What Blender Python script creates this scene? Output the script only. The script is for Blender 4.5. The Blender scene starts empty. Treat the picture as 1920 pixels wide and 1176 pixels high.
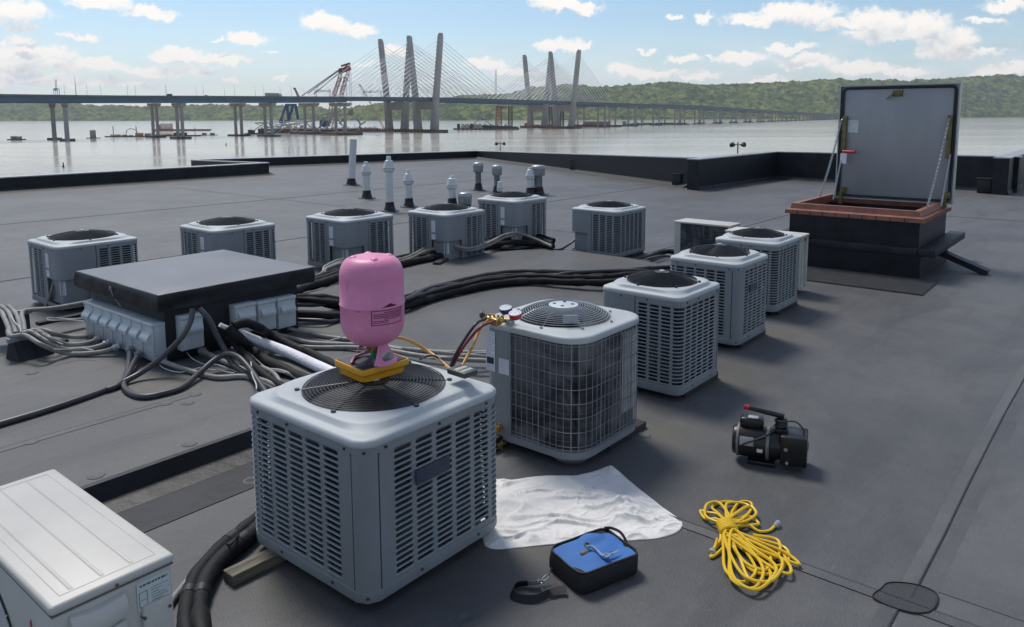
import bpy, bmesh, math, random
from math import sin, cos, pi, radians
from mathutils import Vector, Matrix, noise
random.seed(7)
S = bpy.context.scene
COL = S.collection

# ------------------------------------------------------------------ camera
FPX, CYP, HOR, ROLL, CH = 1450.0, 405.0, 217.5, -.0036, 2.5
TH = math.atan((CYP-HOR)/FPX); AR = -math.atan(ROLL); YA = radians(50.5)
def bw(X, Y, Z=0.0):                       # view-aligned ground frame -> building frame
    return Vector((X*cos(YA)+Y*sin(YA), -X*sin(YA)+Y*cos(YA), Z))
def ray(px, py):
    x = (px-960)/FPX; y = -(py-CYP)/FPX
    xr = cos(AR)*x+sin(AR)*y; yr = -sin(AR)*x+cos(AR)*y
    return bw(xr, cos(TH)+yr*sin(TH), -sin(TH)+yr*cos(TH))
CP = Vector((0, 0, CH))
def G(px, py, z=0.0):                      # survey: where a sight line meets height z
    d = ray(px, py); return CP+d*((z-CH)/d.z)
def GX(px, py, x):
    d = ray(px, py); return CP+d*(x/d.x)
def GY(px, py, y):
    d = ray(px, py); return CP+d*(y/d.y)
def proj(p):
    q = Vector(p)-CP
    X = q.x*cos(YA)-q.y*sin(YA); Y = q.x*sin(YA)+q.y*cos(YA)
    dep = Y*cos(TH)-q.z*sin(TH); up = Y*sin(TH)+q.z*cos(TH)
    X /= dep; up /= dep
    return 960+FPX*(cos(AR)*X-sin(AR)*up), CYP-FPX*(sin(AR)*X+cos(AR)*up)
def ZA(p, py):
    lo, hi = -60.0, CH+3*(p[0]*sin(YA)+p[1]*cos(YA))
    for _ in range(60):
        m = (lo+hi)/2
        if proj((p[0], p[1], m))[1] > py: lo = m
        else: hi = m
    return lo
cam = bpy.data.objects.new('camera', bpy.data.cameras.new('camera')); COL.objects.link(cam)
r0 = ray(960, CYP); rx = (ray(961, CYP)-r0).normalized(); ry = (ray(960, CYP-1)-r0).normalized()
M = Matrix.Identity(4)
for i in range(3):
    M[i][0] = rx[i]; M[i][1] = ry[i]; M[i][2] = -r0.normalized()[i]; M[i][3] = CP[i]
cam.matrix_world = M
cam.data.sensor_width = 36; cam.data.lens = 36*FPX/1920; cam.data.shift_y = -(588-CYP)/1920
cam.data.clip_start = .05; cam.data.clip_end = 30000
S.camera = cam

# ------------------------------------------------------------------ light
SUN_EL = radians(56)
sd = bw(-.50, .86)                          # toward the sun: ahead and to the left
SUN_AZ = math.atan2(sd.x, sd.y)
sun = bpy.data.objects.new('sun', bpy.data.lights.new('sun', 'SUN')); COL.objects.link(sun)
sun.data.energy = 1.9; sun.data.angle = radians(17); sun.data.color = (1, .95, .88)
sdir = Vector((sin(SUN_AZ)*cos(SUN_EL), cos(SUN_AZ)*cos(SUN_EL), sin(SUN_EL)))
sun.rotation_euler = sdir.to_track_quat('Z', 'Y').to_euler(); sun.location = (0, 0, 60)
S.view_settings.view_transform = 'Standard'; S.view_settings.look = 'None'
S.view_settings.exposure = 0.52; S.view_settings.gamma = 1

def smooth(t): t = max(0, min(1, t)); return t*t*(3-2*t)
class NT:
    def __init__(s, tree): s.t = tree; s.n = tree.nodes; s.l = tree.links
    def node(s, typ, **kw):
        n = s.n.new(typ)
        for k, v in kw.items(): setattr(n, k, v)
        return n
    def set(s, sock, v):
        if hasattr(v, 'is_output'): s.l.new(v, sock)
        else: sock.default_value = v
    def math(s, op, a, b=None, c=None, clamp=False):
        n = s.node('ShaderNodeMath', operation=op, use_clamp=clamp)
        s.set(n.inputs[0], a)
        if b is not None: s.set(n.inputs[1], b)
        if c is not None: s.set(n.inputs[2], c)
        return n.outputs[0]
    def vec(s, op, a, b=None, c=None):
        n = s.node('ShaderNodeVectorMath', operation=op)
        s.set(n.inputs[0], a)
        if b is not None: s.set(n.inputs[1], b)
        if c is not None: s.set(n.inputs[2], c)
        return n.outputs['Value'] if op in ('LENGTH', 'DOT_PRODUCT', 'DISTANCE') else n.outputs[0]
    def noise(s, v, scale, detail=4, rough=.55, dist=0, dim='3D', out=0):
        n = s.node('ShaderNodeTexNoise', noise_dimensions=dim)
        if v is not None: s.l.new(v, n.inputs['Vector'])
        n.inputs['Scale'].default_value = scale; n.inputs['Detail'].default_value = detail
        n.inputs['Roughness'].default_value = rough; n.inputs['Distortion'].default_value = dist
        return n.outputs[out]
    def ramp(s, f, stops, interp='LINEAR'):
        n = s.node('ShaderNodeValToRGB'); n.color_ramp.interpolation = interp
        e = n.color_ramp.elements
        while len(e) < len(stops): e.new(.5)
        for i, (p, c) in enumerate(stops):
            e[i].position = p; e[i].color = (c, c, c, 1) if isinstance(c, (int, float)) else (*c, 1)
        s.l.new(f, n.inputs[0]); return n.outputs[0]
    def mix(s, f, a, b, blend='MIX'):
        n = s.node('ShaderNodeMix', data_type='RGBA', blend_type=blend)
        s.set(n.inputs[0], f)
        for k, v in ((6, a), (7, b)):
            if isinstance(v, tuple): v = (*v[:3], 1)
            s.set(n.inputs[k], v)
        return n.outputs[2]
    def maprange(s, v, a, b, c=0, d=1, kind='SMOOTHSTEP'):
        n = s.node('ShaderNodeMapRange', interpolation_type=kind)
        s.l.new(v, n.inputs[0])
        for i, x in enumerate((a, b, c, d)): n.inputs[i+1].default_value = x
        return n.outputs[0]

# ------------------------------------------------------------------ sky: Nishita plus cumulus
W = bpy.data.worlds.new('World'); S.world = W; W.use_nodes = True
W.cycles.sampling_method = 'MANUAL'; W.cycles.sample_map_resolution = 512
w = NT(W.node_tree)
for n in list(w.n): w.n.remove(n)
sky = w.node('ShaderNodeTexSky', sky_type='NISHITA'); sky.sun_disc = False
sky.sun_elevation = SUN_EL; sky.sun_rotation = SUN_AZ; sky.air_density = .9; sky.dust_density = .6; sky.ozone_density = 1.6
tc = w.node('ShaderNodeTexCoord').outputs['Generated']
fx, fy = bw(1, 0), bw(0, 1)
X = w.vec('DOT_PRODUCT', tc, tuple(fx)); Y = w.vec('DOT_PRODUCT', tc, tuple(fy))
sep = w.node('ShaderNodeSeparateXYZ'); w.l.new(tc, sep.inputs[0])
hyp = w.math('SQRT', w.math('ADD', w.math('MULTIPLY', X, X), w.math('MULTIPLY', Y, Y)))
az = w.math('ARCTAN2', X, Y); el = w.math('DIVIDE', sep.outputs[2], w.math('MAXIMUM', hyp, .02))
cmb = w.node('ShaderNodeCombineXYZ'); w.l.new(az, cmb.inputs[0]); w.l.new(el, cmb.inputs[1])
P2 = cmb.outputs[0]
CL = [(30,20,58,24),(185,2,52,14),(278,24,50,10),(42,52,28,7),(158,68,32,7),(30,76,28,8),(55,102,70,20),(10,128,60,14),
 (120,128,60,10),(190,124,48,13),(330,104,55,14),(405,112,75,10),(270,130,55,9),(605,40,48,22),(660,52,55,17),(468,72,38,14),(415,77,14,5),(508,97,18,4),
 (442,112,18,5),(350,132,50,9),(738,94,26,9),(684,121,22,5),(528,150,20,5),(440,155,20,6),(915,120,50,15),(960,135,50,8),(1045,82,50,13),(1090,88,26,8),
 (1092,20,22,9),(1020,-4,60,12),(1060,8,75,16),(1205,92,18,5),(1262,35,20,6),(1320,34,18,9),(1430,35,70,14),(1500,24,75,24),(1570,45,60,11),(1645,38,50,32),(1730,48,48,28),
 (1650,64,80,14),(1480,90,52,11),(1520,116,60,14),(1775,74,50,20),(1770,92,45,12),(1850,43,38,8),(1890,8,40,16),(1175,132,45,18),(1210,140,60,10),(1385,108,55,12),
 (1280,108,35,9),(1300,140,60,9),(1620,125,60,15),(1700,135,50,9),(1820,102,60,10),(1330,100,12,4),(1440,150,80,8),(1880,135,60,9),(70,150,90,9),(200,155,80,7),(1000,160,70,7)]
grp = bpy.data.node_groups.new('cumulus_field', 'ShaderNodeTree')
grp.interface.new_socket('P', in_out='INPUT', socket_type='NodeSocketVector')
grp.interface.new_socket('D', in_out='OUTPUT', socket_type='NodeSocketFloat')
g = NT(grp); gi = g.node('NodeGroupInput'); go = g.node('NodeGroupOutput')
nz = g.noise(gi.outputs[0], 26, 7, .62, out=1)
nz2 = g.noise(gi.outputs[0], 70, 8, .68, out=1)
off = g.vec('MULTIPLY', g.vec('SUBTRACT', nz, (.5, .5, .5)), (.052, .034, 0))
off2 = g.vec('MULTIPLY', g.vec('SUBTRACT', nz2, (.5, .5, .5)), (.026, .022, 0))
pw = g.vec('ADD', g.vec('ADD', gi.outputs[0], off), off2)
dmin = None
for (cx, cy, a, b) in CL:
    r = ray(cx, cy); X_ = r.dot(fx); Y_ = r.dot(fy)
    ca, ce = math.atan2(X_, Y_), r.z/math.hypot(X_, Y_)
    sx, sy = FPX/a/.93, FPX/b/(.78 if b > 14 else .92)
    d = g.vec('LENGTH', g.vec('MULTIPLY_ADD', pw, (sx, sy, 0), (-ca*sx, -ce*sy, 0)))
    d = g.math('MULTIPLY', d, min(1.0, 14.0/b)**.35) if b < 14 else d
    dmin = d if dmin is None else g.math('SMOOTH_MIN', dmin, d, .25)
sg = g.node('ShaderNodeSeparateXYZ'); g.l.new(gi.outputs[0], sg.inputs[0])
# loose fair-weather clouds over the rest of the dome, above and beside the photographed part
wide = g.noise(g.vec('MULTIPLY', gi.outputs[0], (1, 2.2, 1)), 3.2, 7, .6)
wd = g.maprange(wide, .66, .42, .3, 1.9, 'LINEAR')
mask = g.maprange(sg.outputs[1], .17, .22)
aab = g.math('ABSOLUTE', sg.outputs[0]); mask2 = g.maprange(aab, .62, .7)
mk = g.math('MAXIMUM', mask, mask2)
mm = g.node('ShaderNodeMix', data_type='FLOAT'); g.l.new(mk, mm.inputs[0]); g.l.new(dmin, mm.inputs[2]); g.l.new(wd, mm.inputs[3])
g.l.new(mm.outputs[0], go.inputs[0])
def field(v):
    n = w.node('ShaderNodeGroup'); n.node_tree = grp; w.l.new(v, n.inputs[0]); return n.outputs[0]
d0 = field(P2); d1 = field(w.vec('ADD', P2, (-.006, .017, 0)))
puff = w.noise(P2, 55, 8, .65)
dens = w.maprange(w.math('ADD', d0, w.math('MULTIPLY_ADD', puff, .9, -.45)), 1.18, .60)
up = w.math('MULTIPLY', w.maprange(d1, 1.1, .3), w.maprange(w.noise(P2, 34, 7, .62, .3), .36, .62, .25, 1.0))
hz = w.maprange(el, .125, .01)               # thin veil of far cloud low over the hills
veil = w.math('MULTIPLY', w.math('MULTIPLY', hz, .85), w.maprange(w.noise(w.vec('MULTIPLY', P2, (1, 4, 1)), 12, 6, .6), 
    .36, .60, .30, 1))
skyc = w.mix(1.0, sky.outputs[0], (.88, .95, .97), 'MULTIPLY')
KC = 9.0
cloudc = w.mix(w.math('MULTIPLY', up, 1.0), tuple(c*KC for c in (1.0, .94, .875)), tuple(c*KC for c in (.60, .625, .67)))
c1 = w.mix(veil, skyc, tuple(c*KC for c in (.74, .79, .83)))
c2 = w.mix(w.math('MULTIPLY', dens, .93), c1, cloudc)
ground = w.maprange(el, -.002, -.03)
bg = w.node('ShaderNodeBackground'); w.l.new(c2, bg.inputs[0]); bg.inputs[1].default_value = .09
wo = w.node('ShaderNodeOutputWorld'); w.l.new(bg.outputs[0], wo.inputs[0])

# ------------------------------------------------------------------ materials
MATS = {}
def mat(name, col=(.5, .5, .5), rough=.5, metal=0, var=.12, scale=6, bump=0, bscale=60, spec=.5, dirt=0, stretch=(1, 1, 1), col2=None, coat=0, alpha=None, trans=0):
    if name in MATS: return MATS[name]
    m = bpy.data.materials.new(name); m.use_nodes = True; t = NT(m.node_tree)
    b = t.n['Principled BSDF']
    oc = t.node('ShaderNodeTexCoord').outputs['Object']
    v = t.vec('MULTIPLY', oc, stretch)
    f = t.noise(v, scale, 6, .6)
    c_lo = tuple(x*(1-var) for x in col); c_hi = tuple(min(1, x*(1+var)) for x in col)
    if col2: c_hi = col2
    c = t.mix(t.maprange(f, .32, .68), c_lo, c_hi)
    if dirt:
        f2 = t.noise(v, scale*.37+.7, 8, .7, .6)
        c = t.mix(t.math('MULTIPLY', t.maprange(f2, .5, .72), dirt), c, (.09, .08, .065))
    t.l.new(c, b.inputs['Base Color'])
    rr = t.math('MULTIPLY_ADD', f, .25, rough-.12, clamp=True); t.l.new(rr, b.inputs['Roughness'])
    b.inputs['Metallic'].default_value = metal; b.inputs['Specular IOR Level'].default_value = spec
    b.inputs['Coat Weight'].default_value = coat; b.inputs['Transmission Weight'].default_value = trans
    if bump:
        bn = t.node('ShaderNodeBump'); bn.inputs['Strength'].default_value = bump; bn.inputs['Distance'].default_value = .01
        t.l.new(t.noise(v, bscale, 4, .6), bn.inputs['Height']); t.l.new(bn.outputs[0], b.inputs['Normal'])
    MATS[name] = m; return m

def roof_mat(name, base=.098, ROFF=(0, 0, 0)):
    m = bpy.data.materials.new(name); m.use_nodes = True; t = NT(m.node_tree); b = t.n['Principled BSDF']
    oc = t.node('ShaderNodeTexCoord').outputs['Object']
    big = t.noise(oc, .42, 7, .66, .5); mid = t.noise(oc, 1.1, 8, .68, .5); fine = t.noise(oc, 9, 8, .7, .3)
    st = t.noise(t.vec('MULTIPLY', oc, (.25, 1.6, 1)), 1.3, 6, .65, .8)
    k = base
    c = t.mix(t.maprange(big, .3, .7), (k*.74, k*.76, k*.79), (k*1.16, k*1.16, k*1.17))
    c = t.mix(t.math('MULTIPLY', t.maprange(mid, .45, .72), .5), c, (k*1.3, k*1.3, k*1.3))
    c = t.mix(t.math('MULTIPLY', t.maprange(fine, .52, .75), .3), c, (k*.66, k*.68, k*.75))
    c = t.mix(t.math('MULTIPLY', t.maprange(st, .50, .68), .55), c, (k*.60, k*.61, k*.65))
    # chalky scuffs
    sc = t.noise(t.vec('MULTIPLY', oc, (3, 14, 1)), 1.6, 8, .75, 1.2)
    c = t.mix(t.math('MULTIPLY', t.maprange(sc, .59, .72), .40), c, (.22, .22, .215))
    sc2 = t.noise(oc, 17, 3, .8, 2.5)
    c = t.mix(t.math('MULTIPLY', t.maprange(sc2, .66, .74), .40), c, (.22, .22, .215))
    # dried ponding rings: irregular tide lines
    pd = t.noise(oc, .42, 5, .6, .4)
    ring = t.math('MULTIPLY', t.maprange(pd, .53, .555), t.maprange(pd, .585, .56))
    c = t.mix(t.math('MULTIPLY', ring, .10), c, (.18, .175, .16))
    # yellowish growth where water stands beside the unit feet
    sn = t.noise(oc, 5, 6, .7, .6)
    for (sx_, sy_, ra) in ((6.95, 2.95, .5), (8.7, 3.1, .45), (10.4, 3.3, .5), (3.35, 2.75, .45), (5.3, 2.75, .35), (5.6, 6.9, .8), (3.2, 6.7, .55), (2.2, 3.3, .35)):
        dd = t.vec('LENGTH', t.vec('MULTIPLY', t.vec('SUBTRACT', t.vec('ADD', oc, ROFF), (sx_, sy_, 0)), (1, 1, 0)))
        mk_ = t.maprange(t.math('MULTIPLY_ADD', sn, ra*1.5, t.math('SUBTRACT', dd, ra*.75)), ra, ra*.25)
        c = t.mix(t.math('MULTIPLY', mk_, .28), c, (.125, .113, .065))
    t.l.new(c, b.inputs['Base Color'])
    rr = t.math('MULTIPLY_ADD', mid, .35, .38); t.l.new(rr, b.inputs['Roughness'])
    b.inputs['Specular IOR Level'].default_value = .42
    bn = t.node('ShaderNodeBump'); bn.inputs['Strength'].default_value = .5; bn.inputs['Distance'].default_value = .009
    hh = t.math('ADD', t.noise(oc, 90, 3, .6), t.math('MULTIPLY', t.noise(oc, 3.1, 5, .6), 2.5))
    t.l.new(hh, bn.inputs['Height']); t.l.new(bn.outputs[0], b.inputs['Normal'])
    return m
M_roof = roof_mat('roof_membrane')
M_roof2 = roof_mat('roof_membrane_patch', .048)
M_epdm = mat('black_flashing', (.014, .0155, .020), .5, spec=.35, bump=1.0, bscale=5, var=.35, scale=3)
M_epdm2 = mat('weathered_flashing', (.026, .028, .033), .6, spec=.3, bump=.6, bscale=9, var=.4, scale=2, dirt=.2)
M_coping = mat('coping_metal', (.40, .40, .40), .4, .3, var=.15, dirt=.3)
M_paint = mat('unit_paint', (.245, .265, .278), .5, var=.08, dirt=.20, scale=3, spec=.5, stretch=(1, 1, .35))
M_top = mat('unit_paint_skylit', (.46, .49, .50), .55, var=.05, dirt=.10, scale=3)  # same cabinet paint, lightened to put sky light into the tops
M_coil = mat('dark_coil', (.010, .011, .013), .6, .2, stretch=(1, 1, 30), scale=20, var=.5)
M_blackmetal = mat('black_wire', (.02, .02, .022), .4, var=.2)
M_seamline = mat('panel_gap', (.01, .01, .012), .6)
M_label = mat('paper_label', (.80, .81, .84), .5, var=.05)
M_ink = mat('label_ink', (.03, .03, .04), .6)
M_inkred = mat('label_red', (.5, .06, .06), .6)
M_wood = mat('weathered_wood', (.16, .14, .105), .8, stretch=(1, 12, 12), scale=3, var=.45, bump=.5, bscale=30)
M_woodd = mat('dark_wood', (.035, .034, .032), .8, stretch=(1, 8, 8), scale=3, var=.45, bump=.5)  # much darker wood tone, for timbers under units and pipes
M_white = mat('white_unit_paint', (.54, .52, .475), .42, var=.05, dirt=.10, scale=2.2)
M_wgap = mat('white_shadow_gap', (.16, .15, .14), .7)
M_conduit = mat('grey_conduit', (.25, .24, .22), .5, bump=.8, bscale=25, var=.25, scale=5)
M_conduitd = mat('dark_conduit', (.055, .055, .06), .38, var=.2, scale=5)
M_insul = mat('black_insulation', (.010, .010, .011), .7, spec=.3, bump=.8, bscale=14, var=.4)
M_whiteins = mat('white_insulation', (.85, .83, .87), .6, bump=1.0, bscale=45, var=.12)
M_wirew = mat('white_wire', (.6, .6, .58), .5)
M_pvc = mat('white_pvc', (.66, .67, .68), .35, var=.05, dirt=.12)
M_galv = mat('galvanised', (.34, .355, .365), .42, .55, var=.15)
M_galvd = mat('grey_vent_pipe', (.17, .18, .195), .45, .2, var=.2)
M_box = mat('disconnect_paint', (.50, .55, .57), .4, var=.06, dirt=.12)
M_red = mat('red_oxide_primer', (.27, .105, .07), .55, var=.2, dirt=.15, scale=5)
M_hlid = mat('hatch_liner', (.36, .36, .37), .42, .25, var=.08, stretch=(1, 1, .3), scale=1.6)
M_hlidr = mat('hatch_lid_rim', (.45, .48, .47), .4, .4, var=.12)
M_rubber = mat('black_rubber', (.012, .013, .016), .45)
M_brassd = mat('olive_steel', (.20, .17, .07), .5, .5, var=.3)
M_chain = mat('chain_zinc', (.45, .45, .46), .35, .8)
M_pink = mat('pink_enamel', (.78, .265, .445), .42, var=.05, spec=.45, dirt=.05, scale=9)
M_yellow = mat('yellow_plastic', (.78, .36, .015), .38, var=.05)
M_plate = mat('black_plate', (.03, .03, .034), .45, var=.2)
M_gadget = mat('olive_grey_plastic', (.075, .085, .075), .5)
M_lcd = mat('lcd_panel', (.42, .43, .36), .3)
M_brass = mat('brass', (.55, .38, .13), .32, .75, var=.25, scale=30)
M_hblack = mat('hose_black', (.014, .016, .025), .35)
M_hred = mat('hose_red', (.22, .02, .02), .35)
M_hyel = mat('hose_yellow', (.55, .28, .06), .4)
M_gblue = mat('gauge_blue', (.02, .035, .14), .35)
M_gred = mat('gauge_red', (.45, .03, .03), .35)
M_gface = mat('gauge_face', (.75, .76, .78), .2, coat=.6)
M_cloth = mat('canvas_cloth', (.76, .745, .72), .85, var=.05, bump=.5, bscale=120, dirt=.08, scale=8)
M_blue = mat('blue_nylon', (.035, .16, .47), .6, bump=.4, bscale=300, var=.08)
M_nylon = mat('black_nylon', (.012, .012, .015), .6, bump=.4, bscale=250)
M_chrome = mat('chrome', (.7, .7, .72), .15, 1)
M_cordy = mat('yellow_cord', (.80, .52, .02), .36, var=.06)
M_clear = mat('clear_plug', (.55, .57, .55), .2, trans=.5)
M_pump = mat('pump_black', (.012, .012, .013), .32, var=.2)
M_pumpg = mat('pump_grey', (.22, .21, .2), .45, .4)
M_conc = mat('bridge_concrete', (.36, .35, .335), .8, scale=.06, var=.12, dirt=.15)
M_concd = mat('pile_cap_concrete', (.07, .065, .06), .8, scale=.1)
M_steelb = mat('blue_girder_paint', (.055, .13, .21), .45, scale=.05, var=.15)
M_road = mat('deck_road', (.13, .135, .14), .8, scale=.1)
M_cable = mat('stay_cable_sheath', (.66, .67, .68), .5)
M_rust = mat('rusty_steel', (.16, .085, .05), .7, scale=.3, var=.5)
M_rail = mat('old_truss_paint', (.42, .43, .42), .6, scale=.2, var=.2)
M_craneb = mat('crane_blue', (.03, .07, .20), .5, scale=.3)
M_cranew = mat('crane_white', (.55, .52, .50), .5, scale=.3)
M_craner = mat('crane_red', (.35, .05, .05), .5, scale=.3)
M_dark = mat('dark_machinery', (.05, .05, .05), .6, scale=.5, var=.5)
M_cream = mat('cream_steel', (.62, .58, .5), .5, scale=.5)
M_tan = mat('crane_tan', (.5, .36, .2), .6, scale=.5)

def fin_mat():
    m = bpy.data.materials.new('condenser_fins'); m.use_nodes = True; t = NT(m.node_tree); b = t.n['Principled BSDF']
    oc = t.node('ShaderNodeTexCoord').outputs['Object']
    blot = t.noise(oc, 2.2, 5, .6, 1.0); row = t.noise(t.vec('MULTIPLY', oc, (2, 2, 90)), 1.0, 2, .5)
    wv = t.node('ShaderNodeTexWave', wave_type='BANDS', bands_direction='Z'); wv.inputs['Scale'].default_value = 9; t.l.new(oc, wv.inputs[0])
    c = t.mix(t.maprange(blot, .38, .64), (.02, .024, .038), (.17, .175, .19))
    c = t.mix(t.math('MULTIPLY', t.math('MULTIPLY', wv.outputs['Fac'], t.maprange(row, .5, .6)), .35), c, (.2, .2, .21))
    t.l.new(c, b.inputs['Base Color']); b.inputs['Metallic'].default_value = .4; b.inputs['Roughness'].default_value = .5
    return m
M_fins = fin_mat()

def water_mat():
    m = bpy.data.materials.new('river_water'); m.use_nodes = True; t = NT(m.node_tree); b = t.n['Principled BSDF']
    oc = t.node('ShaderNodeTexCoord').outputs['Object']
    ang = t.node('ShaderNodeVectorRotate', rotation_type='Z_AXIS'); t.l.new(oc, ang.inputs[0]); ang.inputs['Angle'].default_value = YA
    s_ = t.vec('MULTIPLY', ang.outputs[0], (.35, 1, 1))
    wide = t.noise(t.vec('MULTIPLY', ang.outputs[0], (.15, 1, 1)), .012, 5, .6)
    t.l.new(t.mix(t.maprange(wide, .35, .65), (.54, .49, .41), (.56, .51, .43)), b.inputs['Base Color'])
    rr = t.maprange(wide, .4, .62, .12, .16); t.l.new(rr, b.inputs['Roughness'])
    b.inputs['IOR'].default_value = 1.5
    h = t.math('ADD', t.math('MULTIPLY', t.noise(s_, .16, 5, .6), .35), t.math('MULTIPLY', t.noise(s_, .9, 3, .6), .06))
    calm = t.maprange(wide, .35, .6, .6, .85)
    bn = t.node('ShaderNodeBump'); bn.inputs['Strength'].default_value = 1; bn.inputs['Distance'].default_value = .10
    t.l.new(t.math('MULTIPLY', h, calm), bn.inputs['Height']); t.l.new(bn.outputs[0], b.inputs['Normal'])
    return m
M_water = water_mat()

def hill_mat():
    m = bpy.data.materials.new('wooded_hill'); m.use_nodes = True; t = NT(m.node_tree); b = t.n['Principled BSDF']
    oc = t.node('ShaderNodeTexCoord').outputs['Object']
    vor = t.node('ShaderNodeTexVoronoi'); vor.inputs['Scale'].default_value = .032; t.l.new(t.vec('ADD', oc, t.vec('MULTIPLY', t.noise(oc, .04, 3, .6, out=1), (30, 30, 30))), vor.inputs['Vector'])
    sp = t.node('ShaderNodeSeparateColor'); t.l.new(vor.outputs['Color'], sp.inputs[0])
    n1 = t.noise(oc, .004, 5, .6); n2 = t.noise(oc, .03, 4, .7)
    c = t.mix(t.maprange(n1, .35, .65), (.045, .085, .022), (.13, .17, .035))
    c = t.mix(t.maprange(sp.outputs[0], .25, .9, 0, .75), c, (.26, .28, .06))
    c = t.mix(t.maprange(n2, .42, .62, .0, .8), c, (.012, .032, .016))
    t.l.new(c, b.inputs['Base Color']); b.inputs['Roughness'].default_value = 1; b.inputs['Specular IOR Level'].default_value = .1
    return m
M_hill = hill_mat()

# ------------------------------------------------------------------ mesh building
def wl(o):
    v = Vector((0, 0, 0))
    while o: v += o.location; o = o.parent
    return v
def tag(o, label=None, cat=None, group=None, kind=None):
    if label: o['label'] = label
    if cat: o['category'] = cat
    if group: o['group'] = group
    if kind: o['kind'] = kind
    return o
def empty(name, loc, label, cat, group=None):
    o = bpy.data.objects.new(name, None); COL.objects.link(o); o.location = loc
    o.empty_display_size = .1
    return tag(o, label, cat, group)
class MB:
    def __init__(s): s.v = []; s.f = []; s.m = []; s.mi = 0
    def add(s, vs, fs):
        n = len(s.v); s.v += [tuple(v) for v in vs]; s.f += [tuple(i+n for i in f) for f in fs]; s.m += [s.mi]*len(fs); return s
    def box(s, a, b, R=None, c=None):
        (x0, y0, z0), (x1, y1, z1) = a, b
        vs = [Vector(p) for p in ((x0,y0,z0),(x1,y0,z0),(x1,y1,z0),(x0,y1,z0),(x0,y0,z1),(x1,y0,z1),(x1,y1,z1),(x0,y1,z1))]
        if R is not None: c = Vector(c or (0, 0, 0)); vs = [R@v+c for v in vs]
        return s.add(vs, [(3,2,1,0),(4,5,6,7),(0,1,5,4),(1,2,6,5),(2,3,7,6),(3,0,4,7)])
    def rbox(s, a, b, r=.01, R=None, c=None, seg=2):
        bm = bmesh.new(); bmesh.ops.create_cube(bm, size=1)
        a, b = Vector(a), Vector(b); mid = (a+b)/2; d = b-a
        for v in bm.verts: v.co = Vector((v.co.x*d.x, v.co.y*d.y, v.co.z*d.z))+mid
        bmesh.ops.bevel(bm, geom=bm.edges[:], offset=min(r, min(abs(x) for x in d)*.45), segments=seg, profile=.5, affect='EDGES')
        vs = [v.co.copy() for v in bm.verts]; bm.verts.index_update()
        fs = [[v.index for v in f.verts] for f in bm.faces]; bm.free()
        if R is not None: c = Vector(c or (0, 0, 0)); vs = [R@v+c for v in vs]
        return s.add(vs, fs)
    def cyl(s, p0, p1, r0, r1=None, n=12, cap=True):
        p0, p1 = Vector(p0), Vector(p1); r1 = r0 if r1 is None else r1
        d = (p1-p0).normalized(); a = d.orthogonal().normalized(); b = d.cross(a)
        vs = [p0+(a*cos(t)+b*sin(t))*r0 for t in (2*pi*i/n for i in range(n))]+[p1+(a*cos(t)+b*sin(t))*r1 for t in (2*pi*i/n for i in range(n))]
        fs = [(i, (i+1) % n, n+(i+1) % n, n+i) for i in range(n)]
        if cap: fs += [tuple(range(n-1, -1, -1)), tuple(range(n, 2*n))]
        return s.add(vs, fs)
    def beam(s, p0, p1, w_, h_=None):
        p0, p1 = Vector(p0), Vector(p1); h_ = h_ or w_
        d = (p1-p0).normalized(); u = Vector((0, 0, 1)) if abs(d.z) < .95 else Vector((1, 0, 0))
        a = d.cross(u).normalized()*w_/2; b = a.cross(d).normalized()*h_/2
        vs = [p+q for p in (p0, p1) for q in (-a-b, a-b, a+b, -a+b)]
        return s.add(vs, [(0,1,2,3),(7,6,5,4),(0,4,5,1),(1,5,6,2),(2,6,7,3),(3,7,4,0)])
    def tube(s, pts, r, n=8, closed=False, cap=True):
        pts = [Vector(p) for p in pts]; m = len(pts)
        if m < 2: return s
        rs = r if isinstance(r, (list, tuple)) else [r]*m
        prev = None; rings = []
        for i in range(m):
            a = pts[(i-1) % m] if (i or closed) else pts[i]; b = pts[(i+1) % m] if (i < m-1 or closed) else pts[i]
            d = (b-a)
            d = d.normalized() if d.length > 1e-9 else Vector((0, 0, 1))
            u = d.orthogonal().normalized() if prev is None else (prev-d*prev.dot(d)).normalized()
            prev = u; v = d.cross(u)
            rings += [pts[i]+(u*cos(2*pi*k/n)+v*sin(2*pi*k/n))*rs[i] for k in range(n)]
        fs = []
        for i in range(m if closed else m-1):
            for k in range(n):
                j = (i+1) % m
                fs.append((i*n+k, i*n+(k+1) % n, j*n+(k+1) % n, j*n+k))
        if not closed and cap: fs += [tuple(range(n-1, -1, -1)), tuple((m-1)*n+k for k in range(n))]
        return s.add(rings, fs)
    def lathe(s, prof, c=(0, 0, 0), n=24, R=None):
        c = Vector(c); vs = []
        for (r, z) in prof:
            for k in range(n):
                p = Vector((r*cos(2*pi*k/n), r*sin(2*pi*k/n), z))
                vs.append((R@p if R else p)+c)
        m = len(prof)
        fs = [(i*n+k, i*n+(k+1) % n, (i+1)*n+(k+1) % n, (i+1)*n+k) for i in range(m-1) for k in range(n)]
        if prof[0][0] > 1e-6: fs.append(tuple(range(n-1, -1, -1)))
        if prof[-1][0] > 1e-6: fs.append(tuple((m-1)*n+k for k in range(n)))
        return s.add(vs, fs)
    def prism(s, poly, z0, z1):
        n = len(poly); z0s = z0 if isinstance(z0, list) else [z0]*n; z1s = z1 if isinstance(z1, list) else [z1]*n
        vs = [(p[0], p[1], a) for p, a in zip(poly, z0s)]+[(p[0], p[1], b) for p, b in zip(poly, z1s)]
        return s.add(vs, [tuple(range(n-1, -1, -1)), tuple(range(n, 2*n))]+[(i, (i+1) % n, n+(i+1) % n, n+i) for i in range(n)])
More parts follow.
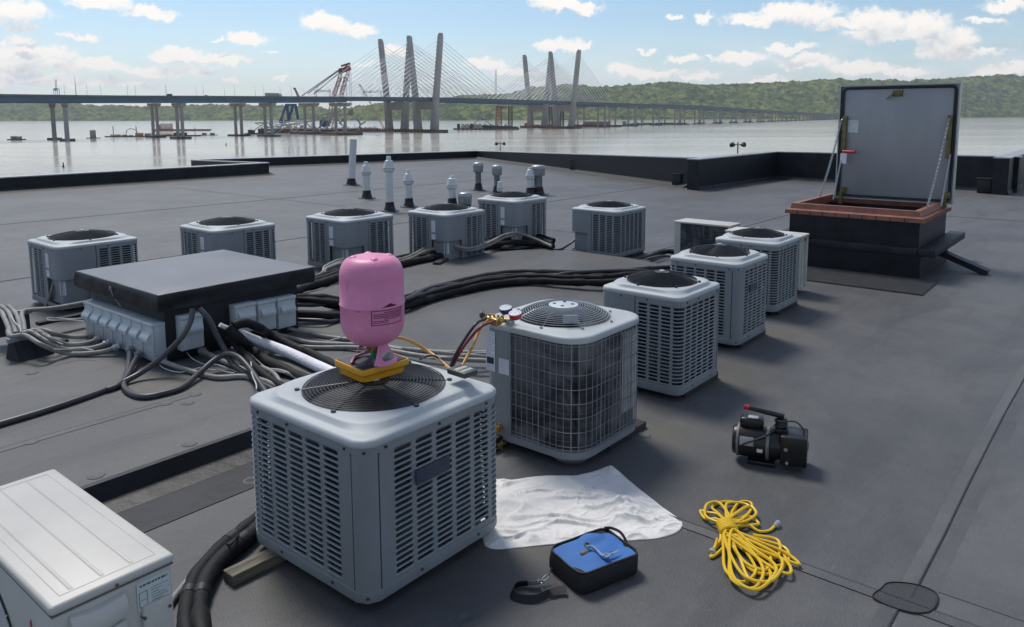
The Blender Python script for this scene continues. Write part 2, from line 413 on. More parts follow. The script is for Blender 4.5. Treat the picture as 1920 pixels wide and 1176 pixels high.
    def quad(s, a, b, c, d): return s.add([a, b, c, d], [(0, 1, 2, 3)])
    def build(s, name, mats, parent=None, ang=38, label=None, smoothit=True):
        me = bpy.data.meshes.new(name)
        o = bpy.data.objects.new(name, me); COL.objects.link(o)
        if parent is not None:
            off = wl(parent); o.parent = parent
        elif s.v:
            xs = [v[0] for v in s.v]; ys = [v[1] for v in s.v]; zs = [v[2] for v in s.v]
            off = Vector(((min(xs)+max(xs))/2, (min(ys)+max(ys))/2, min(zs))); o.location = off
        else: off = Vector((0, 0, 0))
        me.from_pydata([tuple(Vector(v)-off) for v in s.v], [], s.f)
        for m_ in (mats if isinstance(mats, (list, tuple)) else [mats]): me.materials.append(m_)
        if len(set(s.m)) > 1: me.polygons.foreach_set('material_index', s.m)
        bm = bmesh.new(); bm.from_mesh(me); bmesh.ops.remove_doubles(bm, verts=bm.verts[:], dist=1e-5 if max((abs(c) for v in s.v[:1] for c in v), default=0) < 100 else 1e-3); bmesh.ops.recalc_face_normals(bm, faces=bm.faces[:]); bm.to_mesh(me); bm.free()
        if smoothit:
            me.polygons.foreach_set('use_smooth', [True]*len(me.polygons)); me.set_sharp_from_angle(angle=radians(ang))
        me.update()
        if label: o['label'] = label
        return o
def copytree(o, parent=None):
    c = o.copy(); COL.objects.link(c)
    if parent is not None: c.parent = parent
    for ch in list(o.children): copytree(ch, c)
    return c
def cr(pts, k=6, closed=False):            # Catmull-Rom
    pts = [Vector(p) for p in pts]; out = []; n = len(pts)
    if n < 3: return pts
    rng = range(n) if closed else range(n-1)
    for i in rng:
        p0 = pts[(i-1) % n] if (i or closed) else pts[0]*2-pts[1]
        p1, p2 = pts[i], pts[(i+1) % n]
        p3 = pts[(i+2) % n] if (i < n-2 or closed) else pts[-1]*2-pts[-2]
        for j in range(k):
            t = j/k
            out.append(.5*((2*p1)+(p2-p0)*t+(2*p0-5*p1+4*p2-p3)*t*t+(-p0+3*p1-3*p2+p3)*t**3))
    if not closed: out.append(pts[-1])
    return out
def pxpath(pts, k=6): return cr([p if isinstance(p, Vector) else G(*p) for p in pts], k)
FONTSIZE = .035
# ------------------------------------------------------------------ setting: roof, parapets, water, hills
def xy(p): return Vector((p[0], p[1]))
w1a, w1b = G(0, 361), G(505, 327.5)
w1far = w1b+(w1a-w1b).normalized()*42
wC = G(893, 297.5); w2b = G(508, 313); wB = w2b+(w2b-wC)*(112/385.)
w3e = G(1292, 352)
w4a, w4b = G(1309, 357), G(1455, 335.5)
w5e = G(1866, 359); w6a, w6b = G(1888, 366), G(1888, 366)+Vector((5, 0, 0))
roofpoly = [w1far, w1b, wB, wC, w3e, w4b+Vector((0, .5, 0)), w4b, w5e+Vector((.3, 0, 0)), Vector((w5e.x+.3, w6a.y+.3, 0)), Vector((w6a.x+14, w6a.y+.3, 0)), Vector((w6a.x+14, -16, 0)), Vector((w1far.x, -16, 0))]
mb = MB()
cen = Vector((8, 8, 0))
def grow(p, k=.25):
    d = (Vector(p)-cen); return Vector(p)+d.normalized()*k
rp = [grow(p) for p in roofpoly]
mb.prism([xy(p) for p in rp], -6, 0)
roof = mb.build('roof', M_roof, smoothit=False); tag(roof, kind='structure'); roof.data.transform(Matrix.Translation(roof.location)); roof.location = (0, 0, 0)
# the building that carries it, down to the water
mb = MB(); mb.prism([xy(grow(p, .1)) for p in roofpoly], -17.4, -6.01)
tag(mb.build('building_below', mat('facade_brick', (.25, .2, .17), .8), smoothit=False), kind='structure')

# raised tapered deck on which the roof curb stands
RZ = .13
def dz(u, v):
    nearw = .06 if u < 3.7 else min(2.4, .06+(u-3.7)*1.6)
    e0 = 5.1-(.0 if u < 3.7 else min(.7, (u-3.7)*.5))
    a = smooth((v-e0)/nearw)
    return RZ*a
def yfar(u):
    pts = [(-18, 8.7), (6.3, 8.7), (8.25, 9.02), (9.5, 9.06), (10.6, 8.5), (11.08, 8.15)]
    for (a, b), (c, d) in zip(pts, pts[1:]):
        if u <= c: return b+(d-b)*max(0, u-a)/(c-a)
    return 8.15
mb = MB(); us = [-18, -10, -5, -2, 0, 1, 2, 2.6, 3.2, 3.6, 3.8, 4.1, 4.5, 5, 5.5, 6.3, 7, 7.6, 8.25, 9, 9.5, 10.1, 10.6, 11.08]
NV = 26; g_ = []
for u in us:
    v0 = 5.1-(0 if u < 3.7 else min(.7, (u-3.7)*.5)); v1 = yfar(u); nw = .06 if u < 3.7 else min(2.4, .06+(u-3.7)*1.6)
    vs = [v0+nw*i/12 for i in range(13)]+[v0+nw+(v1-v0-nw)*i/12 for i in range(1, 13)]
    g_.append([(u, v, dz(u, v)+.002) for v in vs]+[(u+(.02 if u == us[-1] else 0), v1+.03, .0)])
n = len(g_[0])
mb.add([p for r in g_ for p in r], [(i*n+j, (i+1)*n+j, (i+1)*n+j+1, i*n+j+1) for i in range(len(g_)-1) for j in range(n-1)])
e = g_[-1]; mb.add(e[:-1]+[(p[0]+.03, p[1], 0) for p in e[:-1]], [(j, j+1, n+j, n-1+j) for j in range(n-2)])
o = mb.build('raised_roof_deck', M_roof); tag(o, kind='structure'); o.data.transform(Matrix.Translation(o.location)); o.location = (0, 0, 0)
# black cant strip along its near edge and far right end
mb = MB()
mb.add([(-18, 4.93, .006), (3.9, 4.88, .006), (3.9, 5.06, .03), (-18, 5.09, .03), (3.9, 5.11, .138), (-18, 5.11, .138), (3.9, 5.16, .137), (-18, 5.16, .137)],
       [(0, 1, 2, 3), (3, 2, 4, 5), (5, 4, 6, 7)])
mb.tube([(11.1, 8.2, .11), (11.1, 6.2, .11)], .025, 6)
tag(mb.build('cant_strip', M_epdm), kind='structure')
mb = MB(); mb.prism([(-18, 4.60), (3.9, 4.52), (3.9, 4.9), (-18, 4.94)], .001, .005)
tag(mb.build('flashing_strip', M_epdm2), kind='structure')

# lap seams of the membrane: a thin raised lip with its dark edge
mb = MB(); mb2 = MB()
def seam(a, b, wd=.075):
    a, b = Vector((*a, 0)), Vector((*b, 0)); d = (b-a); L = d.length; d.normalize(); nrm = Vector((-d.y, d.x, 0)); k = max(2, int(L/.8)); A = []; B = []
    for i in range(k+1):
        p = a+d*(L*i/k); j = noise.noise(p*.9)*.02; z = dz(p.x, p.y) if (p.x < 11.1 and 4.4 < p.y < yfar(p.x)) else 0
        A += [tuple(p+nrm*(j-wd/2)+Vector((0, 0, z+.006))), tuple(p+nrm*(j+wd/2)+Vector((0, 0, z+.005)))]
        B += [tuple(p+nrm*(j-wd/2-.007)+Vector((0, 0, z+.0075))), tuple(p+nrm*(j-wd/2+.001)+Vector((0, 0, z+.0085)))]
    f = [(2*i, 2*i+2, 2*i+3, 2*i+1) for i in range(k)]
    mb.add(A, f); mb2.add(B, f)
seam((4.12, -6), (4.12, 2.75)); seam((4.2, .82), (28, .72)); seam((-10, .9), (4.05, .85))
seam((11.3, 7.0), (29.4, 6.9)); seam((-16, 13.55), (27.5, 13.5)); seam((-16, 21.4), (25, 20.3)); seam((3.2, 6.2), (-14, 6.25), .07)
seam((13.6, 9.2), (13.6, 27)); seam((21.5, .8), (21.5, 6.9)); seam((1.5, 9.1), (1.5, 27)); seam((12.2, -6), (12.2, .7))
tag(mb.build('seam_tape', roof_mat('seam_tape', .104), smoothit=False), kind='structure')
tag(mb2.build('seam_edge', mat('seam_sealant', (.03, .03, .035), .5), smoothit=False), kind='structure')
# weathered walkway strip on the right
a, b, c_, d_ = G(1840, 1090), G(1700, 1230), G(1985, 720), G(1905, 790)
mb = MB(); mb.prism([(4.35, -1.2), (4.35, .68), (9.6, .64), (9.4, .40), (6.2, .16), (5.1, -.2), (4.75, -1.2)], .0008, .0032)
tag(mb.build('worn_walkway', roof_mat('worn_membrane', .108), smoothit=False), kind='structure')
def blotch(name, pts, mt, z=.004, lab=None, rimz=0):
    cx = sum(p[0] for p in pts)/len(pts); cy = sum(p[1] for p in pts)/len(pts)
    q = cr([(p[0], p[1], 0) for p in pts], 5, True); m_ = MB(); n_ = len(q)
    m_.add([(cx, cy, z)]+[(p.x, p.y, z) for p in q]+[(cx+(p.x-cx)*1.02, cy+(p.y-cy)*1.02, .0006) for p in q],
           [(0, 1+i, 1+(i+1) % n_) for i in range(n_)]+[(1+i, 1+n_+i, 1+n_+(i+1) % n_, 1+(i+1) % n_) for i in range(n_)])
    return m_.build(name, mt)
pp = [G(*p) for p in [(1636, 1121), (1652, 1106), (1664, 1096), (1690, 1095), (1722, 1100), (1748, 1110), (1758, 1120), (1755, 1137), (1742, 1150), (1716, 1152), (1688, 1146), (1660, 1136)]]
o = blotch('rubber_patch', [(p.x, p.y) for p in pp], M_roof2, .007); tag(o, 'dark oval rubber patch glued where two roof seams meet', 'roof patch')
mbp = MB(); q = cr([(p.x, p.y, .009) for p in pp], 5, True); mbp.tube(q, .0035, 5, closed=True); mbp.build('sealant_bead', M_epdm, o)
# fastener plates telegraphing through the membrane
spots = [(352, 756), (58, 829), (180, 893), (310, 757), (366, 740), (470, 902), (875, 1160), (1208, 817), (355, 833), (1300, 760), (1110, 600), (845, 1000), (60, 700)]
for i, (a_, b_) in enumerate(spots):
    z0 = RZ+.002 if b_ < 905 and a_ < 480 and G(a_, b_, RZ).y > 5.2 else 0
    p = G(a_, b_, z0); m_ = MB()
    m_.lathe([(.055, z0), (.05, z0+.005), (.036, z0+.006), (.03, z0+.003), (0, z0+.003)], (p.x, p.y, 0), 20)
    o = m_.build('fastener_plate', M_roof); tag(o, 'round fastener plate showing through the membrane '+['behind the ribbed conduit loop', 'left of centre on the raised deck', 'above the white mini-split', 'just below the dark conduit loop', 'under the arch of the dark conduit', 'left of the nearest condenser', 'in front of the blue bag strap', 'right of the wire-caged condenser', 'left of the nearest condenser, on the raised deck', 'right of the second near row condenser', 'between the tank and the middle line sets', 'under the white cloth edge', 'by the left edge conduit'][i], 'fastener plate', 'fastener plates under the roof membrane')

# parapets
def parapet(pts, zs, label, thick=.28, out=1, cop=True, cant=.16, group=None):
    """pts: inner base line; zs: top height at each point; out: side the thickness goes to"""
    o = empty('parapet_wall', ((pts[0].x+pts[-1].x)/2, (pts[0].y+pts[-1].y)/2, 0), label, 'parapet wall', group)
    m_ = MB(); c = MB(); k = MB()
    for (p, q), (zp, zq) in zip(zip(pts, pts[1:]), zip(zs, zs[1:])):
        d = (q-p).normalized(); nr = Vector((-d.y, d.x, 0))*out*thick; e_ = Vector((-d.y, d.x, 0))*out
        m_.prism([xy(p), xy(q), xy(q+nr), xy(p+nr)], [-.4]*4, [zp, zq, zq, zp])
        a_ = [p-e_*.02-d*.03, q-e_*.02+d*.03, q+nr+e_*.02+d*.03, p+nr+e_*.02-d*.03]
        c.prism([xy(x) for x in a_], [zp+.001, zq+.001, zq+.001, zp+.001], [zp+.035, zq+.035, zq+.045, zp+.045])
        f0, f1 = p-e_*cant, q-e_*cant
        k.add([tuple(f0+Vector((0, 0, .004))), tuple(f1+Vector((0, 0, .004))), tuple(q-e_*.004+Vector((0, 0, .12))), tuple(p-e_*.004+Vector((0, 0, .12)))], [(0, 1, 2, 3)])
    m_.build('wall_body', M_epdm, o); c.build('coping', M_coping, o); k.build('cant_flashing', M_epdm2, o)
    return o
z1a, z1b = ZA(w1a, 338), ZA(w1b, 306.5)
parapet([w1far, w1b], [z1a, z1b], 'low black parapet running along the left edge of the roof to a square end', out=1, cant=.5)
zB, zC2 = ZA(wB, 301), ZA(wC, 284)
parapet([w1b+Vector((.0, .28, 0)), wB], [z1b, zB], 'short black parapet return between the left parapet and the far one', out=1, cant=.01)
parapet([wB, wC], [zB, zC2], 'long low black parapet across the far left edge behind the vent pipes', out=1, cant=.6)
z3 = ZA(w3e, 297.5)
parapet([wC, w3e], [zC2, z3], 'black parapet rising from the far corner towards the stepped wall end', out=1, cant=.3)
z4a, z4b = ZA(w4a, 300.5), ZA(w4b, 286)
parapet([w4a, w4b], [z4a, z4b], 'black stub parapet jutting into the roof beside the far right recess', out=1, cant=.05, thick=.42)
z5e = ZA(w5e, 294.5)
w5x = w5e+(w5e-w4b).normalized()*.6
parapet([w4b, w5x], [z4b, z5e], 'tall black parapet behind the open roof hatch', out=1, cant=.2)
p6a = w6a; 
parapet([p6a, p6a+Vector((14, 0, 0))], [ZA(p6a, 298)]*2, 'black parapet end at the right edge of the picture beyond the hatch', out=1, cant=.05, thick=.42)
# drainage boxes against the parapets
for (px_, py_, w_, h_, lab) in [(1272, 349, .35, .42, 'dark scupper box at the foot of the parapet beside the stub wall'), (1080, 322, .45, .5, 'dark square scupper opening half way along the far parapet'), (1846, 362, .4, .45, 'dark scupper box at the foot of the tall parapet right of the hatch')]:
    p = G(px_, py_); d = .18
    m_ = MB(); m_.rbox((p.x-.18, p.y-w_/2, .01), (p.x+.18, p.y+w_/2, h_), .02); m_.box((p.x-.22, p.y-w_/2-.05, h_), (p.x+.18, p.y+w_/2+.05, h_+.03))
    o = m_.build('scupper_box', M_rubber); tag(o, lab, 'scupper')

# hatch walk pad in front of the hatch is a thing; water and hills
WZ = CH-20.0
mb = MB(); R_ = 16000
mb.add([(-R_, -R_, WZ), (R_, -R_, WZ), (R_, R_, WZ), (-R_, R_, WZ)], [(0, 1, 2, 3)])
tag(mb.build('river_water', M_water, smoothit=False), kind='structure')
def wpt(px, py): return G(px, py, WZ)
def FW(X_, Y_, z=0): v = bw(X_, Y_, WZ+z); return v
crest = [(-500, 196), (-200, 194), (0, 197), (100, 197), (140, 199), (175, 204), (300, 205), (430, 204), (520, 205), (590, 205), (625, 212), (655, 211), (690, 205), (722, 200), (780, 198), (840, 195), (900, 189), (950, 183),
         (1000, 173), (1060, 169), (1110, 171), (1160, 169), (1200, 164), (1240, 161), (1300, 164), (1400, 163), (1500, 162), (1560, 159), (1620, 157), (1720, 155), (1800, 150), (1860, 148), (1920, 153), (2100, 160), (2500, 165)]
shoreD = [(-500, 5200), (0, 4800), (480, 4300), (620, 3900), (840, 3500), (1240, 3700), (1560, 4000), (1750, 4600), (2000, 5000), (2500, 5200)]
def interp(tab, x):
    if x <= tab[0][0]: return tab[0][1]
    for (a_, b_), (c, d) in zip(tab, tab[1:]):
        if x <= c: return b_+(d-b_)*(x-a_)/(c-a_)
    return tab[-1][1]
mb = MB(); cols = []; NX, NY = 1150, 84
for i in range(NX+1):
    px_ = -420+i*2900/NX; tx = (px_-960)/FPX; D = interp(shoreD, px_)+60*noise.noise(Vector((px_*.01, 3, 0)))
    hor = HOR+(px_-960)*ROLL; hc = (hor-interp(crest, px_))/FPX
    Dc = D+750; H_ = hc*Dc+20
    col_ = []
    for j in range(NY+1):
        t = j/NY*1.45; Yd = D+750*t; p = FW(tx*Yd, Yd)
        prof = smooth(min(1, t))**.8 if t <= 1 else 1-.45*(t-1)
        rid = noise.fractal(Vector((p.x*.0022, p.y*.0022, 5)), 1, 2, 5)
        h = H_*(prof*(1-.0*rid)) + (rid*H_*.20*prof*(1.0 if t < .95 else .35))
        h = h+6*smooth(t*12)
        q = Vector((p.x, p.y, 0))
        tree = 22*abs(noise.noise(q*.016))+14*abs(noise.noise(q*.04+Vector((7, 1, 2))))+6*random.random()
        z = h + (tree*smooth(t*20) if t > .004 else -2)
        col_.append((p.x+random.uniform(-2, 2), p.y+random.uniform(-2, 2), WZ+z-.5*(t <= .004)))
    cols.append(col_)
n = NY+1
mb.add([p for c in cols for p in c], [(i*n+j, (i+1)*n+j, (i+1)*n+j+1, i*n+j+1) for i in range(NX) for j in range(NY)])
tag(mb.build('hills', M_hill, ang=180), kind='structure')
# ------------------------------------------------------------------ condensing units
def perim(s, half, r):
    """point and outward normal on a rounded square; s in metres from the centre of corner (-,-), counter-clockwise"""
    arc = pi*r/2; st = 2*(half-r); P_ = 4*(arc+st); s = (s+arc/2) % P_
    k = int(s//(arc+st)); t = s-k*(arc+st)
    base = -3*pi/4+k*pi/2
    a0 = pi+k*pi/2                                   # normal angle at the start of the arc
    cx, cy = [(-1,-1),(1,-1),(1,1),(-1,1)][k]; cx *= half-r; cy *= half-r
    if t < arc:
        a = a0+t/r; return cx+r*cos(a), cy+r*sin(a), cos(a), sin(a)
    a = a0+pi/2; t -= arc
    return cx+r*cos(a)-t*sin(a)*1.0, cy+r*sin(a)+t*cos(a), cos(a), sin(a)
def pf(s, z, off, half=.5, r=.09):
    x, y, nx, ny = perim(s, half, r); return (x+nx*off, y+ny*off, z)
def wallstrip(mb, s0, s1, z0, z1, off=0, half=.5, r=.09, th=.012, step=.035):
    k = max(1, int(math.ceil((s1-s0)/step))); A = []
    for i in range(k+1):
        s = s0+(s1-s0)*i/k
        A += [pf(s, z0, off, half, r), pf(s, z1, off, half, r), pf(s, z1, off-th, half, r), pf(s, z0, off-th, half, r)]
    f = []
    for i in range(k):
        for j in range(4): f.append((4*i+j, 4*i+4+j, 4*i+4+(j+1) % 4, 4*i+(j+1) % 4))
    f += [(0, 1, 2, 3), (4*k+3, 4*k+2, 4*k+1, 4*k)]
    mb.add(A, f)
def louvers(mb, s0, ncell, cw, z0, z1, rows, bulge=.007, depth=.014, fill=.6):
    H_ = (z1-z0)/rows/2; Wd = cw/2
    for c in range(ncell):
        sc = s0+cw*(c+.5); a = Wd-.0135; b = H_*fill
        inner = []; outer = []; bl = []
        xc = a-b
        for i in range(6):
            t = -pi/2+pi*i/5; inner.append((xc+b*cos(t), b*sin(t)))
        outer += [(xc, -H_), (Wd, -H_), (Wd, -b*.6), (Wd, b*.6), (Wd, H_), (xc, H_)]; bl += [1, 0, 0, 0, 0, 1]
        for q in (.5, 0, -.5): inner.append((xc*q, b)); outer.append((xc*q, H_)); bl.append(1)
        for i in range(6):
            t = pi/2+pi*i/5; inner.append((-xc+b*cos(t), b*sin(t)))
        outer += [(-xc, H_), (-Wd, H_), (-Wd, b*.6), (-Wd, -b*.6), (-Wd, -H_), (-xc, -H_)]; bl += [1, 0, 0, 0, 0, 1]
        for q in (-.5, 0, .5): inner.append((xc*q, -b)); outer.append((xc*q, -H_)); bl.append(1)
        N_ = len(inner)
        for r_ in range(rows):
            zc = z0+H_*(2*r_+1)
            vs = [pf(sc+x, zc+y, bulge*k) for (x, y), k in zip(outer, bl)]
            vs += [pf(sc+x, zc+y, bulge*.25) for (x, y) in inner]
            vs += [pf(sc+x, zc+y-.004, bulge*.25-depth) for (x, y) in inner]
            f = []
            for i in range(N_):
                j = (i+1) % N_; f += [(i, j, N_+j, N_+i), (N_+i, N_+j, 2*N_+j, 2*N_+i)]
            mb.add(vs, f)
def ringloops(mb, loops, n=72, close=False):
    vs = []
    for lp in loops:
        if lp[0] == 'sq':
            _, half, r, z = lp; P_ = 4*(pi*r/2+2*(half-r))
            for i in range(n):
                # align samples by direction angle
                a = -3*pi/4+2*pi*i/n
                lo, hi = P_*(i/n)-P_*.06, P_*(i/n)+P_*.06
                for _ in range(22):
                    m_ = (lo+hi)/2; x, y, _a, _b = perim(m_, half, r)
                    dlt = (math.atan2(y, x)-a+pi) % (2*pi)-pi
                    if dlt < 0: lo = m_
                    else: hi = m_
                x, y, _a, _b = perim(lo, half, r); vs.append((x, y, z))
        else:
            _, R, z = lp
            for i in range(n):
                a = -3*pi/4+2*pi*i/n; vs.append((R*cos(a), R*sin(a), z))
    m_ = len(loops)
    mb.add(vs, [(k*n+i, k*n+(i+1) % n, (k+1)*n+(i+1) % n, (k+1)*n+i) for k in range(m_-1) for i in range(n)])
def textlines(mb, o, ux, uy, w_, h_, rows, seed=1, fill=.8, lh=.18):
    """rows of printed words too small to read, as ink strokes on a label; o lower-left, ux, uy unit vectors"""
    rnd = random.Random(seed); o, ux, uy = Vector(o), Vector(ux), Vector(uy)
    for r_ in range(rows):
        y = h_*(1-(r_+.8)/rows); hh = h_/rows*lh; x = w_*.07
        end = w_*(.93 if rnd.random() < fill else rnd.uniform(.4, .8))
        while x < end:
            l = min(end-x, w_*rnd.uniform(.05, .16))
            p = o+ux*x+uy*y; mb.quad(p, p+ux*l, p+ux*l+uy*hh, p+uy*hh); x += l+w_*.03

NRING = 21
def louver_unit():
    """model of unit side; rim at z = .92; service corner at (-,-)"""
    root = empty('condensing_unit', (0, 0, 0), 'x', 'air conditioner')
    zl0, zl1 = .145, .832; R0 = .92
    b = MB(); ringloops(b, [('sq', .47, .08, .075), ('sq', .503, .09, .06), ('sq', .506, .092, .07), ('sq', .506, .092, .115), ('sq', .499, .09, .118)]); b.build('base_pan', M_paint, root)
    for side in (0, 1):
        m_ = MB()
        def S_(s): return s if side == 0 else 4*(pi*.09/2+.82)-s
        P_ = 4*(pi*.09/2+.82); corner = P_/4
        cw0 = (corner-.085-.455)/3
        def seg(a, b_, kind, n_=1):
            if side: a, b_ = P_-b_, P_-a
            if kind == 'l': louvers(m_, a, n_, (b_-a)/n_, zl0, zl1, NRING)
            else: wallstrip(m_, a, b_, zl0, zl1)
        seg(.435, .455, 'w'); seg(.455, corner-.085, 'l', 3); seg(corner-.085, corner+.085, 'l', 1)
        seg(corner+.085, 2*corner-.155, 'l', 5); seg(2*corner-.155, 2*corner-.077, 'w')
        a_, c_ = (.435, 2*corner-.077) if not side else (P_-2*corner+.077, P_-.435)
        wallstrip(m_, a_, c_, .115, zl0); wallstrip(m_, a_, c_, zl1, R0-.036, .003)
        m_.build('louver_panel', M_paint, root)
    P_ = 4*(pi*.09/2+.82); c2 = P_/2
    m_ = MB(); wallstrip(m_, c2-.08, c2+.08, .845, R0-.036, .003, step=.02); wallstrip(m_, c2-.067, c2+.067, .115, .8445, .002, step=.012); m_.build('corner_post', M_paint, root)
    for (ga, gb, go_) in ((c2-.078, c2-.066, -.008), (c2+.066, c2+.078, -.008), (.425, .4345, -.004), (P_-.4345, P_-.425, -.004)):
        m_ = MB(); wallstrip(m_, ga, gb, .115, .83, go_, th=.01); m_.build('panel_gap', M_seamline, root)
    m_ = MB(); wallstrip(m_, P_-.425, P_+.425, .8455, R0-.036, .003, step=.03); m_.build('top_band', M_paint, root)
    m_ = MB(); wallstrip(m_, P_-.36, P_+.425, .46, .844, .004, step=.03, th=.06)
    wallstrip(m_, P_-.425, P_-.36, .115, .846, .0); m_.build('control_panel', M_paint, root)
    m_ = MB(); wallstrip(m_, P_-.36, P_+.40, .118, .46, -.045, step=.03); wallstrip(m_, P_+.34, P_+.425, .115, .46, .0); m_.build('valve_panel', M_paint, root)
    def stick(s0, s1, z0, z1, off, rows, sd_, red=False):
        p0, p1 = Vector(pf(s0, z0, off)), Vector(pf(s1, z0, off)); u = (p1-p0).normalized()
        nx = Vector(perim((s0+s1)/2, .5, .09)[2:]+(0,)); nx = Vector((nx[0], nx[1], 0))
        q0, q1 = p0+nx*.002, p1+nx*.002; lb = MB(); ik = MB()
        lb.quad(q0, q1, q1+Vector((0, 0, z1-z0)), q0+Vector((0, 0, z1-z0)))
        textlines(ik, q0+nx*.001, u, (0, 0, 1), (q1-q0).length, z1-z0, rows, sd_)
        lo = lb.build('sticker', M_label, root, smoothit=False); ik.build('sticker_print', M_ink, lo, smoothit=False)
    stick(P_-.35, P_-.255, .60, .80, .004, 9, 3); stick(P_-.35, P_-.255, .475, .57, .004, 5, 4)
    stick(P_-.10, P_-.02, .24, .43, -.045, 8, 5); stick(P_+.0, P_+.06, .24, .43, -.045, 8, 9)
    # name plate on the face between the post and the far side
    q = P_/2+.30; m_ = MB()
    p0, p1 = Vector(pf(q, .59, .011)), Vector(pf(q+.24, .59, .011)); nn = perim(q+.1, .5, .09)[2:]
    m_.prism([(p0.x, p0.y), (p1.x, p1.y), (p1.x+nn[0]*.008, p1.y+nn[1]*.008), (p0.x+nn[0]*.008, p0.y+nn[1]*.008)], .585, .668)
    m_.build('name_plate', mat('plate_blue_grey', (.045, .055, .09), .35), root)
    m_ = MB(); wallstrip(m_, 0, P_, .065, .87, -.085, th=.01); m_.add([pf(P_*i/40, .86, -.085) for i in range(40)], [tuple(range(40))]); m_.build('coil', M_fins, root)
    for s in (P_/4*.5+.1, P_/4*1.5-.1, P_/4*1.12, P_/4*1.88, P_/4*2.12, P_/4*2.5, P_/4*2.88, P_/4*3.2, P_/4*3.6, P_/4*3.9, .25, c2):
        for z in ((.862,) if s != c2 else (.86, .09)):
            x, y, nx, ny = perim(s, .5, .09); m_ = MB(); m_.cyl((x+nx*.004, y+ny*.004, z), (x+nx*.010, y+ny*.010, z), .008, n=8); m_.build('screw', M_ink, root)
    for s in (P_/4*1.3, P_/4*2.35, P_/4*1.75, P_/4*2.8):
        x, y, nx, ny = perim(s, .5, .09); m_ = MB(); m_.cyl((x+nx*.004, y+ny*.004, .095), (x+nx*.010, y+ny*.010, .095), .008, n=8); m_.build('screw', M_ink, root)
    m_ = MB(); R = .92
    ringloops(m_, [('sq', .490, .09, R-.04), ('sq', .505, .094, R-.04), ('sq', .508, .096, R-.036), ('sq', .508, .096, R-.022), ('sq', .504, .094, R-.008), ('sq', .495, .09, R-.001), ('sq', .478, .085, R+.002),
        ('sq', .462, .10, R+.004), ('sq', .448, .16, R+.010), ('sq', .440, .20, R+.030), ('sq', .433, .22, R+.036), ('sq', .424, .26, R+.038), ('c', .398, R+.039), ('c', .392, R+.036), ('c', .386, R+.02), ('c', .384, R-.12)], 80)
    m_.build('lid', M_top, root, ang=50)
    gr = MB(); RD = .39
    def dome(r): return R+.045+.028*(1-(r/RD)**1.6)
    nr = 17
    for i in range(nr):
        r = .085+(RD-.085)*i/(nr-1); z = dome(r)
        gr.tube([(r*cos(t), r*sin(t), z) for t in (2*pi*k/44 for k in range(44))], .0032, 5, closed=True)
    for i in range(6):
        a = pi*i/3+.35
        gr.tube([(r*cos(a), r*sin(a), dome(r)-.006) for r in (.05, .15, .25, .33, .39, .402)]+[(.418*cos(a), .418*sin(a), R+.042)], .0045, 5)
        gr.cyl((.418*cos(a), .418*sin(a), R+.038), (.418*cos(a), .418*sin(a), R+.048), .014, n=8)
    gr.lathe([(.088, dome(.088)-.004), (.088, dome(.088)+.004), (.06, dome(.06)+.002), (0, dome(.05)+.002)], n=24)
    grid_ = gr.build('fan_grille', M_blackmetal, root)
    m_ = MB(); m_.lathe([(.032, dome(.05)+.002), (.03, dome(.05)+.008), (0, dome(.05)+.009)], n=14); m_.build('grille_cap', M_top, grid_)
    fb = MB(); fb.cyl((0, 0, R-.16), (0, 0, R-.02), .085, n=20)
    for k in range(3):
        a0 = k*2*pi/3; vs = []
        for j in range(6):
            for i in range(5):
                r = .08+.28*i/4; a = a0+(j/5-.5)*(1.15+.2*i/4)
                vs.append((r*cos(a), r*sin(a), R-.13+.07*(j/5)+.02*sin(pi*j/5)))
        fb.add(vs, [(j*5+i, j*5+i+1, (j+1)*5+i+1, (j+1)*5+i) for j in range(5) for i in range(4)])
    fb.build('fan', mat('fan_aluminium', (.06, .065, .07), .4, .5), root)
    dk = MB(); dk.lathe([(.383, R-.115), (.383, R-.34), (0, R-.34)], n=32); dk.build('fan_well', M_coil, root)
    return root
proto = louver_unit()
UNITS = [  # cx, cy, L, rim height, turn, label, group
 (2.82, 3.36, 1.04, .92, pi, 'large louvered grey condenser nearest the camera, with the pink tank standing on it'),
 (6.34, 3.42, .82, .94, -pi/2, 'louvered grey condenser right behind the wire-caged one, plain panel at its left'),
 (8.09, 3.65, .83, .94, pi, 'louvered condenser with corner post and dark name plate, third behind the pink tank'),
 (9.74, 3.87, .835, .92, -pi/2, 'louvered condenser ending the near row, in front of the cream cabinet'),
 (4.30, 11.1, 1.04, .87, 0, 'louvered condenser at the far left, behind the black curb box, with conduit at its feet'),
 (6.28, 10.82, 1.045, .87, 0, 'back row condenser half hidden by the black curb lid, second from left'),
 (8.13, 10.2, 1.06, .87, 0, 'back row condenser directly behind the pink tank, third from the left'),
 (9.50, 9.3, .975, .89, 0, 'back row condenser with a black line bundle at its foot, behind the white capped pipe'),
 (11.35, 9.35, .98, .95, 0, 'back row condenser standing highest, in front of the mushroom capped vent pipes'),
 (11.82, 7.47, 1.0, .86, -pi/2, 'lone louvered condenser right of the back row, cable looping from its left side'),
]
for i, (cx, cy, L, h, rot, lab) in enumerate(UNITS):
    o = proto if i == 0 else copytree(proto)
    o.location = (cx, cy, 0); o.scale = (L, L, h/.92); o.rotation_euler = (0, 0, rot)
    if i:
        for ch in o.children:
            if ch.name.startswith('fan_grille'): ch.scale = (1, 1, 2.3); ch.location = (0, 0, .962*(1-2.3))
    o['label'] = lab; o['group'] = 'louvered grey condensers on the roof'

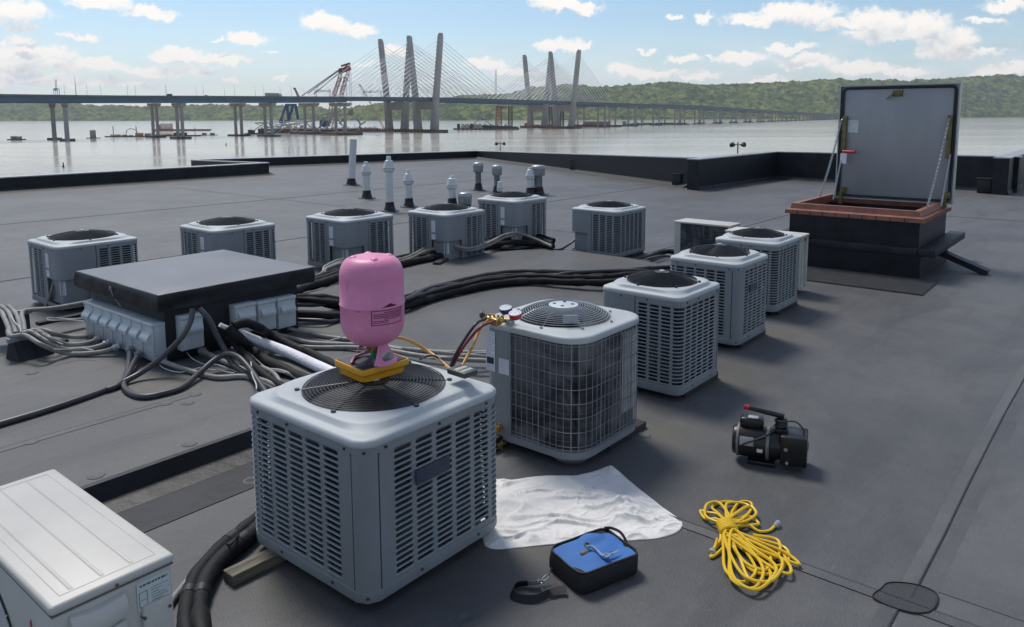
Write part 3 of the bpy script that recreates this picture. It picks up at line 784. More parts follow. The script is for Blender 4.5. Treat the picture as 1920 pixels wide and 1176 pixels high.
# timbers under the units: each block lies on the roof
def block(a, b, w_, h_, label, m_=M_woodd, z=0.0, group='timber blocks under the condensers'):
    a, b = Vector((*a, z)), Vector((*b, z)); d = (b-a).normalized(); k = MB()
    ang = math.atan2(d.y, d.x); R = Matrix.Rotation(ang, 3, 'Z'); L = (b-a).length
    k.rbox((0, -w_/2, 0), (L, w_/2, h_), .004, R, a, 1)
    o = k.build('timber_block', m_); tag(o, label, 'timber block', group); return o
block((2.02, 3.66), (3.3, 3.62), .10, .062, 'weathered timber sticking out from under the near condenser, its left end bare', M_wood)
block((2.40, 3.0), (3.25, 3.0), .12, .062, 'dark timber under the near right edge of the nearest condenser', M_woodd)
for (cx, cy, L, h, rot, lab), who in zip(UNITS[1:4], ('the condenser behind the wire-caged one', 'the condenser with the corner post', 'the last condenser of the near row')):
    block((cx-.3*L, cy-.41*L), (cx+.53*L, cy-.41*L), .11, .066, 'dark timber under the near side of '+who)
    block((cx-.3*L, cy+.3*L), (cx+.53*L, cy+.3*L), .11, .066, 'dark timber under the far side of '+who)
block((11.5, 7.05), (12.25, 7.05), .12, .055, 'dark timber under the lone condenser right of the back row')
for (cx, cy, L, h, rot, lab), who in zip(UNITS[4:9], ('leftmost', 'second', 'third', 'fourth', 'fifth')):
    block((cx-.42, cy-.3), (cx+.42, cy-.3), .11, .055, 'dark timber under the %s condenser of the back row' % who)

# the wire-caged unit
def caged():
    root = empty('condensing_unit', (4.73, 3.39, 0), 'condenser caged in a silver wire grid over dark fins', 'air conditioner')
    C0 = Vector((4.73, 3.39, 0)); hf = .46; r = .20
    def X(b):
        b.v = [tuple(Vector(v)+C0) for v in b.v]; return b
    P_ = 4*(pi*r/2+2*(hf-r)); cr_ = P_/4
    b = MB(); ringloops(b, [('sq', hf-.06, r-.03, .055), ('sq', hf-.01, r, .06), ('sq', hf+.004, r, .068), ('sq', hf+.004, r, .118), ('sq', hf-.004, r, .124), ('sq', hf-.06, r-.03, .124)], 80); X(b).build('base_pan', M_paint, root)
    for (sx, sy) in ((-1, -1), (1, -1), (1, 1), (-1, 1)):
        f = MB(); f.lathe([(.11, .0), (.12, .008), (.125, .012), (.175, .055), (.175, .058)], (C0.x+sx*.27, C0.y+sy*.27, 0), 20); f.build('foot', M_paint, root)
    b = MB(); wallstrip(b, 0, P_, .12, .92, -.014, hf, r, step=.03); X(b).build('coil', M_fins, root)
    # panel round the far left corner: corner (-,+) sits at s = 3/4 P
    sc = P_*.75
    b = MB(); wallstrip(b, sc-.30, sc+.265, .122, .925, .004, hf, r, th=.02, step=.03); X(b).build('control_panel', M_paint, root)
    wv = MB(); wh = MB()
    s = sc+.275; i = 0
    while s < sc-.30+P_-.01:
        wv.tube([pf(s, .122, .012, hf, r), pf(s, .925, .012, hf, r)], .0026 if i % 5 else .0042, 4); s += .0525; i += 1
    for k, z in enumerate([.14, .165, .27, .375, .48, .585, .69, .795, .90]):
        wh.tube([pf(sc+.275+(P_-.575)*q/110, z, .009, hf, r) for q in range(111)], .0028, 4)
    wv.v += []; m_ = MB(); m_.v = wv.v+wh.v; n_ = len(wv.v); m_.f = wv.f+[tuple(i_+n_ for i_ in f) for f in wh.f]; m_.m = [0]*len(m_.f)
    X(m_).build('wire_guard', M_galv, root)
    fm = MB()                                       # finer mesh guard on the far part of the right face
    s0 = cr_-.30
    for k in range(15): fm.tube([pf(s0+.29*k/14, .27, .003, hf, r), pf(s0+.29*k/14, .89, .003, hf, r)], .0026, 3)
    for k in range(40): fm.tube([pf(s0+.29*q/8, .27+.62*k/43, .003, hf, r) for q in range(9)], .0032, 3)
    X(fm).build('fine_mesh_guard', mat('bright_wire', (.62, .62, .62), .4, .2), root)
    b = MB(); R = .965
    ringloops(b, [('sq', hf-.03, r, .918), ('sq', hf+.010, r, .918), ('sq', hf+.014, r, .922), ('sq', hf+.014, r, R-.012), ('sq', hf+.009, r, R-.002), ('sq', hf-.004, r, R+.003), ('sq', hf-.03, r, R+.004), ('c', .385, R+.006), ('c', .372, R+.014), ('c', .36, R+.008), ('c', .355, R-.16)], 80)
    X(b).build('lid', M_top, root, ang=50)
    g_ = MB()
    def dome(r_): return R+.095 if r_ < .11 else R+.012+.083*(1-max(0, (r_-.11)/.255)**2.3)
    for k in range(14):
        r_ = .13+.235*k/13; z = dome(r_)
        g_.tube([(r_*cos(t), r_*sin(t), z) for t in (2*pi*q/48 for q in range(48))], .0034, 5, closed=True)
    for k in range(8):
        a = 2*pi*k/8+.2; g_.tube([(r_*cos(a), r_*sin(a), dome(r_)-.006) for r_ in (.12, .18, .24, .30, .34, .365)]+[(.392*cos(a), .392*sin(a), R+.01)], .0045, 5)
        g_.cyl((.392*cos(a), .392*sin(a), R+.006), (.392*cos(a), .392*sin(a), R+.02), .011, n=8)
    gg = X(g_).build('fan_grille', M_galv, root)
    c = MB(); c.lathe([(.115, R+.093), (.115, R+.098), (.10, R+.102), (0, R+.103)], n=36); X(c).build('grille_cap', mat('cap_white', (.62, .64, .65), .35, .2), gg)
    for k in range(4):
        c = MB(); c.cyl((.07*cos(k*pi/2+.5), .07*sin(k*pi/2+.5), R+.101), (.07*cos(k*pi/2+.5), .07*sin(k*pi/2+.5), R+.106), .014, n=10)
        X(c).build('cap_bolt', M_dark, gg)
    c = MB(); d_ = Vector((-.707, -.707, 0)); u_ = Vector((.707, -.707, 0)); o_ = d_*.315-u_*.055+Vector((0, 0, R+.045))
    c.prism([(p.x, p.y) for p in (o_, o_+u_*.11, o_+u_*.11+d_*.012, o_+d_*.012)], R+.035, R+.095); X(c).build('brand_plate', mat('plate_grey', (.34, .37, .42), .4), gg)
    c = MB(); c.lathe([(.352, R-.155), (.352, R-.3), (0, R-.3)], n=32); c.cyl((0, 0, R-.2), (0, 0, R+.02), .08, n=20); X(c).build('fan_well', M_coil, root)
    c = MB()
    for k in range(3):
        a0 = k*2*pi/3+.7; vs = []
        for j in range(6):
            for i in range(5):
                r_ = .08+.26*i/4; a = a0+(j/5-.5)*1.3; vs.append((r_*cos(a), r_*sin(a), R-.12+.07*(j/5)))
        c.add(vs, [(j*5+i, j*5+i+1, (j+1)*5+i+1, (j+1)*5+i) for j in range(5) for i in range(4)])
    X(c).build('fan', mat('fan_aluminium'), root)
    # stickers on the left face (normal -x)
    x = C0.x-hf-.0065
    def st(pxa, pya, pxb, pyb, rows, sd_):
        a, b_ = GX(pxa, pya, x), GX(pxb, pyb, x); l = MB(); k = MB()
        l.quad((x, a.y, b_.z), (x, b_.y, b_.z), (x, b_.y, a.z), (x, a.y, a.z)); lo = l.build('sticker', M_label, root, smoothit=False)
        textlines(k, (x-.001, a.y, b_.z), (0, -1, 0), (0, 0, 1), a.y-b_.y, a.z-b_.z, rows, sd_, lh=.18)
        k.build('sticker_print', M_ink, lo, smoothit=False); return a, b_
    a, b_ = st(911, 619, 928, 698, 20, 11)
    z0 = b_.z+(a.z-b_.z)*.19; k = MB(); k.quad((x-.002, a.y-.01, z0), (x-.002, b_.y+.01, z0), (x-.002, b_.y+.01, z0+.05), (x-.002, a.y-.01, z0+.05)); k.build('sticker_print', M_ink, root, smoothit=False)
    st(935, 671, 954, 705, 10, 12)
    return root
caged()
block((4.15, 3.72), (4.65, 3.70), .2, .10, 'black rubber riser pad beside the left foot of the wire-caged condenser', M_rubber)
block((4.75, 3.02), (5.3, 3.02), .1, .05, 'dark timber under the right foot of the wire-caged condenser', M_woodd)
# brass service valves at its lower left
o = empty('service_valve', GX(945, 815, 4.262), 'brass service valves and fittings low on the wire-caged condenser', 'valve')
for (a_, b_, l_) in ((940, 800, .07), (943, 832, .06)):
    p = GX(a_, b_, 4.262); k = MB(); k.cyl(p+Vector((.03, 0, 0)), p+Vector((-l_, 0, 0)), .016, n=8); k.cyl(p+Vector((-.02, 0, .03)), p+Vector((-.02, 0, -.05)), .011, n=8); k.cyl(p+Vector((-.05, 0, 0)), p+Vector((-.066, 0, 0)), .024, n=6)
    k.build('valve_body', M_brass, o)
k = MB(); p = GX(941, 845, 4.262); k.tube(cr([p+Vector((.02, 0, 0)), p+Vector((-.08, 0, -.01)), p+Vector((-.16, .02, -.08)), p+Vector((-.2, .1, -.14))], 5), .014, 8); k.build('copper_stub', M_brass, o)

# white mini-split in the lower left corner
def minisplit():
    z1 = .93; A = G(325, 1040, z1); B = G(99, 1132, z1); C = G(97, 880, z1)
    x1, y0 = A.x, (A.y+B.y)/2; x0 = B.x; y1 = C.y; z0 = .10
    x0 = x1-.40
    root = empty('minisplit_condenser', ((x0+x1)/2, (y0+y1)/2, 0), 'white mini-split outdoor unit with ribbed top in the lower left corner', 'air conditioner')
    b = MB(); b.rbox((x0, y0, z0), (x1, y1, z1-.035), .014); b.build('casing', M_white, root)
    b = MB(); b.rbox((x0-.008, y0-.008, z1-.036), (x1+.008, y1+.008, z1), .014, seg=3); t_ = b.build('top_cover', M_white, root)
    b = MB()
    for i in range(3):
        xx = x0+.08+.10*i
        b.add([(xx-.007, y0+.05, z1+.0004), (xx+.007, y0+.05, z1+.0004), (xx+.007, y1-.05, z1+.0004), (xx-.007, y1-.05, z1+.0004), (xx-.0015, y0+.056, z1+.0036), (xx+.0015, y0+.056, z1+.0036), (xx+.0015, y1-.056, z1+.0036), (xx-.0015, y1-.056, z1+.0036)],
              [(0, 1, 5, 4), (1, 2, 6, 5), (2, 3, 7, 6), (3, 0, 4, 7), (4, 5, 6, 7)])
    b.tube([(x0+.04, y0+.04, z1-.001), (x1-.04, y0+.04, z1-.001), (x1-.04, y1-.04, z1-.001), (x0+.04, y1-.04, z1-.001)], .0025, 6, closed=True)
    b.build('pressed_ribs', M_white, t_)
    b = MB(); b.box((x0-.003, y0-.003, z1-.041), (x1+.003, y1+.003, z1-.035)); b.build('cover_gap', M_wgap, root)
    # right end face (towards -y): grip, service cover, diagram label, screws
    y = y0-.002
    b = MB()
    g0, g1 = GY(128, 1150, y), GY(232, 1110, y)
    xa, xb = g0.x, g1.x; zt = g1.z+.005
    vs = []
    for i in range(9):
        t = i/8; prof = [(0, 0), (.02, -.004), (.038, -.025), (.042, -.06), (.036, -.075), (.0, -.08)]
        for (d, z) in prof: vs.append((xa+(xb-xa)*t, y-d*(.75+.25*sin(pi*t)), zt+z-.01*sin(pi*t)))
    m6 = 6; b.add(vs, [(i*m6+j, (i+1)*m6+j, (i+1)*m6+j+1, i*m6+j+1) for i in range(8) for j in range(m6-1)]+[tuple(range(m6)), tuple(8*m6+j for j in range(m6-1, -1, -1))])
    b.build('carry_grip', M_white, root)
    b = MB(); b.rbox((xa+.0, y-.02, zt-.28), (xb, y+.004, zt-.10), .012); b.build('valve_cover', M_white, root)
    b = MB(); q0, q1 = GY(264, 1140, y), GY(320, 1115, y); b.rbox((q0.x, y-.018, zt-.30), (q1.x+.0, y+.004, q0.z+.005), .012); b.build('terminal_cover', M_white, root)
    for (a_, b_) in ((267, 1156), (314, 1132)): p = GY(a_, b_, y); b = MB(); b.cyl((p.x, y+.002, p.z), (p.x, y-.022, p.z), .006, n=10); b.build('screw', mat('screw_bronze', (.18, .14, .1), .4, .6), root)
    p = GY(219, 1095, y-.008); b = MB(); b.cyl((p.x, y, z1-.02), (p.x, y-.012, z1-.02), .006, n=10); b.build('screw', MATS['screw_bronze'], root)
    la, lb_ = GY(256, 1104, y), GY(326, 1146, y); k = MB(); zt2 = GY(290, 1085, y).z
    lx0, lx1 = la.x, x1-.012
    k.quad((lx0, y-.001, zt2-.10), (lx1, y-.001, zt2-.10), (lx1, y-.001, zt2+.01), (lx0, y-.001, zt2+.01)); lo = k.build('diagram_label', mat('label_white', (.6, .65, .63), .5), root, smoothit=False)
    k = MB(); textlines(k, (lx0+.002, y-.002, zt2-.013), (1, 0, 0), (0, 0, 1), lx1-lx0-.004, .02, 1, 31, 1, .4)
    textlines(k, (lx0+.045, y-.002, zt2-.09), (1, 0, 0), (0, 0, 1), lx1-lx0-.05, .07, 7, 32, .6, .25)
    for (a_, b_, c_, d_) in ((.006, -.085, .036, -.083), (.006, -.03, .036, -.028), (.006, -.085, .008, -.028), (.034, -.085, .036, -.028), (.012, -.06, .03, -.058)):
        k.quad((lx0+a_, y-.002, zt2+b_), (lx0+c_, y-.002, zt2+b_), (lx0+c_, y-.002, zt2+d_), (lx0+a_, y-.002, zt2+d_))
    k.build('label_print', mat('label_green_ink', (.05, .16, .15), .5), lo, smoothit=False)
    # front (towards -x): louvred fan guard with a red lozenge mark near the corner
    b = MB(); cy_, cz_ = (y0+y1)/2+.12, (z0+z1)/2-.03
    for k_ in range(14):
        r = .05+.27*k_/13; b.tube([(x0-.012, cy_+r*cos(t), cz_+r*sin(t)) for t in (2*pi*q/36 for q in range(36))], .004, 5, closed=True)
    for k_ in range(8): a = k_*pi/4; b.tube([(x0-.014, cy_, cz_), (x0-.010, cy_+.33*cos(a), cz_+.33*sin(a))], .004, 5)
    b.build('fan_guard', mat('guard_grey', (.5, .5, .49), .5), root)
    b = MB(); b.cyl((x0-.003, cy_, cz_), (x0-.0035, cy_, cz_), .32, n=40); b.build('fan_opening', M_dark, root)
    p = GX(57, 1166, x0-.002); b = MB()
    for k_ in range(3):
        a = pi/2+k_*2*pi/3; d = Vector((0, cos(a), sin(a))); e_ = Vector((0, -sin(a), cos(a))); s_ = .022
        c0 = Vector((x0-.002, p.y, p.z-.028)); b.quad(c0, c0+d*s_*.87+e_*s_*.5, c0+d*s_*1.74, c0+d*s_*.87-e_*s_*.5)
    b.build('red_emblem', mat('emblem_red', (.5, .02, .03), .4), root, smoothit=False)
    for yy in (y0+.15, y1-.2): b = MB(); b.box((x0-.02, yy-.04, 0), (x1+.02, yy+.04, z0)); b.build('stand_rail', M_woodd, root)
minisplit()

# two pale cabinets behind the near row
def cabinet(x0, x1, y0, y1, z1, label, mode):
    root = empty('minisplit_condenser', ((x0+x1)/2, (y0+y1)/2, 0), label, 'air conditioner')
    m_ = mat('cream_cabinet', (.60, .60, .52), .45, dirt=.1) if mode == 'louver' else M_white
    t = .02
    b = MB()
    if mode == 'louver':
        b.rbox((x0, y0+.03, .06), (x1, y1, z1-.03), .01); b.build('casing', m_, root)
        l = MB(); n = 26
        for i in range(n):
            z = .10+(z1-.2)*i/n
            l.box((x0+.03, y0+.0, z), (x1-.03, y0+.03, z+.010)); 
        for xx in (x0, x0+.10, x0+.2, x1-.03): l.box((xx, y0-.002, .06), (xx+.022, y0+.03, z1-.03))
        l.build('side_grille', m_, root)
        d_ = MB(); d_.box((x0+.012, y0+.026, .09), (x1-.012, y0+.029, z1-.06)); d_.build('coil', M_fins, root)
    else:
        b.box((x0, y0, .06), (x1, y0+t, z1-.03)); b.box((x0, y1-.10, .06), (x1, y1, z1-.03)); b.box((x0, y0+t, .06), (x1, y1-.10, .10)); b.box((x1-t, y0+t, .10), (x1, y1-.10, z1-.03)); b.build('casing', m_, root)
        d_ = MB(); d_.box((x0+.03, y0+t, .10), (x0+.06, y1-.10, z1-.03)); d_.build('coil', M_fins, root)
        w_ = MB()
        for i in range(1, 6): yy = y0+(y1-y0-.1)*i/6; w_.tube([(x0+.01, yy, .1), (x0+.01, yy, z1-.035)], .005, 5)
        for i in range(1, 8): zz = .1+(z1-.13)*i/8; w_.tube([(x0+.01, y0+t, zz), (x0+.01, y1-.1, zz)], .005, 5)
        w_.build('wire_guard', M_dark, root)
    b = MB(); b.rbox((x0-.012, y0-.012, z1-.03), (x1+.012, y1+.012, z1), .01); b.build('top_cover', m_, root)
    
    for yy in (y0+.12, y1-.2): b = MB(); b.box((x0+.03, yy, 0), (x1-.03, yy+.08, .06)); b.build('stand_rail', M_woodd, root)
cabinet(10.66, 11.07, 3.66, 4.72, .83, 'cream cabinet with a louvered end just behind the last condenser of the near row', 'louver')
cabinet(11.10, 11.50, 4.86, 5.78, .83, 'white mini-split cabinet with its dark wire-guarded coil facing the camera', 'open')
# ------------------------------------------------------------------ black curb box with disconnects
def one(name, mats, parent, fn, **kw):
    b = MB(); fn(b); return b.build(name, mats, parent, **kw)
def curb():
    root = empty('roof_curb_box', (4.22, 8.02, RZ), 'membrane-wrapped black roof curb with an overhanging flat lid, electrical boxes on its sides', 'roof curb')
    one('curb_body', M_epdm, root, lambda b: b.rbox((3.47, 7.2, 0), (4.98, 8.85, .70), .015))
    def lid(b):
        x0, x1, y0, y1 = 3.38, 5.17, 7.13, 9.02; n = 26; per = []
        for (a, c) in (((x0, y0), (x1, y0)), ((x1, y0), (x1, y1)), ((x1, y1), (x0, y1)), ((x0, y1), (x0, y0))):
            for i in range(n):
                t = i/n; per.append((a[0]+(c[0]-a[0])*t, a[1]+(c[1]-a[1])*t))
        N_ = len(per); cx, cy = (x0+x1)/2, (y0+y1)/2; rows = []
        for (k, z, am) in ((.90, .655, 0), (1.0, .66, .012), (1.004, .69, .016), (1.0, .735, .012), (.999, .775, .006), (.995, .81, .003), (.985, .826, .002), (.97, .83, 0), (.6, .838, 0), (.2, .843, 0)):
            for i, (x, y) in enumerate(per):
                w_ = am*(noise.noise(Vector((x*4, y*4, z*9)))*2.0+noise.noise(Vector((x*11, y*11, z*13)))*1.2)
                rows.append((cx+(x-cx)*(k+w_), cy+(y-cy)*(k+w_), z+(w_*.8 if k > .99 and z < .6 else 0)))
        f = [(r*N_+i, r*N_+(i+1) % N_, (r+1)*N_+(i+1) % N_, (r+1)*N_+i) for r in range(9) for i in range(N_)]+[tuple(9*N_+i for i in range(N_))]
        b.add(rows, f)
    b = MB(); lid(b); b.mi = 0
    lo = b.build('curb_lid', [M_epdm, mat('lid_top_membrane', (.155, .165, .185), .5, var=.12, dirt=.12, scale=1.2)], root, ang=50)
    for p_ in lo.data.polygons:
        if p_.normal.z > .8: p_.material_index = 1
    # hold-down strap with its eye and hook
    a, c = GX(208, 541, 3.37), GX(226, 572, 3.44)
    one('hold_down_hook', M_galv, root, lambda b: (b.tube([a+Vector((-.01, .02*cos(t), .02*sin(t))) for t in (2*pi*k/10 for k in range(10))], .005, 6, closed=True), b.tube(cr([a, a*.6+c*.4+Vector((-.02, 0, 0)), c+Vector((-.02, 0, .02)), c+Vector((-.01, -.03, -.01))], 5), .005, 6)))
    return root
curb()
def disconnect(p0, ux, nrm, w_, h_, d_, label, group='grey disconnect boxes on the curb'):
    """p0: lower left corner seen from the front; ux along the face, nrm outward"""
    ux, nrm = Vector(ux), Vector(nrm); uz = Vector((0, 0, 1)); p0 = Vector(p0)
    R = Matrix((ux, nrm, uz)).transposed()
    root = empty('disconnect_box', p0+ux*w_/2, label, 'electrical box', group)
    one('box_body', M_box, root, lambda b: b.rbox((0, 0, 0), (w_, d_*.72, h_), .006, R, p0))
    one('cover', M_box, root, lambda b: b.rbox((.004, d_*.72, .008), (w_-.004, d_*.86, h_-.03), .008, R, p0))
    def hood(b):
        z0, z1 = h_*.50, h_*.78; vs = []; n = 8
        for i in range(n+1):
            t = i/n; zz = z1-(z1-z0)*t; dd = d_*.86+d_*.32*math.sin(pi*min(1, t*1.25)*.62)*(1 if t < .97 else .0)
            vs += [tuple(R@Vector((w_*.12, dd, zz))+p0), tuple(R@Vector((w_*.88, dd, zz))+p0), ]
        f = [(2*i, 2*i+1, 2*i+3, 2*i+2) for i in range(n)]
        b.add(vs, f); 
        L_ = [tuple(R@Vector((w_*.12, d_*.86, z1-(z1-z0)*i/n))+p0) for i in range(n+1)]; b.add([vs[2*i] for i in range(n+1)]+L_, [(i, i+1, n+2+i, n+1+i) for i in range(n)])
        L_ = [tuple(R@Vector((w_*.88, d_*.86, z1-(z1-z0)*i/n))+p0) for i in range(n+1)]; b.add([vs[2*i+1] for i in range(n+1)]+L_, [(i, i+1, n+2+i, n+1+i) for i in range(n)])
    one('cover_hood', M_box, root, hood)
    one('box_cap', M_box, root, lambda b: b.rbox((-.003, -.0, h_-.028), (w_+.003, d_*.92, h_+.006), .006, R, p0))
    return root
fx0 = 3.335
yl, yr = GX(157, 600, fx0).y, GX(285, 640, fx0).y
zt = (GX(160, 569, fx0).z+GX(285, 610, fx0).z)/2; zb = (GX(160, 632, fx0).z+GX(283, 677, fx0).z)/2; zb = max(zb, .16)
names7 = ['leftmost', 'second', 'third', 'fourth, the middle one,', 'fifth', 'sixth', 'last and rightmost']
for i in range(7):
    w_ = (yl-yr)/7
    disconnect((fx0+.14, yl-w_*i, zb), (0, -1, 0), (-1, 0, 0), w_*.96, zt-zb, .15, 'grey disconnect box, %s of the seven in a row' % names7[i])
def rbx(pl, pr, pt, pb, label, y=7.06):
    a, c = GY(pl, pt, y), GY(pr, pt, y); bt = GY((pl+pr)/2, pb, y).z
    disconnect((a.x, y+.145, max(RZ+.03, bt)), (1, 0, 0), (0, -1, 0), c.x-a.x, a.z-max(RZ+.03, bt), .14, label)
rbx(342, 384, 597, 657, 'lone grey disconnect box right of the curb corner, between two dark conduits')
rbx(443, 483, 576, 626, 'left one of the three grey disconnect boxes on the right side of the curb')
rbx(486, 520, 569, 622, 'middle one of the three grey disconnect boxes on the right side of the curb')
rbx(523, 557, 562, 616, 'right one of the three grey disconnect boxes on the right side of the curb')
disconnect((4.98, 7.5, .27), (0, 1, 0), (1, 0, 0), .2, .27, .14, 'grey disconnect box seen edge-on at the far right end of the curb')

# ------------------------------------------------------------------ cables and conduits
M_tape = mat('black_tape', (.016, .016, .018), .5, spec=.35)
def cable(name, pts, r, m_, label, cat='conduit', group=None, k=7, n=8, rib=False, ends=None):
    P = pxpath(pts, k)
    b = MB()
    if rib:
        Q = []; L = 0
        for p, q in zip(P, P[1:]):
            s_ = max(1, int((q-p).length/.011)); Q += [p+(q-p)*i/s_ for i in range(s_)]
        Q.append(P[-1]); b.tube(Q, [r*(1.0 if i % 2 else .93) for i in range(len(Q))], n)
        o = b.build(name, m_, ang=75)
    else:
        if m_ is M_insul and not isinstance(r, list):
            Q = []
            for p, q in zip(P, P[1:]):
                s_ = max(1, int((q-p).length/.05)); Q += [p+(q-p)*i/s_ for i in range(s_)]
            P = Q+[P[-1]]; r = [r*(1+.22*noise.noise(p*7+Vector((len(P), 0, 0)))-(.10 if abs(noise.noise(p*2.1)) < .03 else 0)) for p in P]
            P = [p+Vector((0, 0, .012*noise.noise(p*3)))+Vector((noise.noise(p*2.3)*.012, 0, 0)) for p in P]
        b.tube(P, r, n+4); o = b.build(name, m_, ang=75)
    tag(o, label, cat, group)
    if m_ is M_insul and rib is False and isinstance(r, list) and len(P) > 30:
        for q_ in range(14, len(P)-3, 17+len(P) % 5):
            e_ = MB(); e_.tube([P[q_], P[q_+1], P[q_+2]], [x*1.06 for x in r[q_:q_+3]], n+4, cap=False); e_.build('tape_band', M_tape, o, ang=75)
    if ends:
        for (i0, i1) in ends:
            e_ = MB(); a, c = P[i0], P[i1]; d = (c-a).normalized()
            e_.cyl(a-d*.02, a+d*.05, r*1.35, n=10); e_.cyl(a+d*.01, a+d*.03, r*1.7, n=6); e_.build('conduit_fitting', M_galv, o)
    return o
Z = RZ
GC = 'grey flexible conduits left of the curb'
cable('flexible_conduit', [(168, 630, .22), (150, 632, .25), (125, 631, .27), (105, 627, .33), (87, 620, .37), (72, 618, .37)], .024, M_conduit, 'grey flexible conduit, uppermost of those running left from the disconnect boxes', group=GC, ends=[(0, 3)], rib=True)
cable('flexible_conduit', [(184, 636, .22), (160, 644, .22), (125, 646, .24), (94, 635, .33), (70, 620, .37), (52, 622, .37)], .024, M_conduit, 'grey flexible conduit dipping second below the row of seven boxes', group=GC, ends=[(0, 3)], rib=True)
cable('flexible_conduit', [(203, 643, .22), (175, 652, .2), (140, 656, .19), (110, 652, .24), (80, 636, .33), (59, 623, .37), (40, 625, .37)], .024, M_conduit, 'grey flexible conduit dipping third below the row of seven boxes', group=GC, ends=[(0, 3)], rib=True)
cable('flexible_conduit', [(222, 650, .22), (195, 659, .18), (162, 663, .165), (130, 663, .165), (105, 658, .22), (75, 645, .32), (46, 629, .37), (20, 631, .37), (15, 620, .38)], .024, M_conduit, 'grey flexible conduit hanging lowest in front of the strut support', group=GC, ends=[(0, 3)], rib=True)
cable('flexible_conduit', [(20, 631, .37), (16, 615, .38), (9, 598, .39), (3, 586, .40), (-12, 576, .4)], .024, M_conduit, 'leftmost grey conduit rising between the two strut supports', group=GC)
cable('flexible_conduit', [(30, 626, .37), (26, 612, .38), (21, 598, .39), (16, 586, .40), (2, 574, .4)], .024, M_conduit, 'second grey conduit rising between the two strut supports', group=GC)
cable('flexible_conduit', [(38, 623, .37), (37, 610, .38), (33, 596, .39), (28, 586, .40), (16, 574, .4)], .024, M_conduit, 'third grey conduit rising between the two strut supports', group=GC)
cable('flexible_conduit', [(46, 622, .37), (44, 605, .38), (41, 592, .40), (44, 584, .41), (62, 581, .41), (100, 578, .40), (156, 568, .36), (180, 562, .30)], .024, M_conduit, 'grey conduit that rises beside the strut then turns right behind the boxes', group=GC)
DK = 'dark smooth conduits by the near corner of the curb'
cable('dark_conduit', [(361, 580, .70), (357, 603, .60), (341, 632, .48), (312, 662, .34), (275, 692, .22), (240, 712, .17), (190, 734, .157), (100, 765, .157), (0, 795, .157), (-90, 820, .157)], .026, M_conduitd, 'long dark conduit dropping from the curb lid and running out to the left edge', group=DK)
cable('dark_conduit', [(374, 579, .70), (392, 599, .60), (405, 626, .46), (421, 655, .31), (437, 684, .2), (464, 702, .17), (495, 722, .157), (540, 745, .157)], .026, M_conduitd, 'dark conduit dropping straight from the curb lid towards the nearest condenser', group=DK)
cable('dark_conduit', [(244, 656, .22), (240, 690, .17), (232, 722, .157), (246, 738, .157), (272, 744, .157), (306, 738, .157), (340, 727, .16), (374, 699, .19), (401, 676, .24), (425, 664, .28), (447, 670, .28), (466, 689, .24), (483, 713, .2), (500, 738, .17), (520, 760, .16)], .026, M_conduitd, 'dark conduit sweeping in a low loop on the deck and back up in an arch', group=DK, ends=[(0, 3)])
cable('dark_conduit', [(260, 664, .22), (250, 681, .20), (238, 705, .175), (222, 722, .165), (200, 731, .160)], .024, M_conduitd, 'short dark conduit curving from the last disconnect box to the deck', group=DK, ends=[(0, 3)])
cable('flexible_conduit', [(297, 675, .20), (327, 686, .175), (367, 699, .157), (408, 708, .157), (456, 706, .157), (500, 716, .157), (540, 735, .157)], .026, M_conduit, 'grey ribbed conduit running from below the curb corner to the near condenser', rib=True, ends=[(0, 3)])
cable('flexible_conduit', [(378, 658, .20), (401, 669, .18), (424, 680, .16), (450, 690, .16), (480, 712, .157)], .026, M_conduit, 'short grey conduit leaving the bottom of the lone disconnect box', rib=True, ends=[(0, 3)])
cable('flexible_conduit', [(485, 688, .17), (500, 692, .19), (515, 702, .19), (524, 716, .17), (530, 735, .16)], .02, M_conduit, 'short pale grey conduit bend just behind the near condenser')
cable('flexible_conduit', [(505, 694, .17), (525, 696, .18), (548, 704, .17), (575, 720, .16)], .02, M_conduit, 'second pale grey conduit end just behind the near condenser')
cable('black_line_set', [(427, 613, .50), (447, 634, .38), (470, 655, .22), (505, 680, .18), (550, 700, .17), (600, 728, .17)], .05, M_insul, 'black insulated pipe under the white one, leaving the right side of the curb', 'insulated pipe')
cable('black_line_set', [(425, 620, .44), (445, 650, .29), (475, 685, .19), (510, 712, .17), (545, 735, .17)], .036, M_insul, 'black insulated pipe lowest beside the white one', 'insulated pipe')
cable('black_line_set', [(437, 611, .50), (461, 606, .50), (488, 616, .42), (508, 630, .28), (546, 648, .2), (583, 663, .18), (618, 680, .18), (660, 700, .18)], .045, M_insul, 'black insulated pipe arching across the three disconnect boxes', 'insulated pipe')
cable('white_line_set', [(412, 609, .53), (428, 616, .48), (450, 624, .41), (490, 642, .26), (540, 661, .2), (590, 684, .19), (625, 700, .19), (680, 726, .19)], [.022 if i < 8 else min(.052, .022+.002*(i-8)) for i in range(50)], M_whiteins, 'thick white insulated pipe running from the curb to the near condenser', 'insulated pipe')
cable('thin_cable', [(415, 632, .25), (440, 640, .22), (470, 665, .2), (500, 690, .18), (535, 700, .18)], .008, M_conduit, 'thin pale cable along the black pipes by the curb', 'cable')
cable('white_wire', [(434, 651, .25), (455, 661, .22), (460, 672, .22), (470, 678, .22), (472, 700, .24), (480, 720, .26), (481, 730, .26)], .006, M_wirew, 'crooked white wire over the conduits left of the near condenser', 'cable')
cable('white_wire', [(350, 660, .2), (360, 672, .17), (385, 684, .15), (408, 684, .15), (450, 700, .15)], .005, M_wirew, 'thin white wire below the lone disconnect box', 'cable')
cable('white_wire', [(292, 678, .17), (310, 692, .15), (340, 698, .15), (375, 690, .16), (395, 693, .15), (440, 700, .15)], .005, M_wirew, 'thin white wire looping on the deck below the curb corner', 'cable')
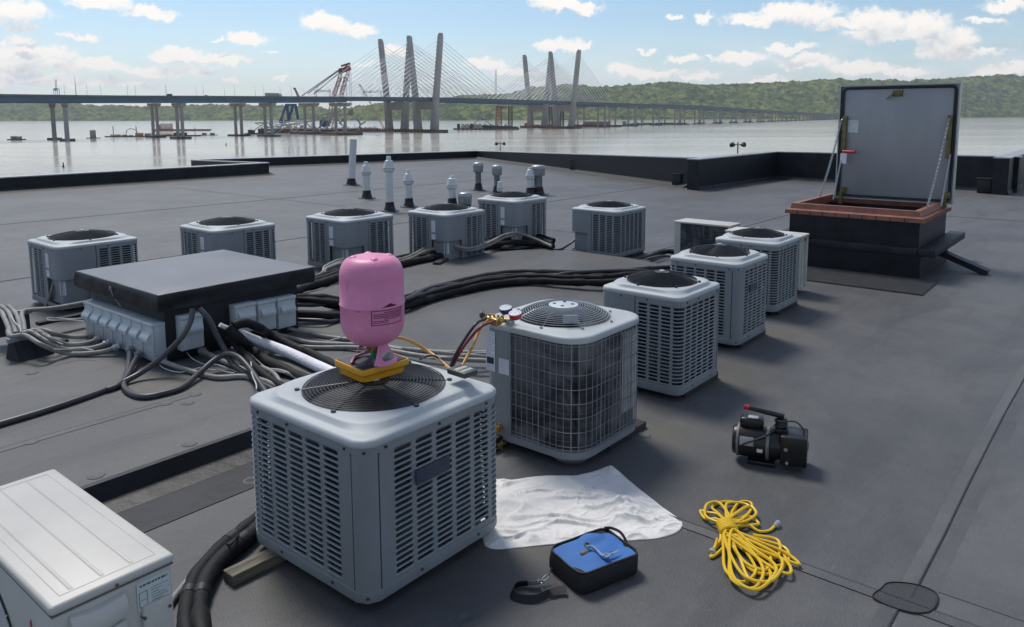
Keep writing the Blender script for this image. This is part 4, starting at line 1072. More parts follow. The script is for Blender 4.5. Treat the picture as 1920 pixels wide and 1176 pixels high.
cable('white_wire', [(20, 590, .44), (26, 602, .43), (38, 615, .42), (38, 623, .42)], .005, M_wirew, 'white wire over the four rising conduits on the left', 'cable')
cable('white_wire', [(62, 621, .42), (85, 624, .38), (105, 640, .3), (118, 646, .27)], .005, M_wirew, 'white wire lying along the upper conduits left of the boxes', 'cable')
cable('white_wire', [(100, 655, .27), (128, 655, .24), (150, 652, .24), (175, 657, .22)], .005, M_wirew, 'white wire lying along the lowest conduits left of the boxes', 'cable')
cable('white_wire', [(158, 597, .3), (130, 598, .3), (95, 596, .3), (88, 599, .3), (98, 601, .3), (130, 600, .28), (158, 603, .28)], .006, M_wirew, 'white wire loop sticking out left of the disconnect boxes', 'cable')
GR = 'grey ribbed conduits between the curb and the wire-caged condenser'
cable('flexible_conduit', [(512, 626, .20), (546, 634, .165), (583, 643, .155), (640, 646, .155), (700, 648, .155), (762, 657, .155), (836, 661, .155), (915, 662, .15), (950, 668, .12)], .026, M_conduit, 'uppermost grey ribbed conduit running right behind the tank', group=GR, rib=True, ends=[(0, 3)])
cable('flexible_conduit', [(500, 634, .17), (540, 647, .155), (590, 652, .155), (660, 652, .155), (720, 656, .155), (787, 667, .155), (860, 674, .15), (915, 677, .14), (950, 684, .1)], .026, M_conduit, 'middle grey ribbed conduit running right behind the tank', group=GR, rib=True)
cable('flexible_conduit', [(540, 616, .20), (565, 622, .17), (610, 631, .155), (680, 640, .155), (740, 652, .155), (800, 658, .20), (870, 666, .17), (930, 671, .12)], .022, M_conduit, 'lowest grey ribbed conduit with a stray wire, right of the disconnect boxes', group=GR, rib=True)
cable('thin_cable', [(800, 672, .17), (850, 668, .18), (900, 662, .17), (940, 664, .14)], .005, M_wirew, 'thin wire lying across the ribbed conduits by the wire-caged condenser', 'cable')
cable('white_wire', [(612, 640, .17), (628, 636, .18), (640, 632, .2), (645, 627, .24)], .005, M_wirew, 'short white wire end sticking up left of the tank', 'cable')
# bundle A: far bundle along the back row
BA = 'black insulated line sets along the back row'
def off(pts, dx, dy, dz_=0): return [p+Vector((0, .09 if dy < 0 else -.06, dz_)) if isinstance(p, Vector) else (p[0]+dx, p[1]+dy, p[2]+dz_) for p in pts]
fa = [Vector((5.0, 8.6, Z+.07)), Vector((5.6, 8.62, Z+.05)), (610, 528, Z+.06), (660, 512, Z+.06), (715, 503, Z+.06), (770, 492, Z+.05), (830, 480, Z+.05), (885, 469, Z+.05), (940, 458, Z+.06), (1000, 455, Z+.06), (1036, 464, Z+.04)]
cable('black_line_set', fa, .062, M_insul, 'thick black line set nearest the camera along the feet of the back row', 'insulated pipe', BA)
cable('black_line_set', off(fa, 0, -7, .03), .055, M_insul, 'thick black line set lying second along the feet of the back row', 'insulated pipe', BA)
cable('black_line_set', off(fa, 2, -13, .05), .045, M_insul, 'thinner black line set lying farthest back along the back row', 'insulated pipe', BA)
GB = 'grey conduits over the back row line sets'
fb = [Vector((5.0, 8.75, .24)), (590, 519, .2), (610, 500, .25), (640, 487, .3), (668, 490, .27), (715, 492, .24), (765, 482, .25), (800, 464, .30), (828, 455, .36), (850, 460, .36), (880, 466, .3), (915, 456, .3), (945, 441, .36), (968, 437, .38), (990, 443, .34), (1015, 453, .26), (1034, 462, .2)]
for i, (dx, dy, lab) in enumerate([(0, 0, 'topmost grey conduit humping over the back row line sets'), (2, 4, 'second grey conduit humping over the back row line sets'), (-2, 8, 'third grey conduit humping over the back row line sets'), (4, -3, 'farthest grey conduit behind the humps of the back row bundle')]):
    sub = fb if i < 1 else (fb[:9] if i in (1, 2) else fb[7:14])
    cable('flexible_conduit', off(sub, dx, dy, -.02*i), .024, M_conduit, lab, group=GB)
cable('flexible_conduit', off(fb[9:14], 2, 4, -.04), .022, M_conduit, 'short grey conduit on the second hump of the back row bundle', group=GB)
# bundle B: middle bundle crossing the raised deck
BB = 'black line sets crossing the raised deck'
m0 = [Vector((5.0, 7.75, .36)), (595, 566, .28), (640, 571, .2), (700, 578, Z+.06), (757, 568, Z+.06), (800, 552, Z+.06), (860, 537, Z+.06), (920, 525, Z+.06), (985, 519, Z+.06), (1060, 521, Z+.06), (1130, 521, Z+.06), (1200, 515, Z+.05), (1262, 512, .08), (1300, 512, .06)]
cable('black_line_set', m0, .06, M_insul, 'thick black line set nearest the camera across the raised deck', 'insulated pipe', BB)
cable('black_line_set', [Vector((5.0, 7.62, .25)), (598, 591, .22), (640, 592, .2), (700, 590, Z+.05)]+off(m0[4:], 2, 8), .052, M_insul, 'black line set leaving the lower right end of the curb', 'insulated pipe', BB)
cable('black_line_set', off(m0, 2, -8, .03), .05, M_insul, 'black line set lying farthest back across the raised deck', 'insulated pipe', BB)
cable('black_line_set', off(m0[:11], 0, -1, .06), .034, M_insul, 'thin black line set on top of the pair across the raised deck', 'insulated pipe', BB)
cable('dark_conduit', [Vector((5.0, 7.7, .33)), (598, 570, .3), (640, 562, .22), (700, 566, .2), (757, 562, Z+.11), (800, 542, Z+.12), (845, 533, Z+.10), (900, 531, Z+.03), (960, 530, Z+.03), (1010, 524, Z+.07), (1060, 513, Z+.13), (1110, 509, Z+.13), (1180, 507, Z+.12), (1262, 509, .1)], .026, M_conduitd, 'dark grey conduit weaving over the line sets on the raised deck')
cable('dark_conduit', [Vector((5.0, 7.5, .2)), (600, 601, .2), (620, 603, .17), (650, 597, .16), (700, 596, .16)], .022, M_conduitd, 'dark conduit end below the edge-on disconnect box')
cable('black_line_set', [(1195, 490, .05), (1215, 484, .06), (1240, 474, .07), (1262, 472, .07), (1290, 480, .05)], .05, M_insul, 'short black line set between the lone condenser and the near row', 'insulated pipe')
cable('dark_conduit', [(1196, 493, .08), (1220, 484, .1), (1245, 480, .08), (1275, 484, .06)], .022, M_conduitd, 'grey conduit beside the short black line set near the lone condenser')
cable('dark_conduit', [(1085, 424, .48), (1085, 436, .38), (1078, 449, .28), (1066, 459, .2), (1052, 467, .15), (1038, 468, .14)], .02, M_conduitd, 'dark cable looping from the lone condenser to the raised deck', 'cable')
# foreground hoses in the lower left
FG = 'black insulated hoses beside the near condenser'
cable('black_line_set', [(540, 935, .05), (500, 975, .05), (460, 1010, .05), (415, 1048, .05), (385, 1090, .05), (374, 1130, .05), (376, 1176, .05), (390, 1240, .05)], .047, M_insul, 'thick black insulated hose curving down behind the near condenser, right one of two', 'insulated pipe', FG, rib=False)
cable('black_line_set', [(530, 925, .05), (484, 970, .05), (440, 1007, .05), (392, 1050, .05), (362, 1092, .05), (350, 1130, .05), (349, 1176, .05), (356, 1240, .05)], .042, M_insul, 'thick black insulated hose curving down behind the near condenser, left one of two', 'insulated pipe', FG)
cable('flexible_conduit', [(420, 1028, .02), (385, 1055, .02), (350, 1092, .02), (320, 1130, .02), (290, 1180, .02)], .02, M_conduit, 'grey conduit lying between the mini-split and the black hoses')
cable('black_hose_tie', [(425, 1018, .10), (432, 1020, .11), (440, 1012, .12), (446, 1002, .10)], .006, M_insul, 'black cable tie end on the foreground hoses', 'cable tie')

# unit whips of the back row
cable('flexible_conduit', [(101, 522, .40), (99, 535, .33), (95, 552, .22), (90, 566, .1), (84, 577, .04)], .02, M_conduit, 'pale wrapped pipe dropping from the leftmost back row condenser')
cable('thin_cable', [(966, 418, .4), (968, 428, .34), (975, 438, .3), (984, 441, .3)], .014, M_conduitd, 'cable dropping from the tallest back row condenser into the bundle', 'cable')

# struts that carry the left conduits
def strut(a, b_, label):
    a, b_ = Vector(a), Vector(b_); root = empty('conduit_support', ((a.x+b_.x)/2, (a.y+b_.y)/2, RZ), label, 'pipe support', 'strut supports under the left conduits')
    d = (b_-a).normalized(); n_ = Vector((-d.y, d.x, 0))
    one('strut_channel', M_galv, root, lambda b: b.beam(a, b_, .045, .045))
    for e_ in (a+d*.12, b_-d*.12):
        def foot(b, e_=e_):
            z0 = RZ; h = a.z-.024
            P_ = [e_+n_*s for s in (-.13, .13, .05, -.05)]
            for k in (-.06, .06): pass
            vs = [tuple(Vector((p.x, p.y, z))+d*k) for k in (-.09, .09) for p, z in zip(P_, (z0, z0, h, h))]
            b.add(vs, [(0, 1, 2, 3), (7, 6, 5, 4), (0, 4, 5, 1), (1, 5, 6, 2), (2, 6, 7, 3), (3, 7, 4, 0)])
        one('rubber_foot', M_epdm2, root, foot, smoothit=False)
strut(G(14, 640, .335), G(92, 622, .335), 'strut support on black feet under the four low conduits left of the boxes')
strut(G(-14, 592, .355), G(60, 583, .355), 'strut support on black feet at the left edge behind the first one')
def plank(a, b_, label, w_=.09, h_=.04, m_=M_woodd, z=RZ+.001): return block((a.x, a.y), (b_.x, b_.y), w_, h_, label, m_, z, 'timber sleepers under the pipes')
plank(G(24, 668, RZ), G(125, 642, RZ), 'dark timber sleeper on the deck below the low conduits')
plank(G(70, 611, RZ), G(160, 592, RZ), 'dark timber sleeper behind the conduits, next to the boxes')
plank(G(785, 552, RZ), G(813, 562, RZ), 'small grey wooden block under the line sets on the raised deck', .12, .07, M_wood)
plank(G(818, 497, RZ), G(835, 488, RZ), 'small dark block under the back row line sets', .12, .04)
plank(G(945, 468, RZ), G(965, 460, RZ), 'small dark block under the second hump of the back row line sets', .12, .04)

# ------------------------------------------------------------------ vent pipes
def vent(base, top, hw, kind, label, group, capw=None, tilt=0):
    g_ = G(*base); h = ZA(g_, top); d = g_.length; pxm = FPX/(g_.x*sin(YA)+g_.y*cos(YA)); r = hw/pxm
    root = empty('vent_pipe', g_, label, 'vent pipe', group)
    T = Vector((0, 0, 0)); tl = proj((g_.x, g_.y, 0))
    topv = g_+Vector((cos(YA)*tilt, -sin(YA)*tilt, 0))
    boot = lambda b: b.lathe([(r*2.6, .004), (r*2.5, .02), (r*1.6, .03), (r*1.42, .10), (r*1.3, .12), (r*1.3, .16), (r*1.2, .165), (r*1.18, .24), (r*1.02, .25)], (g_.x, g_.y, 0), 20)
    one('rubber_boot', M_rubber, root, boot)
    m_ = {'cone': M_pvc, 'plain': M_pvc, 'mush': M_galvd}[kind]
    hp = h if kind == 'plain' else h-(.36 if kind == 'cone' else .15)*min(1, h)
    one('pipe', m_, root, lambda b: b.cyl((g_.x, g_.y, .01), (topv.x, topv.y, hp), r, n=20))
    c = (capw or hw*1.7)/pxm
    if kind == 'cone':
        one('cone_cap', M_pvc, root, lambda b: b.lathe([(r*1.05, hp-.06), (c*.92, hp-.03), (c, hp), (c, hp+.035), (c*.95, hp+.06), (r*1.0, hp+.24), (r*.62, hp+.26), (r*.6, h-.02), (r*.5, h), (0, h)], (topv.x, topv.y, 0), 22))
        one('cap_gap', M_ink, root, lambda b: b.lathe([(c*1.005, hp+.036), (c*1.005, hp+.046)], (topv.x, topv.y, 0), 22))
    if kind == 'mush':
        t_ = h
        one('mushroom_cap', M_galv, root, lambda b: b.lathe([(r*1.1, t_-.34), (c*.93, t_-.32), (c*.97, t_-.30), (c, t_-.13), (c*1.08, t_-.12), (c*1.08, t_-.08), (c, t_-.03), (c*.8, t_), (0, t_+.015)], (topv.x, topv.y, 0), 22))
    return root
GV1 = 'white pipes with cone caps'; GV2 = 'grey pipes with mushroom caps'
vent((659, 347), 261, 6.5, 'plain', 'plain white pipe leaning slightly, tallest against the water', None, tilt=.12)
vent((688, 372), 303, 6.5, 'cone', 'cone capped white pipe just right of the plain leaning one', GV1, 10)
vent((731, 396), 293, 7, 'cone', 'tallest cone capped white pipe, right above the pink tank', GV1, 11)
vent((767, 388), 318, 6.5, 'cone', 'cone capped white pipe right of the tallest one', GV1, 10.5)
vent((848, 388), 330, 7, 'cone', 'cone capped white pipe standing behind the fourth back row condenser', GV1, 10.5)
vent((994, 366), 314, 6, 'cone', 'cone capped white pipe in front of the widest mushroom cap', GV1, 9)
vent((897, 357), 305, 5.5, 'mush', 'mushroom capped grey pipe, leftmost of the three tall ones', GV2, 9.5)
vent((932, 362), 310, 5.5, 'mush', 'mushroom capped grey pipe, middle of the three tall ones', GV2, 9.5)
vent((1009, 365), 310, 8, 'mush', 'widest mushroom capped grey pipe, behind the tallest condenser', GV2, 13)
vent((872, 390), 361, 8, 'mush', 'stubby vent with a broad round cap between two condensers', GV2, 13)
vent((937, 372), 347, 3.5, 'cone', 'small white cone cap just showing above the tallest condenser', GV1, 5.5)

# twin floodlights on the far parapet
for (a, b_, t_, zz, lab) in [(938, 284, 266, zC2, 'twin head floodlight on a short post on the far parapet'), (1383, 288, 267, z4b, 'twin head floodlight on a short post above the stub parapet')]:
    p = G(a, b_, zz); h = ZA(p, t_)-zz; root = empty('floodlight', p, lab, 'floodlight', 'twin floodlights')
    one('post', M_galv, root, lambda b: (b.cyl(p, p+Vector((0, 0, h)), .03, n=8), b.beam(p+Vector((cos(YA)*-.2, sin(YA)*.2, h*.8)), p+Vector((cos(YA)*.2, -sin(YA)*.2, h*.8)), .04)))
    for s in (-1, 1):
        q = p+Vector((cos(YA)*.22*s, -sin(YA)*.22*s, h*.8)); one('lamp_head', M_dark, root, lambda b: b.lathe([(.03, .09), (.08, .06), (.11, -.04), (.10, -.06), (0, -.06)], q, 14, Matrix.Rotation(.5*s, 3, 'Y')))

# ------------------------------------------------------------------ roof hatch
def hatch():
    x0, x1, y0, y1 = 12.93, 14.9, 2.62, 4.6
    root = empty('roof_hatch', ((x0+x1)/2, (y0+y1)/2, 0), 'open roof hatch with a red oxide rim on a tall black curb, lid standing upright', 'roof hatch')
    def shell(b, a, z0, z1, t):
        xa, xb, ya, yb = x0-a, x1+a, y0-a, y1+a
        for (p, q) in (((xa, ya), (xb, ya+t)), ((xa, yb-t), (xb, yb)), ((xa, ya+t), (xa+t, yb-t)), ((xb-t, ya+t), (xb, yb-t))):
            b.box((p[0], p[1], z0), (q[0], q[1], z1))
    one('curb_body', M_epdm, root, lambda b: shell(b, 0, .40, .90, .12), smoothit=False)
    one('curb_base', M_epdm, root, lambda b: shell(b, .05, 0, .40, .2), smoothit=False)
    one('timber_collar', M_epdm2, root, lambda b: (b.rbox((x0-.08, y0-.25, .36), (x1+.35, y0-.005, .475), .015), b.rbox((x0-.08, y1+.005, .36), (x1+.35, y1+.35, .475), .015), b.rbox((x0-.08, y0-.002, .36), (x0-.005, y1+.002, .475), .012)))
    # red rim: inner upstand, sloping skirt with notches
    def rim(b):
        def ring(a, z): return [(x0-a, y0-a, z), (x1+a, y0-a, z), (x1+a, y1+a, z), (x0-a, y1+a, z)]
        L = [ring(-.10, .45), ring(-.10, 1.035), ring(-.03, 1.04), ring(-.02, 1.035), ring(-.0, .95), ring(.055, .935), ring(.06, .93), ring(.065, .865), ring(.02, .865)]
        vs = [p for r_ in L for p in r_]
        b.add(vs, [(4*k+i, 4*k+(i+1) % 4, 4*k+4+(i+1) % 4, 4*k+4+i) for k in range(len(L)-1) for i in range(4)])
    one('red_rim', M_red, root, rim, ang=25)
    for i in range(1, 10):
        y = y0+(y1-y0)*i/9.7
        one('rim_notch', M_epdm, root, lambda b: b.box((x0-.0665, y-.006, .866), (x0-.0635, y+.006, .925)), smoothit=False)
    one('rim_notch_row', M_red, root, lambda b: [b.box((x0+.02, y0-.0665, .866), (x1, y0-.063, .93))]+[b.box((x0+.05+(x1-x0)*i/41., y0-.070, .868), (x0+.075+(x1-x0)*i/41., y0-.0664, .925)) for i in range(40)], smoothit=False)
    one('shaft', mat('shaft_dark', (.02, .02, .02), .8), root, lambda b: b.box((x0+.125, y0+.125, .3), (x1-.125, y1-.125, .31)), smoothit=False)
    # lid, standing on its hinges at the far side
    lx = 14.62
    A, B_ = GX(1567, 372, lx), GX(1789, 372, lx); T0, T1 = GX(1574, 162, lx), GX(1801, 154, lx)
    ya, yb = (B_.y+T1.y)/2, (A.y+T0.y)/2; zt_ = (T0.z+T1.z)/2; zb_ = 1.0
    def frame(b, a, c, e_, f, t, xa, xb):
        b.box((xa, a, e_), (xb, a+t, f)); b.box((xa, c-t, e_), (xb, c, f)); b.box((xa, a+t, e_), (xb, c-t, e_+t)); b.box((xa, a+t, f-t), (xb, c-t, f))
    one('lid_shell', M_hlidr, root, lambda b: (b.box((lx+.085, ya, zb_), (lx+.095, yb, zt_)), frame(b, ya, yb, zb_, zt_, .02, lx-.02, lx+.085)), smoothit=False)
    liner = one('lid_liner', M_hlid, root, lambda b: b.rbox((lx+.01, ya+.09, zb_+.07), (lx+.083, yb-.09, zt_-.07), .01))
    def gask(b):
        P = []; r = .07; c4 = [((yb-.065), zb_+.055), ((ya+.065), zb_+.055), ((ya+.065), zt_-.055), ((yb-.065), zt_-.055)]
        cy, cz = (ya+yb)/2, (zb_+zt_)/2
        for (y, z) in c4:
            sy, sz = (1 if y > cy else -1), (1 if z > cz else -1); y_, z_ = y-sy*r, z-sz*r
            a0 = math.atan2(sz, sy); 
            for k in range(7):
                a = a0+(k/6-.5)*pi/2*( -1 if True else 1); P.append((lx-.005, y_+r*cos(a), z_+r*sin(a)))
        b.tube(P, .020, 6, closed=True)
    one('gasket', M_rubber, root, gask)
    def onlid(px, py): return GX(px, py, lx)
    p = onlid(1681, 175); one('latch', M_brassd, root, lambda b: (b.rbox((lx-.03, p.y-.10, p.z-.05), (lx+.012, p.y+.06, p.z+.05), .008), b.beam(p+Vector((-.04, .03, 0)), p+Vector((-.05, .14, -.10)), .04, .02)))
    a, c = onlid(1591, 226), onlid(1608, 249); l = one('warning_label', M_label, root, lambda b: b.quad((lx+.008, c.y, c.z), (lx+.008, a.y, c.z), (lx+.008, a.y, a.z), (lx+.008, c.y, a.z)), smoothit=False)
    k = MB(); textlines(k, (lx+.006, a.y, c.z), (0, -1, 0), (0, 0, 1), a.y-c.y, a.z-c.z, 9, 41); k.build('label_print', M_ink, l, smoothit=False)
    arms = []
    for (pxt, pyt, pxb_, pyb_, ch0, ch1, rod0, rod1, side) in ((1585, 218, 1586, 282, (1580, 224), (1536, 378), (1582, 284), (1563, 371), 'left'), (1783, 216, 1781, 297, (1781, 222), (1738, 390), (1783, 290), (1768, 380), 'right')):
        t_, u_ = onlid(pxt, pyt), onlid(pxb_, pyb_)
        one('arm_channel', M_brassd, root, lambda b: b.box((lx-.05, t_.y-.035, u_.z), (lx+.012, t_.y+.035, t_.z)), smoothit=False)
        one('hinge', M_brassd, root, lambda b: (b.box((lx-.04, t_.y-.05-.03, zb_+.10), (lx+.012, t_.y+.05-.03, zb_+.20)), b.box((lx-.06, t_.y-.03, .9), (lx-.015, t_.y+.03, zb_+.12))), smoothit=False)
        c0 = onlid(*ch0)+Vector((-.06, 0, 0))
        yy = y1-.05 if side == 'left' else y0+.05
        d_ = ray(*ch1); c1 = CP+d_*((yy-CP.y)/d_.y) if abs(d_.y) > 1e-6 else c0
        c1 = Vector((max(x0+.05, min(x1, c1.x)), yy, 1.03))
        nl = 46; 
        def chain(b):
            for i in range(nl):
                q = c0+(c1-c0)*((i+.5)/nl)-Vector((0, 0, .10*sin(pi*(i+.5)/nl))); d = (c1-c0).normalized(); e_ = d.orthogonal().normalized()
                if i % 2: e_ = d.cross(e_)
                h = (c1-c0).length/nl*.66
                b.tube([q+d*h*cos(t)+e_*.017*sin(t) for t in (2*pi*j/8 for j in range(8))], .0075, 4, closed=True)
        one('hold_chain', M_chain, root, chain)
        r0_ = onlid(*rod0)+Vector((-.05, 0, 0)); r1_ = Vector((r0_.x-.35 if side == 'left' else r0_.x-.35, r0_.y+(.02), 1.0))
        one('support_rod', M_galv, root, lambda b: b.tube([r0_, r1_], .014, 8))
        if side == 'left':
            one('release_handle', M_red if False else mat('handle_red', (.55, .03, .05), .35), root, lambda b: b.cyl(r0_, r0_+Vector((-.10, -.24, .0)), .026, n=10))
            one('handle_tag', M_label, root, lambda b: b.quad(r0_+Vector((-.07, .02, -.03)), r0_+Vector((-.07, -.09, -.03)), r0_+Vector((-.08, -.09, -.22)), r0_+Vector((-.08, .02, -.20))), smoothit=False)
    # black ramped brace falling away to the right
    a, c = G(1765, 468, .36), G(1845, 511, .02); a.z = .33
    e0, e1 = G(1748, 466, .33), G(1852, 512, .03); one('brace_leg', M_epdm, root, lambda b: b.beam(e0, e1, .2, .09))
hatch()
pa = [G(1335, 541), G(1728, 553), G(1766, 524), G(1400, 512)]
root = empty('walk_pad', (12, 3.2, 0), 'dark ribbed rubber walk pad on the roof in front of the hatch', 'mat')
one('pad_base', mat('pad_rubber', (.03, .032, .036), .6, var=.3), root, lambda b: b.prism([(11.72, 2.28), (12.86, 2.30), (12.86, 4.9), (11.72, 4.9)], .002, .012), smoothit=False)
def ribs(b):
    for i in range(38): x = 11.735+1.12*i/38; b.box((x, 2.3, .012), (x+.014, 4.88, .021))
    for i in range(60): y = 2.3+2.57*i/60; b.box((11.73, y, .012), (12.85, y+.010, .018))
one('pad_ribs', mat('pad_rib', (.06, .062, .066), .6), root, ribs, smoothit=False)
# ------------------------------------------------------------------ tools on and around the near condensers
def tank():
    c = G(701, 677, 1.08); c.z = 0
    zt = lambda y: ZA(c, y)
    z0 = 1.078; zs, zseam, zb_, zn = zt(476), zt(567), zt(607), zt(641)
    pxm = FPX/ (Vector((c.x*sin(YA)+c.y*cos(YA), 0, 0)).x*cos(TH)+(CH-1.4)*sin(TH))
    R = 59.5/pxm
    root = empty('refrigerant_tank', (c.x, c.y, z0), 'pink refrigerant tank standing upside down on the yellow scale', 'gas tank')
    def prof(b):
        P = [(.0, zn-.02), (R*.30, zn-.018), (R*.42, zn-.005)]
        for k in range(9):
            a = pi/2*k/8; P.append((R*.42+R*.58*sin(a), zn+ (zb_-zn+.03)*(1-cos(a))))
        P += [(R, zseam-.008), (R*1.02, zseam-.004), (R*1.025, zseam), (R*1.02, zseam+.004), (R, zseam+.008)]
        zsh = zt(519)
        P.append((R, zsh))
        for k in range(1, 11):
            a = pi/2*k/10; P.append((R*.46+R*.54*cos(a)**.8, zsh+(zs-.012-zsh)*sin(a)**.9))
        P += [(R*.3, zs-.004), (0, zs)]
        b.lathe(P, (c.x, c.y, 0), 64)
    one('tank_body', M_pink, root, prof, ang=60)
    for k in range(4):                                   # four pressed feet on what is now the top
        a = YA*0+pi/4+k*pi/2+.25; q = Vector((c.x+R*.56*cos(a), c.y+R*.56*sin(a), zs-.030))
        one('pressed_foot', M_pink, root, lambda b: b.lathe([(R*.20, -.02), (R*.17, .008), (R*.10, .022), (0, .027)], q, 18, Matrix.Rotation(.32, 3, Vector((-sin(a), cos(a), 0)))), ang=80)
    # collar: two curved handle plates with an opening each
    for k, a0 in enumerate((-pi/2-YA+1.15, pi/2-YA+1.15)):
        def plate(b, a0=a0):
            n, m = 22, 12; th = .004
            def pt(u, v, o):                              # u -1..1 around, v 0..1 from bottom (rim) up to the tank
                half = .98*(1-.42*v) ; a = a0+half*u; r = R*(.58-.20*v+.16*(1-v)**2)+o
                return (c.x+r*cos(a), c.y+r*sin(a), z0+.003+(zn+.012-z0)*(v if v > .0 else 0)+ .012*(u*u)*(1-v))
            def hole(u, v): return abs(u) < .66 and .16 < v < .52 and not (abs(u) > .5 and (v < .24 or v > .46))
            for i in range(n):
                for j in range(m):
                    u0, u1 = -1+2*i/n, -1+2*(i+1)/n; v0, v1 = j/m, (j+1)/m
                    if hole((u0+u1)/2, (v0+v1)/2): continue
                    A = [pt(u0, v0, 0), pt(u1, v0, 0), pt(u1, v1, 0), pt(u0, v1, 0)]; B = [pt(u0, v0, -th), pt(u1, v0, -th), pt(u1, v1, -th), pt(u0, v1, -th)]
                    b.add(A+B, [(0, 1, 2, 3), (7, 6, 5, 4)])
                    for (di, dj, e0, e1) in ((-1, 0, 3, 0), (1, 0, 1, 2), (0, -1, 0, 1), (0, 1, 2, 3)):
                        ii, jj = i+di, j+dj
                        if ii < 0 or ii >= n or jj < 0 or jj >= m or hole(-1+2*(ii+.5)/n, (jj+.5)/m): b.add([A[e0], A[e1], B[e1], B[e0]], [(0, 1, 2, 3)])
        one('handle_plate', M_pink, root, plate, ang=50)
    one('tank_valve', M_brass, root, lambda b: (b.cyl((c.x, c.y, z0+.05), (c.x, c.y, zn), .02, n=10), b.cyl((c.x-.04, c.y+.01, z0+.08), (c.x+.05, c.y-.02, z0+.08), .012, n=8)))
    one('valve_handwheel', mat('green_plastic', (.02, .22, .06), .4), root, lambda b: b.cyl((c.x-.02, c.y-.035, z0+.055), (c.x-.03, c.y-.06, z0+.052), .026, n=12))
    # printed panel on the near right of the body
    def surf(px, py):                                     # where a sight line meets the cylinder
        d = ray(px, py); a = d.x**2+d.y**2; bq = -2*(c.x*d.x+c.y*d.y); cq = c.x**2+c.y**2-R*R
        t = (-bq-math.sqrt(max(0, bq*bq-4*a*cq)))/(2*a); return CP+d*t
    def cyl_q(b, a0, a1, za, zb2, o=.0012, n=10):
        vs = [];
        for i in range(n+1):
            a = a0+(a1-a0)*i/n; vs += [(c.x+(R+o)*cos(a), c.y+(R+o)*sin(a), za), (c.x+(R+o)*cos(a), c.y+(R+o)*sin(a), zb2)]
        b.add(vs, [(2*i, 2*i+2, 2*i+3, 2*i+1) for i in range(n)])
    pl, pr = surf(696, 600), surf(752, 590); al, ar = math.atan2(pl.y-c.y, pl.x-c.x), math.atan2(pr.y-c.y, pr.x-c.x)
    if ar < al: ar += 2*pi
    zu, zd = surf(696, 584).z, surf(696, 612).z; T = mat('print_dark_magenta', (.06, .01, .035), .5); s_ = .0038; sa = s_/R
    def frame(b):
        cyl_q(b, al, ar, zu-s_, zu); cyl_q(b, al, ar, zd, zd+s_); cyl_q(b, al, al+sa*1.3, zd+s_, zu-s_); cyl_q(b, ar-sa*1.3, ar, zd+s_, zu-s_)
    pf_ = one('printed_frame', T, root, frame, smoothit=False)
    def text(b):
        rnd = random.Random(5)
        for r_ in range(7):
            z = zu-.014-(zu-zd-.02)*(r_+.3)/7; a = al+.06+(.0 if r_ not in (0, 4) else .35); e_ = ar-.06-(0 if r_ not in (5, 6) else .5)
            while a < e_: l = rnd.uniform(.03, .09); cyl_q(b, a, min(e_, a+l), z, z+.0044, n=2); a += l+.016
    one('printed_text', T, pf_, text, smoothit=False)
    def tri(b):
        am = (al+ar)/2+.06; n = 12
        vs = []
        for i in range(n+1):
            u = -1+2*i/n; a = am+.46*u; hgt = .034*(1-abs(u)); vs += [(c.x+(R+.0014)*cos(a), c.y+(R+.0014)*sin(a), zu+.0005), (c.x+(R+.0014)*cos(a), c.y+(R+.0014)*sin(a), zu+.001+hgt)]
        b.add(vs, [(2*i, 2*i+2, 2*i+3, 2*i+1) for i in range(n)])
    one('printed_triangle', T, root, tri, smoothit=False)
    p2 = surf(651, 545); a2 = math.atan2(p2.y-c.y, p2.x-c.x)
    one('printed_marks', T, root, lambda b: [cyl_q(b, a2, a2+.02, p2.z+.009*k, p2.z+.009*k+.006, n=1) for k in range(5)], smoothit=False)
    p3 = surf(668, 586); a3 = math.atan2(p3.y-c.y, p3.x-c.x)
    one('faint_stamp', mat('print_faint', (.42, .12, .26), .5), root, lambda b: [cyl_q(b, a3+.05*k, a3+.05*k+.035, p3.z, p3.z+.008, n=1) for k in range(3)], smoothit=False)
    return c, R
TC, TR = tank()
